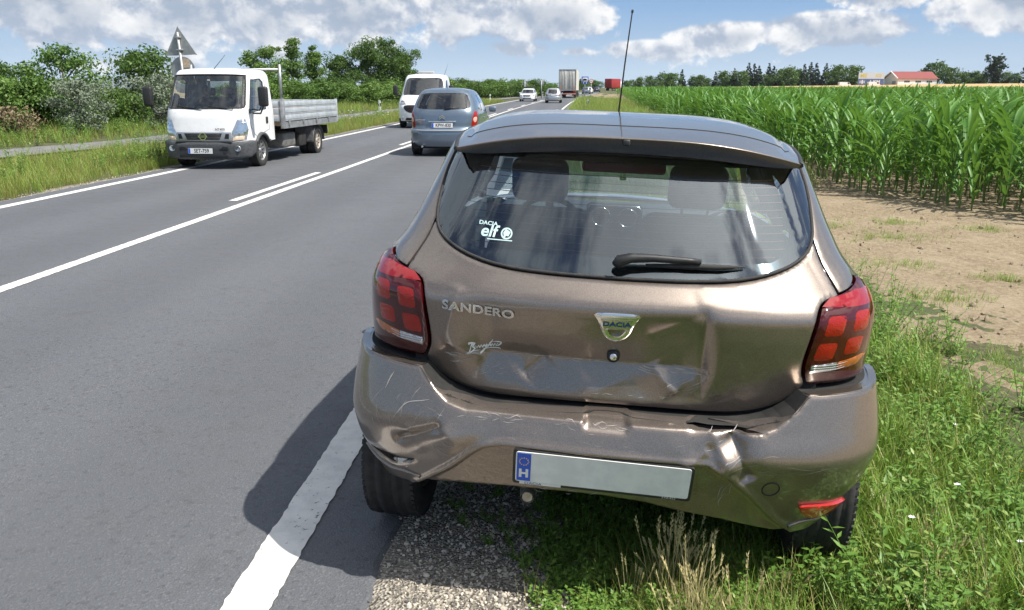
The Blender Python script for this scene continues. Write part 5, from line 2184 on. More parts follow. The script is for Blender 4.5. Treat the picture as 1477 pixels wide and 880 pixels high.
    put('left_verge_grass', P, G2 + GY + GY, .8, 1.35, 'green and yellow grass between the road and the cycle path', 'grass', lambda X, Y: np.interp(Y, [5, 30, 95], [.95, 1.1, 1.6]) * (1 + .35 * wavy(X, Y, .5)))
    P = rand_pts(15000, -24, -11, 6, 90, lambda X, Y: sh(X, Y) * np.clip((-(np.interp(Y, [8, 18.5, 25, 40, 90], [17.5, 14.2, 12.9, 12.3, 12.0]) + 1.1) - X) / .4, 0, 1))
    put('bank_grass', P, G2 + GY, 1.0, 1.7, 'rough grass between the cycle path and the bushes', 'grass', lambda X, Y: np.interp(Y, [5, 30, 95], [1, 1.2, 1.8]))
    P = np.concatenate([np.stack([NR.normal(-9.4, .5, 40), NR.normal(18.3, .7, 40)], -1), rand_pts(260, -11, -8.8, 10, 60, lambda X, Y: np.clip(wavy(X, Y, .6, 2), 0, 1)), rand_pts(700, -22, -15, 14, 45)])
    put('left_weeds', P, W3 + W2, 1.2, 2.4, 'tall weeds on the left verge near the truck', 'weeds')
    P = np.stack([NR.uniform(-10.6, -8.8, 160), NR.normal(38, 5, 160)], -1)
    put('left_flowers', P, FW[:2], 2.0, 3.2, 'white flowers on the verge beyond the truck', 'flowers')
    # stones on the shoulder
    SM = stone_mat()
    S = [stone_mesh(i, SM) for i in range(8)]
    P = rand_pts(34000, -.62, .22, 1.5, 6.0, lambda X, Y: np.clip((X + .62 + .06 * wavy(X, Y, 4)) / .12, .02, 1) * np.clip((.2 - X) / .25, .15, 1) * np.clip(.72 + .4 * wavy(X, Y, 2.6, 1), .15, 1))
    sz = NR.choice([1.0, 1.0, 1.0, 1.6, 2.3], len(P))
    n = len(P)
    z = terrain(P[:, 0], P[:, 1]) + .012
    s = NR.uniform(.005, .0095, n) * sz
    scatter('shoulder_gravel', np.column_stack([P, z]), NR.uniform(0, 2 * PI, (n, 3)) * np.array([.15, .15, 1]), np.stack([s, s, s], -1), NR.integers(0, 8, n), S, label='pale gravel stones on the shoulder', cat='gravel')
    P = np.concatenate([rand_pts(2500, -8.75, -8.2, 6, 40), ])
    n = len(P)
    s = NR.uniform(.012, .03, n)
    scatter('margin_gravel', np.column_stack([P[:, 0] + curve(P[:, 1]), P[:, 1], terrain(P[:, 0], P[:, 1]) + .015]), NR.uniform(0, 6, (n, 3)), np.stack([s, s, s], -1), NR.integers(0, 8, n), S, label='gravel along the far road edge', cat='gravel')
    # clods on the track
    CM = noisy('clod', (0.24, 0.18, 0.12), (0.36, 0.28, 0.20), 30, .95)
    P = rand_pts(2600, 2.4, 8.5, 2.5, 15, lambda X, Y: np.where(X < 4.4 + np.clip(14.8 - Y, 0, 20) * .52, 1, 0) * np.clip(.5 + .8 * wavy(X, Y, 1.1), .05, 1))
    n = len(P)
    s = NR.gamma(2, .011, n) + .008
    scatter('soil_clods', np.column_stack([P, terrain(P[:, 0], P[:, 1]) + .018]), NR.uniform(0, 6, (n, 3)), np.stack([s, s, s], -1), NR.integers(0, 4, n), [stone_mesh(40 + i, CM) for i in range(4)], label='loose clods on the bare soil track', cat='soil')


# ---- trees and bushes
def leaf_cloud(name, clumps, n, size, mat, seed, flat=.7, upright=.0):
    """clumps: (centre, radius, weight); leaves are small folded faces spread through the clumps"""
    r = np.random.default_rng(seed)
    C = np.array([c[0] for c in clumps])
    Rr = np.array([c[1] for c in clumps])
    Wt = np.array([c[2] for c in clumps], float)
    idx = r.choice(len(C), n, p=Wt / Wt.sum())
    d = r.normal(size=(n, 3))
    d /= np.linalg.norm(d, axis=1, keepdims=True)
    rad = r.random(n) ** .42
    ctr = C[idx] + d * (rad * Rr[idx])[:, None] * np.array([1, 1, flat])
    nrm = d * .6 + r.normal(size=(n, 3)) * .7 + np.array([0, 0, .35])
    nrm /= np.linalg.norm(nrm, axis=1, keepdims=True)
    a = r.normal(size=(n, 3)) + np.array([0, 0, upright])
    u = a - nrm * (a * nrm).sum(1)[:, None]
    u /= np.linalg.norm(u, axis=1, keepdims=True)
    v = np.cross(nrm, u)
    s = size * r.uniform(.6, 1.35, n)[:, None]
    p0 = ctr - u * s
    p1 = ctr + v * s * .55 + nrm * s * .18
    p2 = ctr + u * s
    p3 = ctr - v * s * .55 + nrm * s * .18
    V = np.stack([p0, p1, p2, p3], 1).reshape(-1, 3)
    F = np.arange(4 * n).reshape(n, 4)
    T = np.concatenate([F[:, [0, 1, 2]], F[:, [0, 2, 3]]])
    me = np_mesh(name, V, T, mat)
    return me


def grow(H, W, trunk_h, seed, kind='round', n_limb=9, sub=4):
    """limb skeleton and the leaf clumps at its ends"""
    R = random.Random(seed)
    limbs, clumps = [], []
    top = Vector((R.gauss(0, .04) * H, R.gauss(0, .04) * H, H * .80))
    limbs.append(([Vector((0, 0, -.1)), Vector((R.gauss(0, .02) * H, R.gauss(0, .02) * H, H * .4)), top], [.028 * H, .018 * H, .006 * H]))
    for k in range(n_limb):
        t = trunk_h + (1 - trunk_h) * (k + .5) / n_limb
        if kind == 'round':
            env = math.sin(PI * min(1, max(.08, (t - trunk_h) / (1.08 - trunk_h)))) ** .6
        elif kind == 'tall':
            env = (1.05 - t) ** .5
        else:
            env = 1 - .55 * abs(t - .45)
        a = k * 2.399 + R.uniform(-.5, .5)
        base = Vector((0, 0, H * t * .82))
        ln = W / 2 * env * R.uniform(.75, 1.15)
        end = Vector((math.cos(a) * ln, math.sin(a) * ln, H * (t * .86 + .10 * R.uniform(.4, 1.4))))
        mid = (base + end) / 2 + Vector((0, 0, -.02 * H))
        limbs.append(([base * .9, mid, end], [.010 * H, .006 * H, .002 * H]))
        for j in range(sub):
            f = R.uniform(.2, 1.08)
            p = base.lerp(end, f) + Vector((R.gauss(0, .09), R.gauss(0, .09), R.gauss(0, .06))) * W
            clumps.append((tuple(p), W * R.uniform(.13, .27), R.uniform(.5, 1.2)))
    for j in range(3):
        clumps.append(((top.x + R.gauss(0, .06) * W, top.y + R.gauss(0, .06) * W, H * R.uniform(.86, .97)), W * R.uniform(.09, .16), .6))
    return limbs, clumps


def make_tree_meshes(H, W, trunk_h, seed, leaves, size, mat, kind='round', n_limb=9, sub=4):
    limbs, clumps = grow(H, W, trunk_h, seed, kind, n_limb, sub)
    mb = MB()
    for pts, rad in limbs:
        mb.tube(pts, rad, 6)
    tr = mb.build('trunk', M_BARK)
    me = tr.data
    bpy.data.objects.remove(tr)
    cr = leaf_cloud('crown', clumps, leaves, size, mat, seed)
    return me, cr


def conifer_meshes(H, W, seed, leaves, size):
    R = random.Random(seed)
    mb = MB()
    mb.tube([(0, 0, -.2), (0, 0, H * .5), (0, 0, H * .96)], [.02 * H, .013 * H, .003 * H], 6)
    cl = []
    z = .08
    while z < .97:
        r = W / 2 * (1 - z) ** .85 + .02 * W
        k = max(3, int(8 * (1 - z) + 2))
        for j in range(k):
            a = 2 * PI * j / k + R.uniform(0, 1)
            q = R.uniform(.35, .95)
            cl.append(((math.cos(a) * r * q, math.sin(a) * r * q, H * (z + R.uniform(-.02, .02))), max(.05 * W, r * .36), 1.0 * (1 - z) + .25))
        z += .055
    cl.append(((0, 0, H * .97), .03 * W, .15))
    tr = mb.build('trunk', M_BARK)
    me = tr.data
    bpy.data.objects.remove(tr)
    return me, leaf_cloud('crown', cl, leaves, size, L_CONI, seed, .55)


def place_tree(name, tm, loc, rz, s, label, group, cat='tree'):
    root = empty(name, loc, (0, 0, rz), label, cat, group)
    root.scale = s if isinstance(s, tuple) else (s, s, s)
    link_mesh('trunk', tm[0], root)
    link_mesh('crown', tm[1], root)
    return root


def at_px(px, y):
    """ground point seen at a column of the photograph at a distance along the road"""
    # solve for X at this Y on the line of sight
    ca, sa = math.cos(YAW), math.sin(YAW)
    k = (px - 738.5) / FPX * math.cos(PITCH)      # lateral per unit of level distance along the axis (near the horizon)
    # direction in world: axis (-sa, ca), right (ca, sa)
    dx, dy = -sa + k * ca, ca + k * sa
    return dx / dy * y


ORD = 'first second third fourth fifth sixth seventh eighth ninth tenth eleventh twelfth thirteenth fourteenth fifteenth sixteenth seventeenth eighteenth nineteenth twentieth'.split()
ORD += ['twenty-' + o for o in ORD[:9]]


def build_trees():
    grpL = 'trees along the left roadside'
    specs = [  # px, distance, height, width, kind, leaves, material, label
        (384, 74, 5.0, 3.6, 'round', L_TREE2, 'leafy light green tree just behind the truck bed post'),
        (425, 80, 6.4, 2.6, 'tall', L_TREE2, 'slim airy tree, tallest of those above the truck bed'),
        (455, 82, 5.6, 2.8, 'tall', L_TREE2, 'airy tree right of the slimmest one above the truck bed'),
        (492, 84, 5.0, 3.8, 'round', L_TREE, 'dark bushy tree between the airy trees and the dense clump'),
        (532, 84, 5.9, 4.0, 'round', L_TREE, 'dense dark tree left of the tallest clump before the white van'),
        (557, 86, 6.4, 4.2, 'round', L_TREE, 'tallest dense dark tree left of the white van'),
        (584, 88, 5.0, 3.2, 'round', L_TREE, 'rounded dark tree right at the edge of the clump by the white van')]
    for i, (px, y, H, W, kd, mt, lab) in enumerate(specs):
        x = at_px(px, y)
        tm = make_tree_meshes(H, W, .06 if kd == 'round' else .14, 300 + i, 13000 if kd == 'round' else 6500, .095, mt, kd, 12, 5)
        place_tree('roadside_tree', tm, (x, y, tz(x, y)), rnd.uniform(0, 6), 1, lab, grpL)
    # hedge bushes
    bush_t = [make_tree_meshes(2.2, 2.9, .05, 330 + i, 6500, .075, (L_TREE2, L_TREE2, L_TREE)[i], 'bush', 11, 5) for i in range(3)]
    silver = make_tree_meshes(2.6, 2.2, .05, 340, 6500, .052, L_SILV, 'bush', 12, 5)
    tallb = make_tree_meshes(3.3, 2.5, .08, 341, 5200, .07, L_TREE2, 'round', 13, 5)
    tall2 = make_tree_meshes(3.1, 2.9, .08, 342, 6500, .075, L_TREE, 'round', 13, 5)
    brown = make_tree_meshes(1.1, 1.8, .02, 343, 1500, .06, L_BROWN, 'bush', 9, 4)
    g = 'bushes behind the cycle path'
    near = [(-40, 26, bush_t[0], .9, 'dark bush cut off by the left picture edge', 'bush'), (14, 29, bush_t[2], .82, 'dark green bush at the far left behind the dead brush', 'bush'), (52, 29, bush_t[1], .88, 'large bright green bush at far left beside the silvery shrub', 'bush'),
            (97, 30, tallb, .95, 'tall airy shrub with thin top sprays left of the truck', 'bush'), (112, 27, silver, .76, 'silvery grey shrub left of the truck by the cycle path', 'shrub'), (140, 33, bush_t[0], .72, 'green bush right of the silvery shrub by the path', 'bush'),
            (168, 31, bush_t[2], .66, 'low dark bush between the silvery shrub and the truck', 'bush'), (208, 34, tall2, 1.0, 'leafy dark shrub rising behind the truck mirror', 'bush'), (228, 32, silver, .85, 'second silvery shrub half hidden behind the truck cab', 'shrub'),
            (262, 36, bush_t[1], .8, 'green bush behind the truck cab', 'bush'), (2, 25, brown, .9, 'brown dead brush at the left picture edge', 'brush'), (30, 26, brown, .55, 'small brown dead brush in front of the left bushes', 'brush'),
            (8, 47, tall2, 1.0, 'dark treetop in the distance at the left picture edge', 'tree')]
    for (px, y, tm, s, lab, cat) in near:
        x = at_px(px, y)
        place_tree({'bush': 'bush', 'shrub': 'silver_shrub', 'brush': 'dead_brush', 'tree': 'roadside_tree'}[cat], tm, (x, y, tz(x, y) - .05), rnd.uniform(0, 6), s, lab, g, cat)
    for i, (px, y, s, b) in enumerate([(330, 60, 1.0, 1), (362, 62, 1.1, 0), (400, 66, 1.2, 1), (432, 70, 1.05, 0), (466, 66, 1.0, 1), (500, 70, 1.15, 2), (530, 66, .95, 1), (560, 72, 1.1, 0), (592, 76, 1.0, 2)]):
        x = at_px(px, y)
        place_tree('hedge_bush', bush_t[b], (x, y, tz(x, y) - .05), rnd.uniform(0, 6), (s * 1.2, s * 1.2, s * .85), '%s rounded hedge bush from the left below the roadside trees' % ORD[i], 'hedge bushes below the roadside trees', 'bush')
    # low hedge along the far left of the road
    k = 0
    for px, y in [(622, 110), (645, 112), (668, 115), (690, 118), (706, 124), (722, 128), (738, 132), (753, 136), (768, 142), (781, 150), (793, 160), (826, 330), (836, 340), (846, 350), (858, 345)]:
        x = at_px(px, y)
        s = rnd.uniform(1.0, 1.25) * (1 if y < 200 else 1.5)
        place_tree('hedge_bush', bush_t[k % 3], (x, y, tz(x, y) - .05), rnd.uniform(0, 6), (s * 1.35, s * 1.35, s), '%s bush from the left in the hedge beyond the white cars' % ORD[k], 'hedge along the road beyond the white cars', 'bush')
        k += 1
    # far line of trees across the fields
    con = [conifer_meshes(11.5, 6.4, 360 + i, 1500, .40) for i in range(2)]
    rou = [make_tree_meshes(8.6, 9.5, .04, 370 + i, 2400, .40, L_TREE, 'round', 13, 5) for i in range(3)]
    far = [(903, 0, .45), (912, 0, .5), (923, 0, .62), (937, 0, .68), (947, 0, .5), (958, 0, .82), (970, 0, .80), (983, 1, .78), (1000, 0, .64), (1010, 0, .68), (1020, 0, .55), (1031, 1, .66), (1043, 0, .86), (1052, 0, .5), (1058, 1, .78), (1067, 0, .84), (1078, 1, 1.0), (1086, 1, .95), (1093, 1, .86),
           (1100, 0, .7), (1107, 1, .97), (1114, 1, .85), (1126, 0, .93), (1136, 0, 1.0), (1149, 0, .9), (1158, 1, .9), (1167, 1, .98), (1175, 1, .95), (1189, 1, .92), (1199, 0, .8), (1207, 0, 1.08), (1228, 0, 1.06), (1345, 0, 1.15), (1369, 0, .86), (1381, 0, .6), (1394, 0, .66), (1406, 0, .7), (1416, 0, .62), (1448, 0, .66), (1462, 0, .6)]
    nc = nr = 0
    for i, (px, ty, s) in enumerate(far):
        y = 396 + rnd.uniform(-8, 10)
        x = at_px(px, y)
        if ty:
            place_tree('conifer', con[i % 2], (x, y, tz(x, y) - .1), rnd.uniform(0, 6), s, '%s dark conifer from the left in the far tree line' % ORD[nc], 'conifers in the far tree line', 'tree')
            nc += 1
        else:
            place_tree('far_tree', rou[i % 3], (x, y, tz(x, y) - .3), rnd.uniform(0, 6), (s, s, s * 1.02), '%s round-crowned tree from the left in the far tree line' % ORD[nr], 'round trees in the far tree line', 'tree')
            nr += 1
    y = 385
    x = at_px(1431, y)
    tm = make_tree_meshes(12.5, 7.4, .06, 381, 2200, .5, L_CONI, 'round', 16, 5)
    place_tree('far_tree', tm, (x, y, tz(x, y) - .1), .4, 1, 'tall dark tree standing alone right of the red-roofed building', None)
    x = at_px(1481, y)
    tm = make_tree_meshes(10.5, 5.5, .06, 382, 1500, .5, L_CONI, 'tall', 14, 5)
    place_tree('far_tree', tm, (x, y, tz(x, y) - .1), .4, 1, 'dark tree at the right picture edge on the horizon', None)


build_maize()
build_verge()
build_trees()
# ------------------------------------------------------------------ traffic
class Shell:
    """body wrapped round a plan outline; u=0 is the middle of the near end, y runs to the far end"""
    def __init__(self, plan, y0, y1, w, L):
        self.p, self.y0, self.y1, self.w, self.L = Plan(plan), y0, y1, w, L

    def S(self, u, z):
        u, z = np.asarray(u, float), np.asarray(z, float)
        a, b = self.y0(z), self.y1(z)
        return np.stack([self.w(z) * self.p.x(u), a + (b - a) * self.p.y(u) / self.L, z + 0 * u], -1)

    def ux(self, x, z):
        return float(self.p.ux(x / float(self.w(z))))

    def uy(self, y, z):
        a, b = float(self.y0(z)), float(self.y1(z))
        return float(self.p.uy((y - a) / (b - a) * self.L))

    def fx(self, x, z):         # far end
        P = self.p
        k = P.kx
        xx = abs(x) / float(self.w(z))
        return math.copysign(float(np.interp(-xx, -P.Q[k:, 0], P.u[k:])), x if x else 1)

    def cap(self, name, z, dome, mat, parent, n=48):
        """roof closing the top ring"""
        U = self.p.u[-1]
        u = np.linspace(-U, U, n, endpoint=False)
        ring = self.S(u, np.full(n, z))
        c = ring.mean(0)
        V, F = [], []
        for k, s in enumerate((1.0, .96, .86, .6, .3, 0.02)):
            V += [tuple(c + (p - c) * np.array([s, s, 1]) + np.array([0, 0, dome * (1 - s ** 3)])) for p in ring]
            if k:
                for i in range(n):
                    a, b = (k - 1) * n + i, (k - 1) * n + (i + 1) % n
                    F.append((a, b, b + n, a + n))
        return mesh_obj(name, V, F, mat, parent, smooth=True)


def flip(o, s):
    return [(u, z) for u, z in o] if s > 0 else [(-u, z) for u, z in reversed(o)]


def far_glass():
    return M_GLASSD


P_BLUE = car_paint('blue_grey_metallic', (0.13, 0.17, 0.22), (0.20, 0.25, 0.31), .55, .32, .06)
P_WHITE = car_paint('white_paint', (0.80, 0.80, 0.80), (0.84, 0.84, 0.83), 0.0, .35, .22, (.50, .47, .42))
P_SILVER = car_paint('silver_metallic', (0.42, 0.43, 0.44), (0.55, 0.56, 0.57), .7, .32, .05)
M_LAMPGLASS = pmat('headlamp', (0.55, 0.57, 0.58), .10, .8, coat=1.0)


def car_wrap(root, sh, z0, z1, arches, mat, res, holes, r=.36, zc=.31):
    """the painted body: one sheet round the car with wheel arches cut into its lower edge"""
    U = float(sh.p.u[-1])
    bot = []

    def side(s):
        pts = []
        for yc in arches:
            pts += [(s * sh.uy(yc + r * math.cos(math.radians(a)), max(z0, zc + r * math.sin(math.radians(a)))), max(z0, zc + r * math.sin(math.radians(a)))) for a in np.linspace(180, 0, 13)]
        return pts
    R_ = side(1)
    bot = [(-u, z) for u, z in reversed(R_)] + R_
    out = [(-U, z0)] + bot + [(U, z0), (U, z1), (-U, z1)]
    return panel('body', out, sh.S, res, mat, root, edge=0, skirt=0, holes=holes)


def simple_car(name, loc, rz, label, dims, paint, facing, plate=None, group=None, lod=1, kind='hatch'):
    """everyday car; its near end (u=0) is the rear when facing away, the nose when coming"""
    L, W, H = dims
    root = empty(name, loc, (0, 0, rz), label, 'car', group)
    h = W / 2
    belt = H * .60
    if facing == 'away':
        plan = [(0, 0), (.35, .02), (.6, .07), (.78, .20), (.94 * 1, .42), (1, .9), (1, L * .5), (1, L * .75), (.93, L - .35), (.70, L - .10), (.35, L - .01), (0, L)]
        y0 = smooth_tab([(0, .10), (.35, .0), (.62, .0), (.68, .05), (belt - .05, .07), (belt, .12), (H * .93, .50), (H, .62)], 0, 2.2, sig=.02)
        y1 = smooth_tab([(0, L), (.55, L), (.75, L - .12), (belt - .06, L - .75), (belt, L - 1.15), (H * .93, L - 2.0), (H, L - 2.15)], 0, 2.2, sig=.02)
    else:
        plan = [(0, 0), (.35, .02), (.68, .10), (.88, .30), (.97, .62), (1, 1.0), (1, L * .5), (1, L * .75), (.96, L - .35), (.78, L - .10), (.4, L - .01), (0, L)]
        y0 = smooth_tab([(0, .10), (.3, .0), (.55, .0), (.72, .06), (.80, .30), (belt - .04, .95), (belt, 1.2), (H * .93, 2.05), (H, 2.25)], 0, 2.2, sig=.02)
        y1 = smooth_tab([(0, L), (.60, L), (belt - .05, L - .05), (belt, L - .10), (H * .93, L - .65), (H, L - .8)], 0, 2.2, sig=.02)
    plan = [(x, y) for x, y in plan]
    w = smooth_tab([(0, h * .93), (.3, h * .97), (.6, h), (belt - .08, h * .985), (belt, h * .95), (H * .90, h * .74), (H * .96, h * .66), (H, h * .55)], 0, 2.2, sig=.02)
    sh = Shell(plan, y0, y1, w, L)
    zt = H * .955
    gz0, gz1 = belt + .05, H * .90
    if facing == 'away':
        axles = (.66, L - .80)
    else:
        axles = (.82, L - .70)
    ew = lambda z, k: [(sh.ux(x, z), z) for x in k]
    rear = [(sh.ux(-h * .60, gz0), gz0 + .01), (sh.ux(-h * .3, gz0), gz0 - .01), (sh.ux(h * .3, gz0), gz0 - .01), (sh.ux(h * .60, gz0), gz0 + .01), (sh.ux(h * .52, gz1), gz1), (-sh.ux(h * .52, gz1), gz1)]
    if facing != 'away':
        rear = [(sh.ux(-h * .78, gz0 - .02), gz0 - .02), (sh.ux(h * .78, gz0 - .02), gz0 - .02), (sh.ux(h * .60, gz1), gz1), (-sh.ux(h * .60, gz1), gz1)]
    ya, yb_ = (1.0, L - 1.75) if facing == 'away' else (1.75, L - .9)
    swin = [(sh.uy(ya, gz0), gz0 + .01), (sh.uy(yb_ + .35, gz0), gz0), (sh.uy(yb_ - .25, gz1), gz1 - .02), (sh.uy(ya + .1, gz1), gz1 - .03)] if facing == 'away' else \
        [(sh.uy(ya - .25, gz0), gz0), (sh.uy(yb_, gz0), gz0 + .02), (sh.uy(yb_ - .1, gz1), gz1 - .03), (sh.uy(ya + .35, gz1), gz1 - .02)]
    holes = [rear, flip(swin, 1), flip(swin, -1)]
    body = car_wrap(root, sh, .24, zt, axles, paint, .05 if lod else .09, holes)
    sh.cap('roof', zt, H - zt, paint, root)
    panel('rear_window' if facing == 'away' else 'windscreen', rear, sh.S, .06, far_glass(), root, off=-.004, edge=0, skirt=.01)
    for s in (1, -1):
        panel('side_window', flip(swin, s), sh.S, .08, far_glass(), root, off=-.004, edge=0, skirt=.01)
    it = MB()
    it.bbox((-h * .75, .8, .35), (h * .75, L - 1.0, belt - .02), .05)
    for x in (-.36, .36):
        it.bbox((x - .22, L * .45, .5), (x + .22, L * .45 + .16, belt + .12), .05)
        it.bbox((x - .12, L * .45, belt + .13), (x + .12, L * .45 + .1, belt + .30), .04)
    it.build('interior', M_CLOTH, root)
    b = MB()
    if facing == 'away':
        bo = [(sh.ux(-h * .98, .40), .30), (sh.ux(-h * .5, .3), .27), (sh.ux(h * .5, .3), .27), (sh.ux(h * .98, .40), .30), (sh.uy(.36, .6), .62), (sh.ux(h * .6, .6), .60), (-sh.ux(h * .6, .6), .60), (-sh.uy(.36, .6), .62)]
        bp = panel('bumper', bo, sh.S, .07, paint, root, off=.035, edge=.008, skirt=.05)
        for s in (1, -1):
            lo = [(sh.ux(h * .74, .70), .70), (sh.uy(.28, .70), .70), (sh.uy(.34, belt), belt - .02), (sh.ux(h * .80, belt), belt + .02)]
            panel('tail_light', flip(lo, s), sh.S, .06, M_REDL, root, off=.012, edge=.006, skirt=.02)
        Mp = face_M((0, -.05 + float(y0(.78)) - .0, .80), (1, 0, 0), (0, .05, 1))
        sp = MB()
        sp.bbox((-.10, float(y0(belt)) - .02 - .0, belt + .02), (.35, float(y0(belt)) - .005, belt + .045), .008)
        sp.build('wiper', M_BLACK, root)
    else:
        bo = [(sh.ux(-h * .97, .40), .28), (sh.ux(-h * .5, .3), .24), (sh.ux(h * .5, .3), .24), (sh.ux(h * .97, .40), .28), (sh.uy(.42, .5), .50), (sh.ux(h * .6, .5), .48), (-sh.ux(h * .6, .5), .48), (-sh.uy(.42, .5), .50)]
        panel('bumper', bo, sh.S, .07, paint, root, off=.03, edge=.008, skirt=.05)
        gr = [(sh.ux(-h * .42, .58), .55), (sh.ux(h * .42, .58), .55), (sh.ux(h * .48, .70), .70), (-sh.ux(h * .48, .70), .70)]
        panel('grille', gr, sh.S, .06, M_BLACK, root, off=.02, edge=.005, skirt=.03)
        lg = [(sh.ux(-h * .5, .34), .30), (sh.ux(h * .5, .34), .30), (sh.ux(h * .55, .40), .40), (-sh.ux(h * .55, .40), .40)]
        panel('lower_grille', lg, sh.S, .06, M_BLACK, root, off=.036, edge=.003, skirt=.02)
        for s in (1, -1):
            lo = [(sh.ux(h * .56, .58), .58), (sh.ux(h * .86, .58), .60), (sh.uy(.52, .72), .73), (sh.ux(h * .56, .70), .70)]
            panel('headlight', flip(lo, s), sh.S, .06, M_LAMPGLASS, root, off=.015, edge=.006, skirt=.02)
        Mp = face_M((0, -.045, .44), (1, 0, 0), (0, 0, 1))
    plate_parts(root, Mp, plate)
    for s in (1, -1):
        mm = MB()
        my = (L - 1.75) if facing == 'away' else 1.55
        mm.bbox((s * (h + .02) - .07, my - .05, belt - .02), (s * (h + .02) + .07, my + .05, belt + .12), .03, 2)
        mm.build('door_mirror', paint, root)
        for yc in axles:
            wheel_parts(root, (s * (h - .11), yc, .31), .31, .19, .20, s, 5, None, 20)
    fl = MB()
    fl.box((-h * .85, .25, .20), (h * .85, L - .3, .34))
    fl.build('floor_pan', M_DARK, root)
    return root, sh, y0


def build_minivan():
    """blue-grey people carrier driving away in the right lane"""
    L, W, H = 4.28, 1.75, 1.64
    h = W / 2
    x, y = rx(-3.06, 20.5), 20.2
    root = empty('minivan_car', (x, y, float(grade(y))), (0, 0, -.015), 'blue-grey people carrier driving away in the right-hand lane', 'car')
    plan = [(0, 0), (.3, .012), (.55, .045), (.74, .12), (.88, .27), (.955, .50), (.985, .9), (1, 1.6), (1, 2.6), (.97, 3.3), (.90, 3.8), (.68, 4.16), (.35, 4.27), (0, L)]
    y0 = smooth_tab([(0, .14), (.24, .05), (.36, .0), (.62, -.01), (.66, .02), (.70, .06), (.80, .06), (1.0, .085), (1.08, .11), (1.14, .15), (1.52, .40), (1.60, .52), (1.7, .7)], 0, 2.2, sig=.014)
    y1 = smooth_tab([(0, L), (.5, L), (.75, L - .15), (.95, L - .85), (1.02, L - 1.05), (1.5, L - 1.85), (1.6, L - 2.1), (1.7, L - 2.3)], 0, 2.2, sig=.02)
    w = smooth_tab([(0, .80), (.24, .83), (.5, h), (.8, h), (1.0, h * .985), (1.1, h * .955), (1.3, h * .88), (1.5, h * .765), (1.57, h * .68), (1.62, h * .56)], 0, 2.2, sig=.02)
    sh = Shell(plan, y0, y1, w, L)
    rear = catmull([(sh.ux(-.50, 1.12), 1.135), (0, 1.125), (sh.ux(.50, 1.12), 1.135), (sh.ux(.66, 1.19), 1.19), (sh.ux(.60, 1.40), 1.40), (sh.ux(.52, 1.50), 1.495), (0, 1.515), (-sh.ux(.52, 1.50), 1.495), (-sh.ux(.60, 1.40), 1.40), (-sh.ux(.66, 1.19), 1.19)], .05, True)
    sw = [[(sh.uy(.66, 1.12), 1.12), (sh.uy(1.25, 1.08), 1.07), (sh.uy(1.25, 1.48), 1.47), (sh.uy(.95, 1.42), 1.42)], [(sh.uy(1.31, 1.06), 1.06), (sh.uy(2.12, 1.04), 1.04), (sh.uy(2.1, 1.48), 1.48), (sh.uy(1.31, 1.48), 1.475)],
          [(sh.uy(2.20, 1.03), 1.03), (sh.uy(3.1, 1.03), 1.03), (sh.uy(2.75, 1.3), 1.3), (sh.uy(2.35, 1.47), 1.47), (sh.uy(2.18, 1.48), 1.48)]]
    lampo = catmull([(sh.ux(.70, .73), .705), (sh.uy(.36, .71), .705), (sh.uy(.44, .90), .90), (sh.uy(.46, 1.05), 1.055), (sh.ux(.76, 1.05), 1.07), (sh.ux(.715, .9), .90)], .05, True)
    holes = [rear] + [flip(o, s) for o in sw for s in (1, -1)]
    car_wrap(root, sh, .24, 1.585, (.72, L - .84), P_BLUE, .04, holes, .36, .31)
    sh.cap('roof', 1.585, .055, P_BLUE, root, 64)
    panel('rear_window', rear, sh.S, .05, M_GLASSD, root, off=-.004, edge=0, skirt=.012)
    for o in sw:
        for s in (1, -1):
            panel('side_window', flip(o, s), sh.S, .06, M_GLASSD, root, off=-.004, edge=0, skirt=.012)
    for s in (1, -1):
        lm = panel('tail_light', flip(lampo, s), sh.S, .04, M_REDL, root, off=.012, edge=.008, skirt=.02)
        mid = catmull([(sh.ux(.735, .83), .83), (sh.uy(.36, .83), .84), (sh.uy(.38, .94), .94), (sh.ux(.74, .94), .93)], .04, True)
        panel('reversing_lamp', flip(mid, s), sh.S, .04, pmat('pale_pink_lens', (.75, .42, .38), .15, coat=1), lm, off=.016, edge=.004, skirt=.004)
    bo = [(sh.ux(-.80, .32), .30), (sh.ux(-.4, .25), .25), (sh.ux(.4, .25), .25), (sh.ux(.80, .32), .30), (sh.uy(.42, .45), .45), (sh.uy(.46, .66), .665), (sh.ux(.62, .64), .645), (sh.ux(.5, .60), .60), (-sh.ux(.5, .60), .60), (-sh.ux(.62, .64), .645), (-sh.uy(.46, .66), .665), (-sh.uy(.42, .45), .45)]
    panel('bumper', bo, sh.S, .05, P_BLUE, root, off=.03, edge=.012, skirt=.05)
    tr = [(sh.ux(-.74, .62), .615), (sh.ux(.74, .62), .615), (sh.ux(.74, .65), .642), (sh.ux(-.74, .65), .642)]
    bs = MB()
    bs.tube([tuple(sh.S(np.array([sh.ux(xx, .632)]), np.array([.632]))[0] + np.array([0, -.036, 0])) for xx in np.linspace(-.76, .76, 15)], .012, 6)
    bs.build('bumper_strip', pmat('pale_strip', (.45, .48, .50), .4), root)
    # chrome bar, chevrons, lettering strip and plate
    yy = float(y0(.82)) - .012
    cb = MB()
    cb.bbox((-.34, yy - .012, .825), (.34, yy + .02, .855), .008)
    cb.build('tailgate_bar', M_CHROME, root)
    cv = MB()
    for k, dz in enumerate((.0, .042)):
        for s in (1, -1):
            cv.prism([(0, .955 + dz), (s * .075, .905 + dz), (s * .075, .882 + dz), (0, .930 + dz)], yy - .004, yy + .02, 'y')
    cv.build('chevron_badge', M_CHROME, root)
    plate_parts(root, face_M((.0, yy - .012, .752), (1, 0, 0), (0, .06, 1)), 'KPW-830')
    nm = MB()
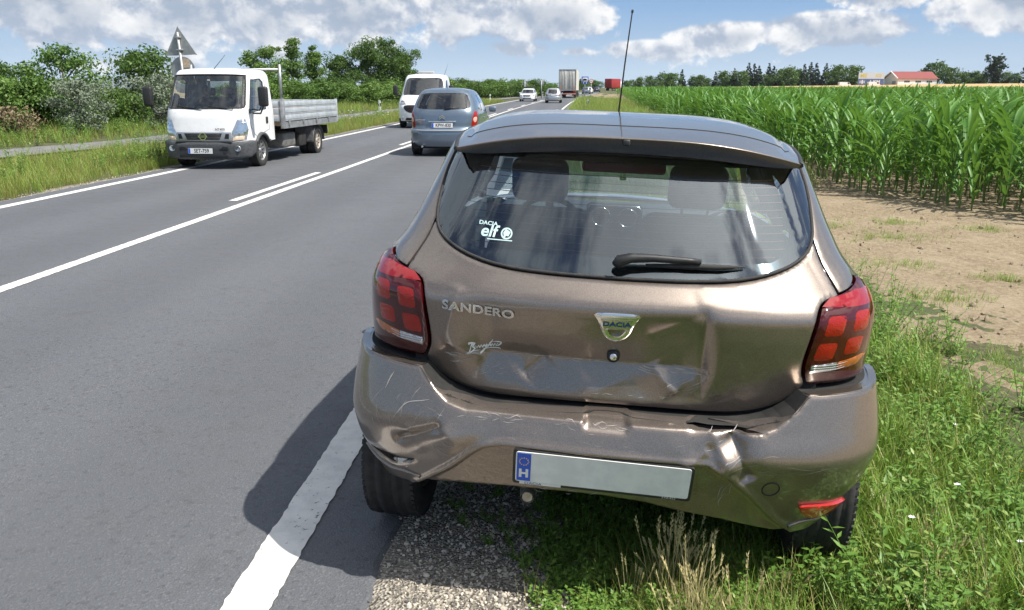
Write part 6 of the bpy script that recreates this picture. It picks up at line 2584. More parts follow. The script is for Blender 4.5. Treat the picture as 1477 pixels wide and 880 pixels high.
    for k, zz in enumerate((.80,)):
        nm.bbox((-.66, yy + .012, .87), (-.42, yy + .03, .885), .004)
    nm.build('name_strip', M_CHROME, root)
    og = MB()
    og.bbox((-.60, yy + .01, .825), (-.50, yy + .03, .838), .003)
    og.build('orange_sticker', M_AMBER, root)
    wp = MB()
    wp.tube([sh.S(np.array([0.]), np.array([1.14]))[0] + np.array([.05, -.03, 0]), sh.S(np.array([.25]), np.array([1.16]))[0] + np.array([0, -.03, 0]), sh.S(np.array([.50]), np.array([1.17]))[0] + np.array([0, -.03, 0])], [.02, .014, .006], 6)
    wp.build('wiper', M_BLACK, root)
    for s in (1, -1):
        mm = MB()
        mm.bbox((s * .93 - .10, 2.98, 1.0), (s * .93 + .10, 3.08, 1.15), .04, 3)
        mm.build('door_mirror', P_BLUE, root)
        for yc in (.72, L - .84):
            wheel_parts(root, (s * .755, yc, .315), .318, .20, .20, s, 7, None, 28)
        for yy_ in (1.45, 2.35):
            hd = MB()
            p = sh.S(np.array([s * sh.uy(yy_, .9)]), np.array([.9]))[0]
            hd.bbox((p[0] - .02, yy_ - .09, .88), (p[0] + .02, yy_ + .09, .92), .01)
            hd.build('door_handle', P_BLUE, root)
    it = MB()
    it.bbox((-.66, .5, .4), (.66, 3.2, 1.02), .05)
    for xx in (-.42, 0, .42):
        it.bbox((xx - .16, .95, 1.0), (xx + .16, 1.06, 1.22), .04)
    for xx in (-.38, .38):
        it.bbox((xx - .24, 1.95, .5), (xx + .24, 2.1, 1.16), .06)
        it.bbox((xx - .13, 1.97, 1.17), (xx + .13, 2.07, 1.36), .04)
    it.build('interior', M_CLOTH, root)
    fl = MB()
    fl.box((-.74, .2, .19), (.74, L - .3, .36))
    fl.build('floor_pan', M_DARK, root)
    ex = MB()
    ex.tube([(-.50, .35, .25), (-.50, -.02, .245)], .035, 12, caps=False)
    ex.tube([(-.50, .2, .25), (-.50, .0, .245)], .026, 10)
    ex.build('exhaust_pipe', M_CHROME, root)
    an = MB()
    an.tube([(0, 1.0, 1.63), (0, .85, 1.80)], [.006, .003], 5)
    an.build('antenna', M_BLACK, root)
    return root


def person_mesh(name, joints, bones, mat, parent, sub=2):
    """one continuous figure grown over a skeleton: joints name -> (position, radius)"""
    names = list(joints)
    me = bpy.data.meshes.new(name)
    me.from_pydata([joints[n][0] for n in names], [(names.index(a), names.index(b)) for a, b in bones], [])
    o = link_mesh(name, me, parent)
    o.modifiers.new('skin', 'SKIN')
    for i, n in enumerate(names):
        r = joints[n][1]
        me.skin_vertices[0].data[i].radius = (r, r) if not isinstance(r, tuple) else r
    me.skin_vertices[0].data[0].use_root = True
    sm = o.modifiers.new('smooth', 'SUBSURF')
    sm.levels = sub
    sm.render_levels = sub
    me.materials.append(mat)
    return o


def seated_person(loc, label, shirt, parent=None, driving=True):
    """seated figure facing -Y, hips at loc"""
    root = empty('person', loc, (0, 0, 0), label, 'person')
    J = {'hip': ((0, 0, 0), (.15, .11)), 'waist': ((0, .02, .18), (.14, .10)), 'chest': ((0, .01, .38), (.17, .11)), 'neckb': ((0, .0, .52), (.07, .06)),
         'shl': ((-.17, .0, .47), .065), 'elL': ((-.25, -.12, .25), .047), 'haL': ((-.17, -.38, .30), .036), 'shr': ((.17, .0, .47), .065), 'elR': ((.25, -.12, .25), .047), 'haR': ((.17, -.38, .30), .036),
         'knl': ((-.13, -.42, .02), .075), 'knr': ((.13, -.42, .02), .075), 'anl': ((-.13, -.52, -.38), .045), 'anr': ((.13, -.52, -.38), .045)}
    B = [('hip', 'waist'), ('waist', 'chest'), ('chest', 'neckb'), ('chest', 'shl'), ('shl', 'elL'), ('elL', 'haL'), ('chest', 'shr'), ('shr', 'elR'), ('elR', 'haR'), ('hip', 'knl'), ('hip', 'knr'), ('knl', 'anl'), ('knr', 'anr')]
    body = person_mesh('clothing', J, B, shirt, root)
    skin = noisy('skin', (.50, .30, .21), (.56, .34, .24), 40, .55)
    hb = MB()
    bm = bmesh.new()
    bmesh.ops.create_uvsphere(bm, u_segments=20, v_segments=14, radius=1)
    for v in bm.verts:
        x, y, z = v.co
        k = 1.0 - .22 * max(0, -z) ** 1.5
        nose = .020 * math.exp(-((x / .18) ** 2 + ((z + .15) / .22) ** 2)) if y < 0 else 0
        v.co = Vector((x * .075 * k, y * .095 * k - nose, .68 + z * .118))
    hb.bm(bm, None, True)
    hb.tube([(0, 0, .50), (0, -.005, .60)], [.058, .055], 10)
    for s in (1, -1):
        hb.bbox((s * .076 - .01, -.01, .655), (s * .076 + .01, .02, .71), .008)
    hb.build('head', skin, root)
    for s in (1, -1):
        hb = MB()
        # hand: palm, four fingers curled round the rim and a thumb
        hx = s * .17
        hb.bbox((hx - .04, -.46, .275), (hx + .04, -.38, .31), .014)
        for f in range(4):
            fx = hx - .03 + f * .02
            hb.tube([(fx, -.455, .300), (fx, -.49, .305), (fx, -.505, .285), (fx, -.49, .268)], [.009, .0085, .008, .007], 6)
        hb.tube([(hx - s * .035, -.40, .30), (hx - s * .055, -.43, .315), (hx - s * .045, -.465, .318)], [.011, .010, .008], 6)
        hb.build('hand', skin, root)
    ey = MB()
    for s in (1, -1):
        ey.bbox((s * .03 - .012, -.092, .686), (s * .03 + .012, -.084, .698), .004)
    ey.bbox((-.022, -.090, .625), (.022, -.082, .632), .003)
    ey.build('face_marks', pmat('dark_features', (.06, .03, .025), .6), root)
    hr = MB()
    bm = bmesh.new()
    bmesh.ops.create_uvsphere(bm, u_segments=18, v_segments=10, radius=1)
    bmesh.ops.delete(bm, geom=[v for v in bm.verts if v.co.z < -.1 or (v.co.y < -.45 and v.co.z < .45)], context='VERTS')
    for v in bm.verts:
        v.co = Vector((v.co.x * .082, v.co.y * .103 + .006, .692 + v.co.z * .118))
    hr.bm(bm, None, True)
    hr.build('hair', pmat('brown_hair', (.05, .03, .02), .7), root)
    return root


def build_truck():
    """white cab-over dropside truck coming toward the camera"""
    x, y = -7.42, 16.75
    TW = empty('dropside_truck', (x, y, 0.002), (0, 0, -.022), 'white dropside truck with open grey bed coming down the left lane', 'truck')
    # ---- cab
    L = 1.70
    plan = [(0, 0), (.35, .012), (.62, .05), (.78, .12), (.87, .23), (.905, .40), (.915, .7), (.915, 1.2), (.91, 1.55), (.87, 1.67), (.6, L), (0, L)]
    y0 = smooth_tab([(0, .05), (.35, .03), (.55, .0), (.85, .0), (1.15, .05), (1.27, .09), (1.34, .14), (2.02, .50), (2.09, .58), (2.14, .72), (2.3, .95)], 0, 2.6, sig=.014)
    y1 = smooth_tab([(0, 1.70), (2.0, 1.68), (2.10, 1.60), (2.2, 1.5)], 0, 2.6, sig=.014)
    w = smooth_tab([(0, .96), (.3, .98), (.6, 1.0), (1.2, 1.0), (1.35, .985), (1.95, .915), (2.06, .88), (2.12, .80), (2.2, .70)], 0, 2.6, sig=.014)
    sh = Shell(plan, y0, y1, w, L)
    U = float(sh.p.u[-1])
    ws = catmull([(sh.ux(-.60, 1.31), 1.325), (0, 1.315), (sh.ux(.60, 1.31), 1.325), (sh.ux(.80, 1.34), 1.345), (sh.ux(.80, 1.5), 1.5), (sh.ux(.755, 1.94), 1.94), (sh.ux(.70, 1.99), 1.985), (0, 2.0), (-sh.ux(.70, 1.99), 1.985), (-sh.ux(.755, 1.94), 1.94), (-sh.ux(.80, 1.5), 1.5), (-sh.ux(.80, 1.34), 1.345)], .06, True)
    dw = [(sh.uy(.36, 1.30), 1.22), (sh.uy(1.18, 1.30), 1.30), (sh.uy(1.24, 1.9), 1.86), (sh.uy(1.1, 1.92), 1.92), (sh.uy(.66, 1.9), 1.90)]
    r, yc, zc = .43, .82, .36
    R_ = [(sh.uy(yc + r * math.cos(math.radians(a)), max(.62, zc + r * math.sin(math.radians(a)))), max(.62, zc + r * math.sin(math.radians(a)))) for a in np.linspace(150, 12, 12)]
    low = .62
    out = [(-U, low), (-sh.uy(1.6, low), low)] + [(-u, z) for u, z in reversed(R_)] + [(-sh.uy(.35, low), low), (sh.uy(.35, low), low)] + R_ + [(sh.uy(1.6, low), low), (U, low), (U, 2.10), (-U, 2.10)]
    rwin = [(sh.fx(.62, 1.5), 1.45), (sh.fx(.62, 1.5), 1.88), (sh.fx(.08, 1.5), 1.88), (sh.fx(.08, 1.5), 1.45)]
    rwin = [(u, z) for u, z in rwin]
    cabm = panel('cab', out, sh.S, .04, P_WHITE, TW, edge=0, skirt=0, holes=[ws, flip(dw, 1), flip(dw, -1), flip(rwin, 1), flip(rwin, -1)])
    sh.cap('cab_roof', 2.10, .05, P_WHITE, TW, 60)
    G = glass_mat('cab_glass', (.42, .50, .50), .05)
    panel('windscreen', ws, sh.S, .06, G, TW, off=-.003, edge=0, skirt=.012)
    fr = MB()
    lp = np.array(ws)
    P = sh.S(lp[:, 0], lp[:, 1])
    fr.tube([tuple(p) for p in P] + [tuple(P[0])], .016, 6, caps=False)
    fr.build('windscreen_seal', M_RUBBER, TW)
    for s in (1, -1):
        d = panel('door_window', flip(dw, s), sh.S, .06, G, TW, off=-.003, edge=0, skirt=.012)
        fr = MB()
        lp = np.array(flip(dw, s))
        P = sh.S(lp[:, 0], lp[:, 1])
        fr.tube([tuple(p) for p in P] + [tuple(P[0])], .012, 6, caps=False)
        fr.build('window_seal', M_RUBBER, d)
        # door: its own shut line, handle
        do = [(sh.uy(.30, 1.2), 1.20), (sh.uy(.33, .95), .95), (sh.uy(.46, .80), .80)] + [(u, z + .03) for u, z in R_[2:7]] + [(sh.uy(1.30, .9), .86), (sh.uy(1.34, 1.3), 1.3), (sh.uy(1.34, 1.88), 1.88), (sh.uy(1.2, 1.96), 1.965), (sh.uy(.64, 1.96), 1.945), (sh.uy(.34, 1.3), 1.25)]
        dline = MB()
        lp = np.array(flip(do, s))
        P = sh.S(lp[:, 0], lp[:, 1])
        dline.tube([tuple(p) for p in P] + [tuple(P[0])], .005, 4, caps=False)
        dline.build('door_seam', M_DARK, TW)
        hd = MB()
        p = sh.S(np.array([s * sh.uy(1.17, 1.08)]), np.array([1.08]))[0]
        hd.bbox((p[0] - .02, p[1] - .05, .99), (p[0] + .02, p[1] + .05, 1.13), .015)
        hd.build('door_handle', M_BLACK, TW)
        # headlights: tall wedges on the corners
        hl = [(sh.ux(.56, .62), .66), (sh.ux(.84, .66), .69), (sh.uy(.24, .9), .90), (sh.uy(.20, 1.1), 1.13), (sh.ux(.70, 1.1), 1.10), (sh.ux(.60, .9), .86)]
        hp = panel('headlight', flip(hl, s), sh.S, .04, M_LAMPGLASS, TW, off=.012, edge=.006, skirt=.02)
        ia = [(sh.ux(.60, .66), .68), (sh.ux(.80, .68), .70), (sh.ux(.82, .78), .78), (sh.ux(.62, .76), .76)]
        panel('indicator', flip(ia, s), sh.S, .04, pmat('orange_bulb', (.75, .58, .42), .2, coat=1), hp, off=.015, edge=.003, skirt=.003)
        for k in range(3):
            q = [(sh.ux(.66 + .02 * k, .82 + .1 * k), .82 + .09 * k), (sh.ux(.84, .83 + .1 * k), .83 + .09 * k), (sh.ux(.84, .86 + .1 * k), .875 + .09 * k), (sh.ux(.67 + .02 * k, .85 + .1 * k), .865 + .09 * k)]
            panel('reflector_step', flip(q, s), sh.S, .04, M_CHROME, hp, off=.0145, edge=.002, skirt=.002)
        # mirrors on arms
        mi = MB()
        mi.bbox((s * 1.23 - .10, .20, 1.36), (s * 1.23 + .10, .32, 1.76), .045, 3)
        mr = mi.build('door_mirror', M_BLACK, TW)
        ar = MB()
        ar.tube([(s * .90, .46, 1.22), (s * 1.12, .34, 1.22), (s * 1.22, .28, 1.38)], .018, 6)
        ar.tube([(s * .90, .50, 1.30), (s * 1.10, .34, 1.28), (s * 1.20, .28, 1.42)], .014, 6)
        ar.build('mirror_arm', M_BLACK, mr)
    # bumper in dark plastic wrapping the corners
    bo = [(sh.ux(-.86, .40), .34), (sh.ux(-.5, .33), .30), (sh.ux(.5, .33), .30), (sh.ux(.86, .40), .34), (sh.uy(.40, .5), .42), (sh.uy(.46, .6), .66), (sh.uy(.25, .66), .68), (sh.ux(.58, .64), .645), (-sh.ux(.58, .64), .645), (-sh.uy(.25, .66), .68), (-sh.uy(.46, .6), .66), (-sh.uy(.40, .5), .42)]
    M_DKGREY = noisy('dark_grey_plastic', (.055, .058, .062), (.085, .088, .092), 25, .6, bmp=.2, bdist=.002)
    bp = panel('bumper', bo, sh.S, .04, M_DKGREY, TW, off=.06, edge=.02, skirt=.07)
    for s in (1, -1):
        fg = MB()
        c = sh.S(np.array([s * sh.ux(.70, .50)]), np.array([.52]))[0]
        fg.lathe([(.062, -.01), (.062, -.075), (.050, -.08), (.045, -.066), (.001, -.066)], 'y', 18, tuple(c))
        fg.build('fog_light', M_LAMPGLASS, bp)
        sl = MB()
        c2 = sh.S(np.array([s * sh.ux(.42, .50)]), np.array([.52]))[0]
        sl.bbox((c2[0] - .10, c2[1] - .066, .48), (c2[0] + .10, c2[1] - .05, .56), .01)
        sl.build('bumper_slot', M_INK, bp)
    lg = MB()
    lg.bbox((-.52, -.066, .335), (.52, -.05, .40), .01)
    lg.build('lower_grille', M_INK, bp)
    # grille: silver frame, black mesh, round badge, small slots
    gf = [(sh.ux(-.56, .68), .67), (sh.ux(.56, .68), .67), (sh.ux(.58, .84), .845), (-sh.ux(.58, .84), .845)]
    silver = pmat('grille_silver', (.40, .41, .42), .35, .6)
    g_ = panel('grille_frame', gf, sh.S, .05, silver, TW, off=.022, edge=.008, skirt=.03)
    gm = [(sh.ux(-.34, .70), .695), (sh.ux(.34, .70), .695), (sh.ux(.40, .82), .825), (-sh.ux(.40, .82), .825)]
    panel('grille_mesh', gm, sh.S, .05, M_INK, g_, off=.026, edge=.002, skirt=.003)
    for s in (1, -1):
        q = [(sh.ux(.44, .72), .715), (sh.ux(.53, .72), .715), (sh.ux(.54, .82), .815), (sh.ux(.47, .82), .815)]
        panel('grille_slot', flip(q, s), sh.S, .05, M_INK, g_, off=.026, edge=.002, skirt=.003)
    for k in range(4):
        b = MB()
        z = .715 + k * .030
        b.tube([tuple(sh.S(np.array([sh.ux(xx, z)]), np.array([z]))[0] + np.array([0, -.028, 0])) for xx in np.linspace(-.36, .36, 7)], .005, 5)
        b.build('grille_bar', M_DKGREY, g_)
    bd = MB()
    ctr = (0, -.034, .765)
    bd.add([(.080 * math.cos(a), -.036, .765 + .080 * math.sin(a)) for a in np.linspace(0, 2 * PI, 24, endpoint=False)] + [(.058 * math.cos(a), -.036, .765 + .058 * math.sin(a)) for a in np.linspace(0, 2 * PI, 24, endpoint=False)], [(i, (i + 1) % 24, 24 + (i + 1) % 24, 24 + i) for i in range(24)])
    bd.box((-.098, -.040, .745), (.098, -.034, .785))
    bo_ = bd.build('badge', M_CHROME, TW)
    text_obj('lettering', 'NISSAN', .036, face_M((0, -.0415, .765), (1, 0, 0), (0, 0, 1)), M_INK, bo_, bold=.0006)
    text_obj('model_name', 'NT400', .060, face_M((.36, .006, .905), (1, 0, 0), (0, .05, 1)), M_INK, TW, bold=.001, sx=1.2)
    lowp = MB()
    lowp.bbox((-.60, -.03, .625), (.60, .02, .665), .01)
    lowp.build('grille_gap', M_INK, TW)
    plate_parts(TW, face_M((-.06, -.072, .475), (1, 0, 0), (0, 0, 1)), 'SET-759')
    for (xa, xb) in ((-.60, -.02), (.08, .62)):
        wp = MB()
        pts = []
        for t in np.linspace(0, 1, 6):
            xx = xa + (xb - xa) * (1 - t)
            zz = 1.345 - .045 * (1 - t) * (1) + .02 * t
            p = sh.S(np.array([sh.ux(xx, 1.33)]), np.array([zz + .01]))[0]
            pts.append((p[0], p[1] - .03, p[2]))
        wp.tube(pts, .011, 5)
        wp.build('wiper', M_BLACK, TW)
    vs = MB()
    vs.box((.02 - .03, .43, 1.66), (.02 + .03, .435, 1.90))
    vs.build('paper_strip', pmat('paper', (.7, .66, .64), .8), TW)
    ant = MB()
    ant.tube([(.06, .66, 2.12), (.30, .72, 2.40)], [.008, .004], 5)
    ant.build('antenna', M_BLACK, TW)
    # interior
    it = MB()
    it.bbox((-.82, .30, .9), (.82, .62, 1.32), .06, 3)
    it.build('dashboard', M_TRIM, TW)
    for xx in (-.42, .0, .48):
        st = MB()
        st.bbox((xx - .22, 1.32, .85), (xx + .22, 1.48, 1.55), .06, 3)
        st.bbox((xx - .22, .92, .78), (xx + .22, 1.40, .92), .05, 3)
        st.bbox((xx - .13, 1.36, 1.57), (xx + .13, 1.46, 1.74), .04, 3)
        st.build('seat', M_CLOTH, TW)
    sw = MB()
    ang = Matrix.Translation((.48, .70, 1.28)) @ Matrix.Rotation(math.radians(35), 4, 'X')
    sw.tube([ang @ Vector((.2 * math.cos(t), .2 * math.sin(t), 0)) for t in np.linspace(0, 2 * PI, 29)], .015, 6, caps=False)
    sw.tube([ang @ Vector((-.19, 0, 0)), ang @ Vector((.19, 0, 0))], .018, 6)
    sw.build('steering_wheel', M_BLACK, TW)
    fb = MB()
    fb.box((-.84, .3, .60), (.84, 1.66, .78))
    fb.box((-.78, .30, .36), (.78, .42, .62))
    fb.build('cab_floor', M_DARK, TW)
    # ---- wheels
    wheel_parts(TW, (.80, .85, .345), .345, .20, .215, 1, 10, M_STEEL, 32)
    wheel_parts(TW, (-.80, .85, .345), .345, .20, .215, -1, 10, M_STEEL, 32)
    dusty = noisy('dusty_steel', (.34, .30, .25), (.48, .44, .38), 18, .7, .2)
    for s in (1, -1):
        wheel_parts(TW, (s * .85, 4.55, .345), .345, .20, .215, s, 10, dusty, 32)
        wheel_parts(TW, (s * .62, 4.55, .345), .345, .20, .215, s, 10, dusty, 24)
        # dark arch lip of the front wheel
        al = MB()
        a_ = [sh.S(np.array([s * u]), np.array([z]))[0] + np.array([s * .02, 0, 0]) for u, z in R_]
        al.tube([tuple(p) for p in a_], .035, 6)
        al.build('wheel_arch', M_DKGREY, TW)
        mg = MB()
        pts = [(4.55 + .47 * math.cos(math.radians(a)), .36 + .47 * math.sin(math.radians(a))) for a in np.linspace(8, 172, 14)]
        V, F = [], []
        for i, (py, pz) in enumerate(pts):
            V += [(s * .52, py, pz), (s * .97, py, pz)]
            if i:
                F.append((2 * i - 2, 2 * i - 1, 2 * i + 1, 2 * i))
        mg.add(V, F, True)
        mg.add([(s * .52, 4.08, .45), (s * .97, 4.08, .45), (s * .97, 4.07, .80), (s * .52, 4.07, .80)], [(0, 1, 2, 3)])
        mg.build('mudguard', noisy('mudguard_grey', (.12, .12, .12), (.18, .18, .18), 12, .7), TW)
    # ---- chassis
    ch = MB()
    for s in (1, -1):
        ch.box((s * .36 - .04, .9, .52), (s * .36 + .04, 5.75, .72))
    ch.box((-.5, 4.45, .30), (.5, 4.65, .42))
    ch.build('chassis', M_DARK, TW)
    tk = MB()
    tk.bbox((.45, 2.25, .38), (.86, 3.10, .72), .05, 3)
    tk.build('fuel_tank', noisy('tank_grey', (.10, .10, .10), (.2, .19, .17), 10, .6), TW)
    bx = MB()
    bx.bbox((.50, 3.25, .36), (.90, 3.75, .66), .03)
    bx.build('battery_box', M_DARK, TW)
    lb = MB()
    lb.bbox((-.85, 5.62, .55), (.85, 5.72, .78), .02)
    lb.build('rear_light_bar', M_BLACK, TW)
    # ---- bed: floor, boards, corner posts, head rack
    x1 = 1.02
    ALU = noisy('dropside_alu', (.52, .55, .57), (.64, .67, .69), 6, .42, .5)
    GALV = noisy('galvanised', (.30, .31, .32), (.42, .43, .43), 8, .5, .6)
    by0, by1, z0 = 1.86, 6.05, 1.00
    f = MB()
    f.box((-x1 + .02, by0 + .02, z0 - .10), (x1 - .02, by1 - .02, z0))
    f.build('bed_floor', noisy('bed_boards', (.30, .20, .12), (.42, .30, .19), 5, .85), TW)
    ld = MB()
    V, F = [], []
    nx, ny = 16, 30
    for j in range(ny):
        for i in range(nx):
            V.append((-x1 + .08 + (2 * x1 - .16) * i / (nx - 1), by0 + .15 + (by1 - by0 - .3) * j / (ny - 1), z0 + .06 + .30 * math.sin(PI * i / (nx - 1)) ** .5 * math.sin(PI * j / (ny - 1)) ** .4 + .03 * math.sin(i * 1.3 + j * .9) + .02 * math.sin(j * 2.2)))
    F = [(j * nx + i, j * nx + i + 1, (j + 1) * nx + i + 1, (j + 1) * nx + i) for j in range(ny - 1) for i in range(nx - 1)]
    ld.add(V, F, True)
    ld.build('sand_load', noisy('sand', (.40, .28, .16), (.52, .39, .24), 9, .95, bmp=.5, bdist=.03), TW)
    sk = MB()
    for s in (1, -1):
        sk.box((s * (x1 - .02) - .035, by0, z0 - .16), (s * (x1 - .02) + .035, by1, z0 - .02))
    sk.build('bed_rail', GALV, TW)

    def board(name, s):
        for k in range(3):
            b = MB()
            za, zb = z0 + .0 + k * .148, z0 + .142 + k * .148
            b.bbox((s * x1 - .018, by0 + .09, za), (s * x1 + .018, by1 - .06, zb), .006)
            o = b.build(name, ALU, TW)
            ln = MB()
            ln.box((s * (x1 + .021) - .004, by0 + .10, za + .045), (s * (x1 + .021) + .004, by1 - .07, za + .095))
            ln.build('board_rib', ALU, o)
    board('side_board', 1)
    board('side_board', -1)
    for k in range(3):
        b = MB()
        b.bbox((-x1 + .03, by1 - .03, z0 + k * .148), (x1 - .03, by1 + .01, z0 + .142 + k * .148), .006)
        b.build('tail_board', ALU, TW)
        b = MB()
        b.bbox((-x1 + .06, by0 - .01, z0 + k * .148), (x1 - .06, by0 + .03, z0 + .142 + k * .148), .006)
        b.build('head_board', ALU, TW)
    for s in (1, -1):
        p = MB()
        p.bbox((s * x1 - .045, by0 - .03, z0 - .16), (s * x1 + .045, by0 + .08, z0 + .50), .01)
        p.tube([(s * x1, by0 + .02, z0 + .48), (s * x1, by0 + .02, 2.24)], .034, 8)
        p.build('corner_post', GALV, TW)
        p = MB()
        p.bbox((s * x1 - .03, by1 - .06, z0 - .14), (s * x1 + .03, by1 + .015, z0 + .46), .008)
        p.build('rear_post', ALU, TW)
        for k in range(4):
            lt = MB()
            yy = by0 + .35 + k * 1.0
            lt.bbox((s * (x1 + .03) - .015, yy - .04, z0 - .10), (s * (x1 + .03) + .015, yy + .04, z0 + .03), .005)
            lt.build('hinge', GALV, TW)
    cb = MB()
    cb.tube([(-x1, by0 + .02, 2.13), (x1, by0 + .02, 2.13)], .030, 8)
    cb.build('head_rack_bar', GALV, TW)
    # the body rides low on its springs
    for o in TW.children:
        if not o.name.startswith('wheel') or o.name.startswith('wheel_arch'):
            o.location.z -= .09
    # two people in the cab
    M_SH1 = noisy('dark_shirt', (.05, .06, .09), (.07, .08, .11), 50, .9)
    M_SH2 = noisy('dark_top', (.07, .06, .06), (.10, .09, .085), 50, .9)
    mw = Matrix.Translation((x, y, 0.002)) @ Matrix.Rotation(-.022, 4, 'Z')
    p1 = seated_person(mw @ Vector((.48, 1.24, .89)), 'driver in a dark shirt holding the wheel of the white truck', M_SH1)
    p2 = seated_person(mw @ Vector((-.42, 1.24, .89)), 'passenger in a dark top sitting in the white truck cab', M_SH2)
    return TW


def build_van():
    """white flatbed van coming, half hidden by the people carrier"""
    y = 34.0
    x = rx(-6.15, y)
    VN = empty('white_van', (x, y, float(grade(y))), (0, 0, .0), 'white recovery van with black grille coming behind the people carrier', 'van')
    L = 2.6
    plan = [(0, 0), (.35, .02), (.65, .10), (.85, .26), (.97, .55), (1.02, 1.0), (1.025, 1.6), (1.02, 2.3), (.98, 2.55), (.6, L), (0, L)]
    y0 = smooth_tab([(0, .08), (.3, .02), (.6, .0), (.85, .04), (1.02, .16), (1.22, .62), (1.30, .80), (2.02, 1.42), (2.12, 1.55), (2.2, 1.75)], 0, 2.6, sig=.02)
    y1 = smooth_tab([(0, L), (2.05, L), (2.2, L - .15)], 0, 2.6, sig=.02)
    w = smooth_tab([(0, .95), (.4, .985), (.8, 1.0), (1.2, 1.0), (1.35, .97), (2.0, .86), (2.12, .80), (2.2, .70)], 0, 2.6, sig=.02)
    sh = Shell(plan, y0, y1, w, L)
    U = float(sh.p.u[-1])
    ws = catmull([(sh.ux(-.6, 1.33), 1.33), (0, 1.32), (sh.ux(.6, 1.33), 1.33), (sh.ux(.84, 1.36), 1.37), (sh.ux(.73, 1.97), 1.97), (0, 2.02), (-sh.ux(.73, 1.97), 1.97), (-sh.ux(.84, 1.36), 1.37)], .08, True)
    dw = [(sh.uy(1.05, 1.3), 1.30), (sh.uy(2.2, 1.3), 1.34), (sh.uy(2.2, 1.9), 1.93), (sh.uy(1.62, 1.9), 1.93)]
    holes = [ws, flip(dw, 1), flip(dw, -1)]
    r, yc, zc = .42, .95, .36
    R_ = [(sh.uy(yc + r * math.cos(math.radians(a)), max(.3, zc + r * math.sin(math.radians(a)))), max(.3, zc + r * math.sin(math.radians(a)))) for a in np.linspace(188, -8, 13)]
    out = [(-U, .3)] + [(-u, z) for u, z in reversed(R_)] + R_ + [(U, .3), (U, 2.14), (-U, 2.14)]
    panel('cab', out, sh.S, .06, P_WHITE, VN, edge=0, skirt=0, holes=holes)
    sh.cap('cab_roof', 2.14, .06, P_WHITE, VN)
    G = glass_mat('van_glass', (.36, .42, .44), .04)
    panel('windscreen', ws, sh.S, .08, G, VN, off=-.003, edge=0, skirt=.01)
    for s in (1, -1):
        panel('door_window', flip(dw, s), sh.S, .08, G, VN, off=-.003, edge=0, skirt=.01)
        hl = [(sh.ux(.58, .98), .96), (sh.uy(.42, 1.0), .94), (sh.uy(.60, 1.12), 1.13), (sh.ux(.70, 1.1), 1.10)]
        panel('headlight', flip(hl, s), sh.S, .06, M_LAMPGLASS, VN, off=.012, edge=.006, skirt=.02)
        mi = MB()
        mi.bbox((s * 1.17 - .10, .98, 1.32), (s * 1.17 + .10, 1.10, 1.72), .05, 3)
        mi.tube([(s * .98, 1.06, 1.32), (s * 1.15, 1.04, 1.36)], .03, 6)
        mi.build('door_mirror', M_BLACK, VN)
        fg = MB()
        c = sh.S(np.array([s * sh.ux(.72, .42)]), np.array([.42]))[0]
        fg.lathe([(.06, .0), (.06, -.02), (.001, -.02)], 'y', 14, tuple(c))
        fg.build('fog_light', M_LAMPGLASS, VN)
        wheel_parts(VN, (s * .87, .95, .345), .345, .21, .21, s, 8, M_STEEL, 24)
        wheel_parts(VN, (s * .87, 4.4, .345), .345, .21, .21, s, 8, M_STEEL, 24)
    gr = catmull([(sh.ux(-.46, .66), .64), (sh.ux(.46, .66), .64), (sh.ux(.66, .9), .90), (0, .93), (-sh.ux(.66, .9), .90)], .08, True)
    g_ = panel('grille', gr, sh.S, .06, M_INK, VN, off=.012, edge=.006, skirt=.02)
    for k in range(3):
        b = MB()
        z = .70 + k * .07
        b.tube([tuple(sh.S(np.array([sh.ux(xx, z)]), np.array([z]))[0] + np.array([0, -.02, 0])) for xx in np.linspace(-.5, .5, 7)], .008, 5)
        b.build('grille_bar', pmat('dark_red_bar', (.12, .03, .03), .4), g_)
    lo = [(sh.ux(-.62, .3), .32), (sh.ux(.62, .3), .32), (sh.ux(.56, .44), .43), (-sh.ux(.56, .44), .43)]
    panel('lower_grille', lo, sh.S, .06, M_INK, VN, off=.01, edge=.004, skirt=.02)
    plate_parts(VN, face_M((0.0, -.035, .54), (1, 0, 0), (0, 0, 1)), None)
    it = MB()
    it.bbox((-.85, .95, .9), (.85, 1.35, 1.30), .05)
    it.build('dashboard', M_TRIM, VN)
    for xx in (-.5, 0, .5):
        st = MB()
        st.bbox((xx - .22, 2.1, .8), (xx + .22, 2.28, 1.55), .06)
        st.bbox((xx - .13, 2.14, 1.57), (xx + .13, 2.24, 1.76), .04)
        st.build('seat', M_TRIM, VN)
    pp = MB()
    pp.box((.22, 1.06, 1.345), (.55, 1.16, 1.44), None)
    pp.build('paper_sheet', pmat('paper_white', (.8, .8, .78), .8), VN)
    bn = MB()
    bn.bbox((-.35, 1.75, 2.21), (.35, 1.9, 2.29), .03)
    bn.build('beacon_bar', pmat('beacon_grey', (.45, .42, .38), .4), VN)
    bd = MB()
    bd.box((-1.05, 2.7, .82), (1.05, 6.2, .98))
    bd.box((-.40, 2.4, .5), (.40, 6.0, .80))
    bd.build('flatbed', M_STEEL, VN)
    fl = MB()
    fl.box((-.9, .3, .25), (.9, 2.5, .4))
    fl.build('cab_floor', M_DARK, VN)
    ant = MB()
    ant.tube([(.80, 1.75, 2.15), (.95, 1.9, 2.62)], [.008, .004], 5)
    ant.build('antenna', M_BLACK, VN)


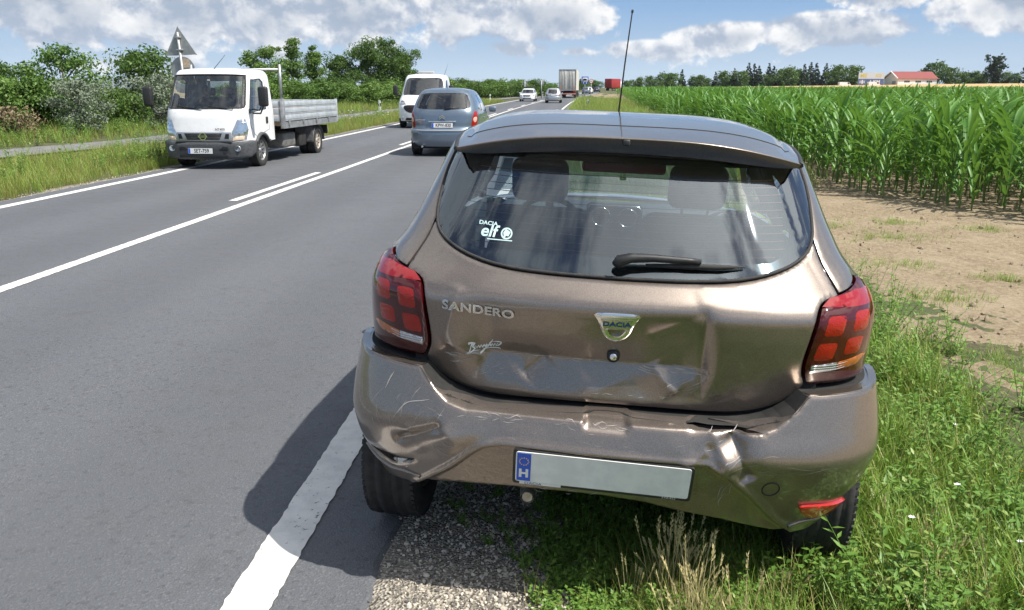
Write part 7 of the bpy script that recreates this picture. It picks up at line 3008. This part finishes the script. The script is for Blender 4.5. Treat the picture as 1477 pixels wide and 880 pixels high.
def build_semi():
    y = 122.0
    x = rx(-2.75, y)
    T = empty('semi_trailer_truck', (x, y, float(grade(y))), (0, 0, -.045), 'articulated truck with grey box trailer ahead on the road', 'truck')
    GR = noisy('trailer_grey', (.44, .43, .40), (.52, .51, .48), 3, .6)
    FR = noisy('trailer_frame', (.30, .30, .30), (.4, .4, .39), 6, .5, .3)
    b = MB()
    b.box((-1.24, .12, 1.10), (1.24, 13.4, 3.98))
    b.build('trailer_box', noisy('trailer_side', (.52, .50, .44), (.60, .57, .50), 2, .7), T)
    for s in (1, -1):
        d = MB()
        d.bbox((min(0, s) * 1.16 + (.008 if s > 0 else 0), .04, 1.22), (max(0, s) * 1.16 - (.008 if s < 0 else 0), .12, 3.88), .01)
        do = d.build('rear_door', GR, T)
        for k in (.35, .75):
            r = MB()
            r.tube([(s * k, .02, 1.20), (s * k, .02, 3.9)], .02, 6)
            r.build('lock_rod', M_STEEL, do)
        m = MB()
        m.bbox((s * .95 - .05, .025, 1.3), (s * .95 + .05, .04, 1.75), .004)
        m.build('orange_marker', pmat('marker_orange', (.6, .25, .08), .6), do)
        l = MB()
        l.bbox((s * 1.0 - .18, -.02, .82), (s * 1.0 + .18, .08, 1.0), .01)
        l.build('tail_light', M_REDL, T)
    fr = MB()
    fr.box((-1.25, .0, 1.05), (-1.17, .12, 4.0))
    fr.box((1.17, .0, 1.05), (1.25, .12, 4.0))
    fr.box((-1.17, .0, 3.90), (1.17, .12, 4.0))
    fr.box((-1.17, .0, 1.05), (1.17, .12, 1.20))
    fr.build('door_frame', FR, T)
    text_obj('lettering', 'TRAILER'[:0] or 'TIP', .01, Matrix.Translation((0, 0, -5)), M_INK, T) if False else None
    u = MB()
    u.bbox((-1.2, .0, .50), (1.2, .10, .68), .02)
    u.build('underrun_bar', pmat('red_white_bar', (.45, .16, .12), .5), T)
    ch = MB()
    ch.box((-.5, .3, .8), (.5, 13, 1.08))
    ch.build('chassis', M_DARK, T)
    for s in (1, -1):
        for yy in (2.2, 3.5, 4.8, 11.2, 15.0):
            wheel_parts(T, (s * 1.03, yy, .5), .5, .36, .29, s, 8, None, 16)
        f = MB()
        f.box((s * .9 - .25, .9, .35), (s * .9 + .25, .95, 1.0))
        f.build('mud_flap', M_RUBBER, T)
    c = MB()
    c.bbox((-1.22, 13.9, .6), (1.22, 16.0, 3.6), .15, 3)
    c.build('tractor_cab', P_BLUE, T)
    for s in (1, -1):
        m = MB()
        m.bbox((s * 1.45 - .1, 15.4, 2.1), (s * 1.45 + .1, 15.6, 2.9), .05)
        m.tube([(s * 1.15, 15.5, 2.5), (s * 1.4, 15.5, 2.5)], .03, 5)
        m.build('door_mirror', M_BLACK, T)


def build_red_truck():
    y = 288.0
    x = rx(-2.6, y)
    T = empty('red_box_truck', (x, y, tz(x, y)), (0, 0, -.42), 'truck with bright red box body far ahead on the road', 'truck')
    RD = noisy('red_box', (.26, .014, .016), (.31, .022, .022), 2, .5)
    b = MB()
    b.bbox((-1.25, 0, .95), (1.25, 8.5, 3.95), .03)
    b.build('box_body', RD, T)
    for s in (1, -1):
        d = MB()
        d.bbox((min(0, s) * 1.2 + .01, -.03, 1.05), (max(0, s) * 1.2 - .01, 0, 3.85), .01)
        d.build('rear_door', RD, T)
        for yy in (1.6, 2.8, 8.9):
            wheel_parts(T, (s * 1.02, yy, .5), .5, .34, .29, s, 8, None, 14)
    c = MB()
    c.bbox((-1.2, 8.8, .6), (1.2, 10.6, 3.1), .15, 2)
    c.build('cab', P_WHITE, T)
    ch = MB()
    ch.box((-.5, .2, .7), (.5, 10.2, .95))
    ch.build('chassis', M_DARK, T)


def build_traffic():
    build_truck()
    build_minivan()
    build_van()
    y = 95.0
    r_, sh, y0 = simple_car('white_car', (rx(-6.15, y), y, float(grade(y))), -.035, 'white saloon with roof carrier coming toward us in the far lane', (4.6, 1.80, 1.46), P_WHITE, 'coming')
    rk = MB()
    rk.bbox((-.55, 2.4, 1.47), (.55, 3.9, 1.62), .06)
    rk.build('roof_carrier', M_BLACK, r_)
    y = 86.0
    simple_car('silver_car', (rx(-2.75, y), y, float(grade(y))), -.035, 'small silver hatchback driving away behind the grey trailer', (3.85, 1.66, 1.50), P_SILVER, 'away')
    build_semi()
    build_red_truck()
    g = 'cars queueing far ahead'
    P_DKB = car_paint('dark_blue_paint', (.03, .04, .07), (.05, .06, .1), .4, .3, .05)
    for (y, off, paint, lab, fc) in [(175, -6.1, P_SILVER, 'silver car just right of the grey trailer in the distance', 'coming'), (186, -2.6, P_BLUE, 'grey car beside the blue bus stop sign in the distance', 'away'), (200, -2.7, P_WHITE, 'pale car under the round sign in the distance', 'away'), (236, -2.7, P_DKB, 'dark car just left of the red box truck in the distance', 'away')]:
        simple_car('distant_car', (rx(off, y), y, float(grade(y))), -.07, lab, (4.2, 1.75, 1.5), paint, fc, None, g, 0)


build_traffic()
# ------------------------------------------------------------------ signs, posts and far buildings
SG = noisy('sign_back', (.30, .31, .31), (.38, .39, .39), 9, .5, .5)
POST = noisy('post_steel', (.36, .37, .37), (.46, .47, .47), 12, .5, .5)


def tri_sign(px, y, zb, size, label, lean=0.0, plate=True, near=True, back=True):
    x = at_px(px, y)
    r = empty('road_sign', (x, y, tz(x, y)), (0, lean, 0), label, 'road sign')
    h = size * .87
    zb -= tz(x, y)
    p = MB()
    p.tube([(0, 0, -.2), (0, 0, zb + h * .80)], .038 if near else .05, 10)
    p.build('post', POST, r)
    c = .06 * size
    tri = catmull([(-size / 2 + c, zb), (size / 2 - c, zb), (size / 2 - c * .5, zb + c), (c * .6, zb + h - c), (0, zb + h), (-c * .6, zb + h - c), (-size / 2 + c * .5, zb + c)], .05, True)
    t = MB()
    t.prism(tri, .05, .062, 'y')
    t.build('triangle_plate', SG, r)
    for k in (.18, .62):
        b = MB()
        b.bbox((-.10 + .05 * k, -.05, zb + h * k - .02), (.10 - .05 * k, .05, zb + h * k + .02), .006)
        b.build('clamp', POST, r)
    if plate:
        d = MB()
        d.prism([(.36 * math.cos(a), zb - .40 + .36 * math.sin(a)) for a in np.linspace(0, 2 * PI, 36, endpoint=False)], .05, .062, 'y')
        d.build('round_plate', SG, r)
        q = MB()
        q.box((.03, .036, zb - .36), (.22, .048, zb - .12))
        q.build('rusty_label', noisy('rust_label', (.42, .30, .20), (.55, .46, .36), 20, .8), r)
    return r


def marker(px, y, label, grp='white marker posts along the road', tilt=0.0, worn=False):
    x = at_px(px, y)
    r = empty('marker_post', (x, y, tz(x, y)), (0, tilt, rnd.uniform(-.2, .2)), label, 'marker post', grp)
    b = MB()
    prof = [(-.06, -.04), (.06, -.04), (.045, .05), (-.045, .05)]
    V = [(a, c, -.1) for a, c in prof] + [(a, c, .92) for a, c in prof[:2]] + [(a, c, .80) for a, c in prof[2:]]
    b.add(V, [(0, 1, 5, 4), (1, 2, 6, 5), (2, 3, 7, 6), (3, 0, 4, 7), (4, 5, 6, 7)])
    b.build('post', pmat('post_white', (.78, .78, .76), .6) if not worn else noisy('worn_post', (.35, .30, .25), (.7, .68, .64), 3, .7), r)
    k = MB()
    k.add([(-.063, -.043, .58), (.063, -.043, .58), (.063, -.043, .76), (-.063, -.043, .70), (-.05, .053, .58), (.05, .053, .58), (.05, .053, .74), (-.05, .053, .70)], [(0, 1, 2, 3), (5, 4, 7, 6), (1, 5, 6, 2), (4, 0, 3, 7)])
    bd = k.build('black_band', M_INK, r)
    f = MB()
    f.bbox((-.025, -.05, .60), (.025, -.043, .69), .004)
    f.build('reflector', M_WHITE, bd)


def build_signs():
    tri_sign(270, 24.5, 2.60, .92, 'grey back of a triangular road sign above the truck cab', -.04)
    tri_sign(757, 112, 2.25, .9, 'small triangular road sign behind the oncoming white saloon', 0, False, False)
    x = at_px(781, 118)
    r = empty('road_sign', (x, 118, tz(x, 118)), (0, 0, 0), 'narrow grey sign on a post left of the grey trailer', 'road sign')
    b = MB()
    b.tube([(0, 0, 0), (0, 0, 2.5)], .05, 8)
    b.build('post', POST, r)
    b = MB()
    b.bbox((-.3, .04, 1.9), (.3, .06, 2.5), .01)
    b.build('plate', SG, r)
    # bus stop sign
    y = 100
    x = at_px(843.5, y)
    r = empty('bus_stop_sign', (x, y, tz(x, y)), (0, 0, 0), 'blue bus stop sign with white panel on the right verge', 'road sign')
    z0 = 1.6 + 8 * y / 1185 - tz(x, y)
    b = MB()
    b.tube([(0, .04, 0), (0, .04, z0 + .8)], .04, 8)
    b.build('post', POST, r)
    b = MB()
    b.bbox((-.40, -.01, z0), (.40, .01, z0 + .86), .006)
    pl = b.build('blue_plate', pmat('sign_blue', (.02, .07, .36), .5), r)
    b = MB()
    b.bbox((-.29, -.016, z0 + .28), (.29, -.011, z0 + .74), .002)
    b.build('white_panel', pmat('sign_white', (.8, .8, .8), .5), pl)
    b = MB()
    b.bbox((-.22, -.022, z0 + .42), (.20, -.017, z0 + .62), .004)
    b.bbox((-.18, -.022, z0 + .37), (-.10, -.017, z0 + .43), .004)
    b.bbox((.08, -.022, z0 + .37), (.16, -.017, z0 + .43), .004)
    b.build('bus_symbol', M_INK, pl)
    text_obj('lettering', '200 m', .20, face_M((0, -.014, z0 + .13), (1, 0, 0), (0, 0, 1)), MATS['sign_white'], pl) if False else None
    b = MB()
    for s in (-.17, .17):
        b.bbox((s - .07, -.016, z0 + .08), (s + .07, -.011, z0 + .18), .002)
    b.build('small_white_marks', MATS['sign_white'], pl)
    # round restriction sign
    y = 128
    x = at_px(852.5, y)
    r = empty('round_sign', (x, y, tz(x, y)), (0, 0, 0), 'round white sign with red rim right of the bus stop sign', 'road sign')
    zc = 1.6 + 12 * y / 1185 - tz(x, y)
    b = MB()
    b.tube([(0, .04, 0), (0, .04, zc + .2)], .04, 8)
    b.build('post', POST, r)
    b = MB()
    b.prism([(.32 * math.cos(a), zc + .32 * math.sin(a)) for a in np.linspace(0, 2 * PI, 28, endpoint=False)], 0, .012, 'y')
    rim = b.build('red_rim', pmat('sign_red', (.45, .03, .03), .5), r)
    b = MB()
    b.prism([(.235 * math.cos(a), zc + .235 * math.sin(a)) for a in np.linspace(0, 2 * PI, 28, endpoint=False)], -.006, -.001, 'y')
    b.build('white_disc', MATS['sign_white'], rim)
    b = MB()
    b.bbox((-.15, -.011, zc - .05), (.02, -.007, zc + .05), .003)
    b.bbox((.04, -.011, zc - .05), (.15, -.007, zc + .04), .003)
    b.build('black_symbol', M_INK, rim)
    marker(547, 48, 'white marker post on the left verge between truck and van', None)
    marker(707, 88, 'white marker post on the left verge beside the people carrier', None)
    marker(783, 128, 'far white marker post left of the silver hatchback', None)
    marker(847.5, 58, 'weathered marker post in the right verge beyond the brown car roof', None, .05, True)
    marker(838, 104, 'white marker post on the right verge below the bus stop sign', None)


def build_far_buildings():
    # white hall with a red roof
    y = 378
    x = at_px(1293.5, y)
    HW = noisy('white_render', (.74, .73, .70), (.80, .79, .76), 1.5, .8)
    RR = noisy('red_roof', (.19, .038, .034), (.24, .055, .046), 2.5, .7)
    rt = empty('farm_hall', (x, y, tz(x, y) - .6), (0, 0, math.radians(16)), 'long white hall with red metal roof across the field', 'building')
    W, L, E, R_ = 9.2, 19.5, 3.9, 6.7
    wl = MB()
    wl.box((0, 0, 0), (L, .25, E))
    wl.box((0, W - .25, 0), (L, W, E))
    wl.box((L - .25, .25, 0), (L, W - .25, E))
    wl.prism([(.25, 0), (W - .25, 0), (W - .25, E), (W / 2, R_ - .12), (.25, E)], 0, .25, 'x')
    wl.build('wall', HW, rt)
    rf = MB()
    ov = .5
    for s in (0, 1):
        a = (-ov if s == 0 else W + ov)
        sl = (R_ - E) / (W / 2)
        za = E - ov * sl + .08
        P = [(-ov, a, za), (L + ov, a, za), (L + ov - 0, W / 2, R_ + .08), (-ov, W / 2, R_ + .08)]
        rf.add(P + [(p[0], p[1], p[2] + .16) for p in P], [(0, 1, 2, 3), (4, 5, 6, 7), (0, 1, 5, 4), (1, 2, 6, 5), (2, 3, 7, 6), (3, 0, 4, 7)])
    roof = rf.build('roof', RR, rt)
    for s in (0, 1):
        a = (-ov if s == 0 else W + ov)
        b = MB()
        b.tube([(-ov - .05, a, E - ov * .61 + .2), (-ov - .05, W / 2, R_ + .2)], .28, 6)
        b.build('verge_board', pmat('white_trim', (.78, .78, .77), .6), roof)
    for k in range(3):
        for j in range(3):
            b = MB()
            xx = 3.2 + k * 5.6 + j * .95
            b.bbox((xx, -.06, 2.25), (xx + .80, .05, 3.0), .02)
            b.build('window', M_GLASSD if False else pmat('dark_pane', (.05, .055, .06), .15), rt)
    b = MB()
    b.bbox((-.06, W * .14, 0), (.05, W * .40, 2.9), .02)
    b.build('door', pmat('grey_door', (.30, .31, .31), .6), rt)
    # billboard
    y = 372
    x = at_px(1255, y)
    r = empty('billboard', (x, y, tz(x, y)), (0, 0, math.radians(-4)), 'billboard with yellow lettering above a blue band beside the hall', 'billboard')
    w, h, zb = 10.6, 5.2, .7
    for k in (-.42, -.14, .14, .42):
        p = MB()
        p.tube([(w * k, .2, -.3), (w * k, .2, zb + h)], .12, 6)
        p.build('post', POST, r)
    b = MB()
    b.box((-w / 2, 0, zb), (w / 2, .12, zb + h))
    bo = b.build('board', pmat('board_grey', (.60, .62, .64), .6), r)
    b = MB()
    b.box((-w / 2 + .05, -.03, zb + .05), (w / 2 - .05, -.01, zb + h * .50))
    b.build('blue_band', pmat('board_blue', (.10, .14, .30), .6), bo)
    text_obj('lettering', 'ME', 2.2, face_M((-w * .30, -.03, zb + h * .75), (1, 0, 0), (0, 0, 1)), pmat('board_yellow', (.66, .55, .12), .6), bo, bold=.05)
    text_obj('lettering', 'RO', 1.7, face_M((w * .27, -.03, zb + h * .74), (1, 0, 0), (0, 0, 1)), MATS['board_yellow'], bo, bold=.02)
    text_obj('lettering', '1 KM', 2.0, face_M((w * .14, -.045, zb + h * .25), (1, 0, 0), (0, 0, 1)), pmat('board_white', (.8, .8, .8), .6), bo, bold=.05)
    b = MB()
    b.box((-w * .45, -.05, zb + h * .17), (-w * .23, -.035, zb + h * .22))
    b.box((-w * .45, -.05, zb + h * .29), (-w * .23, -.035, zb + h * .34))
    b.box((-w * .36, -.06, zb + h * .10), (-w * .32, -.05, zb + h * .42))
    b.build('white_symbol', MATS['board_white'], bo)
    for px, s, lab in ((1217, 1.0, 'white van parked under the far trees left of the billboard'), (1259, .95, 'white van parked in front of the billboard foot')):
        y = 368
        x = at_px(px, y)
        v = empty('parked_van', (x, y, tz(x, y)), (0, 0, .1), lab, 'van', 'vans parked by the hall')
        b = MB()
        b.prism([(-2.4, .4), (2.3, .4), (2.5, .9), (2.2, 1.3), (1.6, 2.1), (-2.3, 2.15), (-2.45, 1.9)], -.9, .9, 'y')
        b.build('body', P_WHITE, v)
        g = MB()
        g.prism([(1.0, 1.35), (2.05, 1.35), (1.55, 2.0), (1.0, 2.0)], -.92, -.905, 'y')
        g.build('window', M_INK, v)
        for xx in (-1.6, 1.6):
            wq = MB()
            wq.lathe([(.001, -.95), (.34, -.95), (.34, .95), (.001, .95)], 'y', 14, (xx, 0, .34))
            wq.build('wheel', M_RUBBER, v)


build_signs()
build_far_buildings()
# ------------------------------------------------------------------ the air between here and the hills
def build_haze():
    m = bpy.data.materials.new('haze_air')
    m.use_nodes = True
    t = NT(m.node_tree)
    v = t.n('ShaderNodeVolumePrincipled')
    v.inputs['Color'].default_value = (0.80, 0.90, 1.0, 1)
    v.inputs['Density'].default_value = 0.00006
    v.inputs['Anisotropy'].default_value = 0.0
    o = t.n('ShaderNodeOutputMaterial')
    t.link(v.outputs[0], o.inputs['Volume'])
    b = MB()
    b.box((-9500, -320, -25), (3100, 10800, 220))
    tag(b.build('haze', m), kind='stuff')


build_haze()
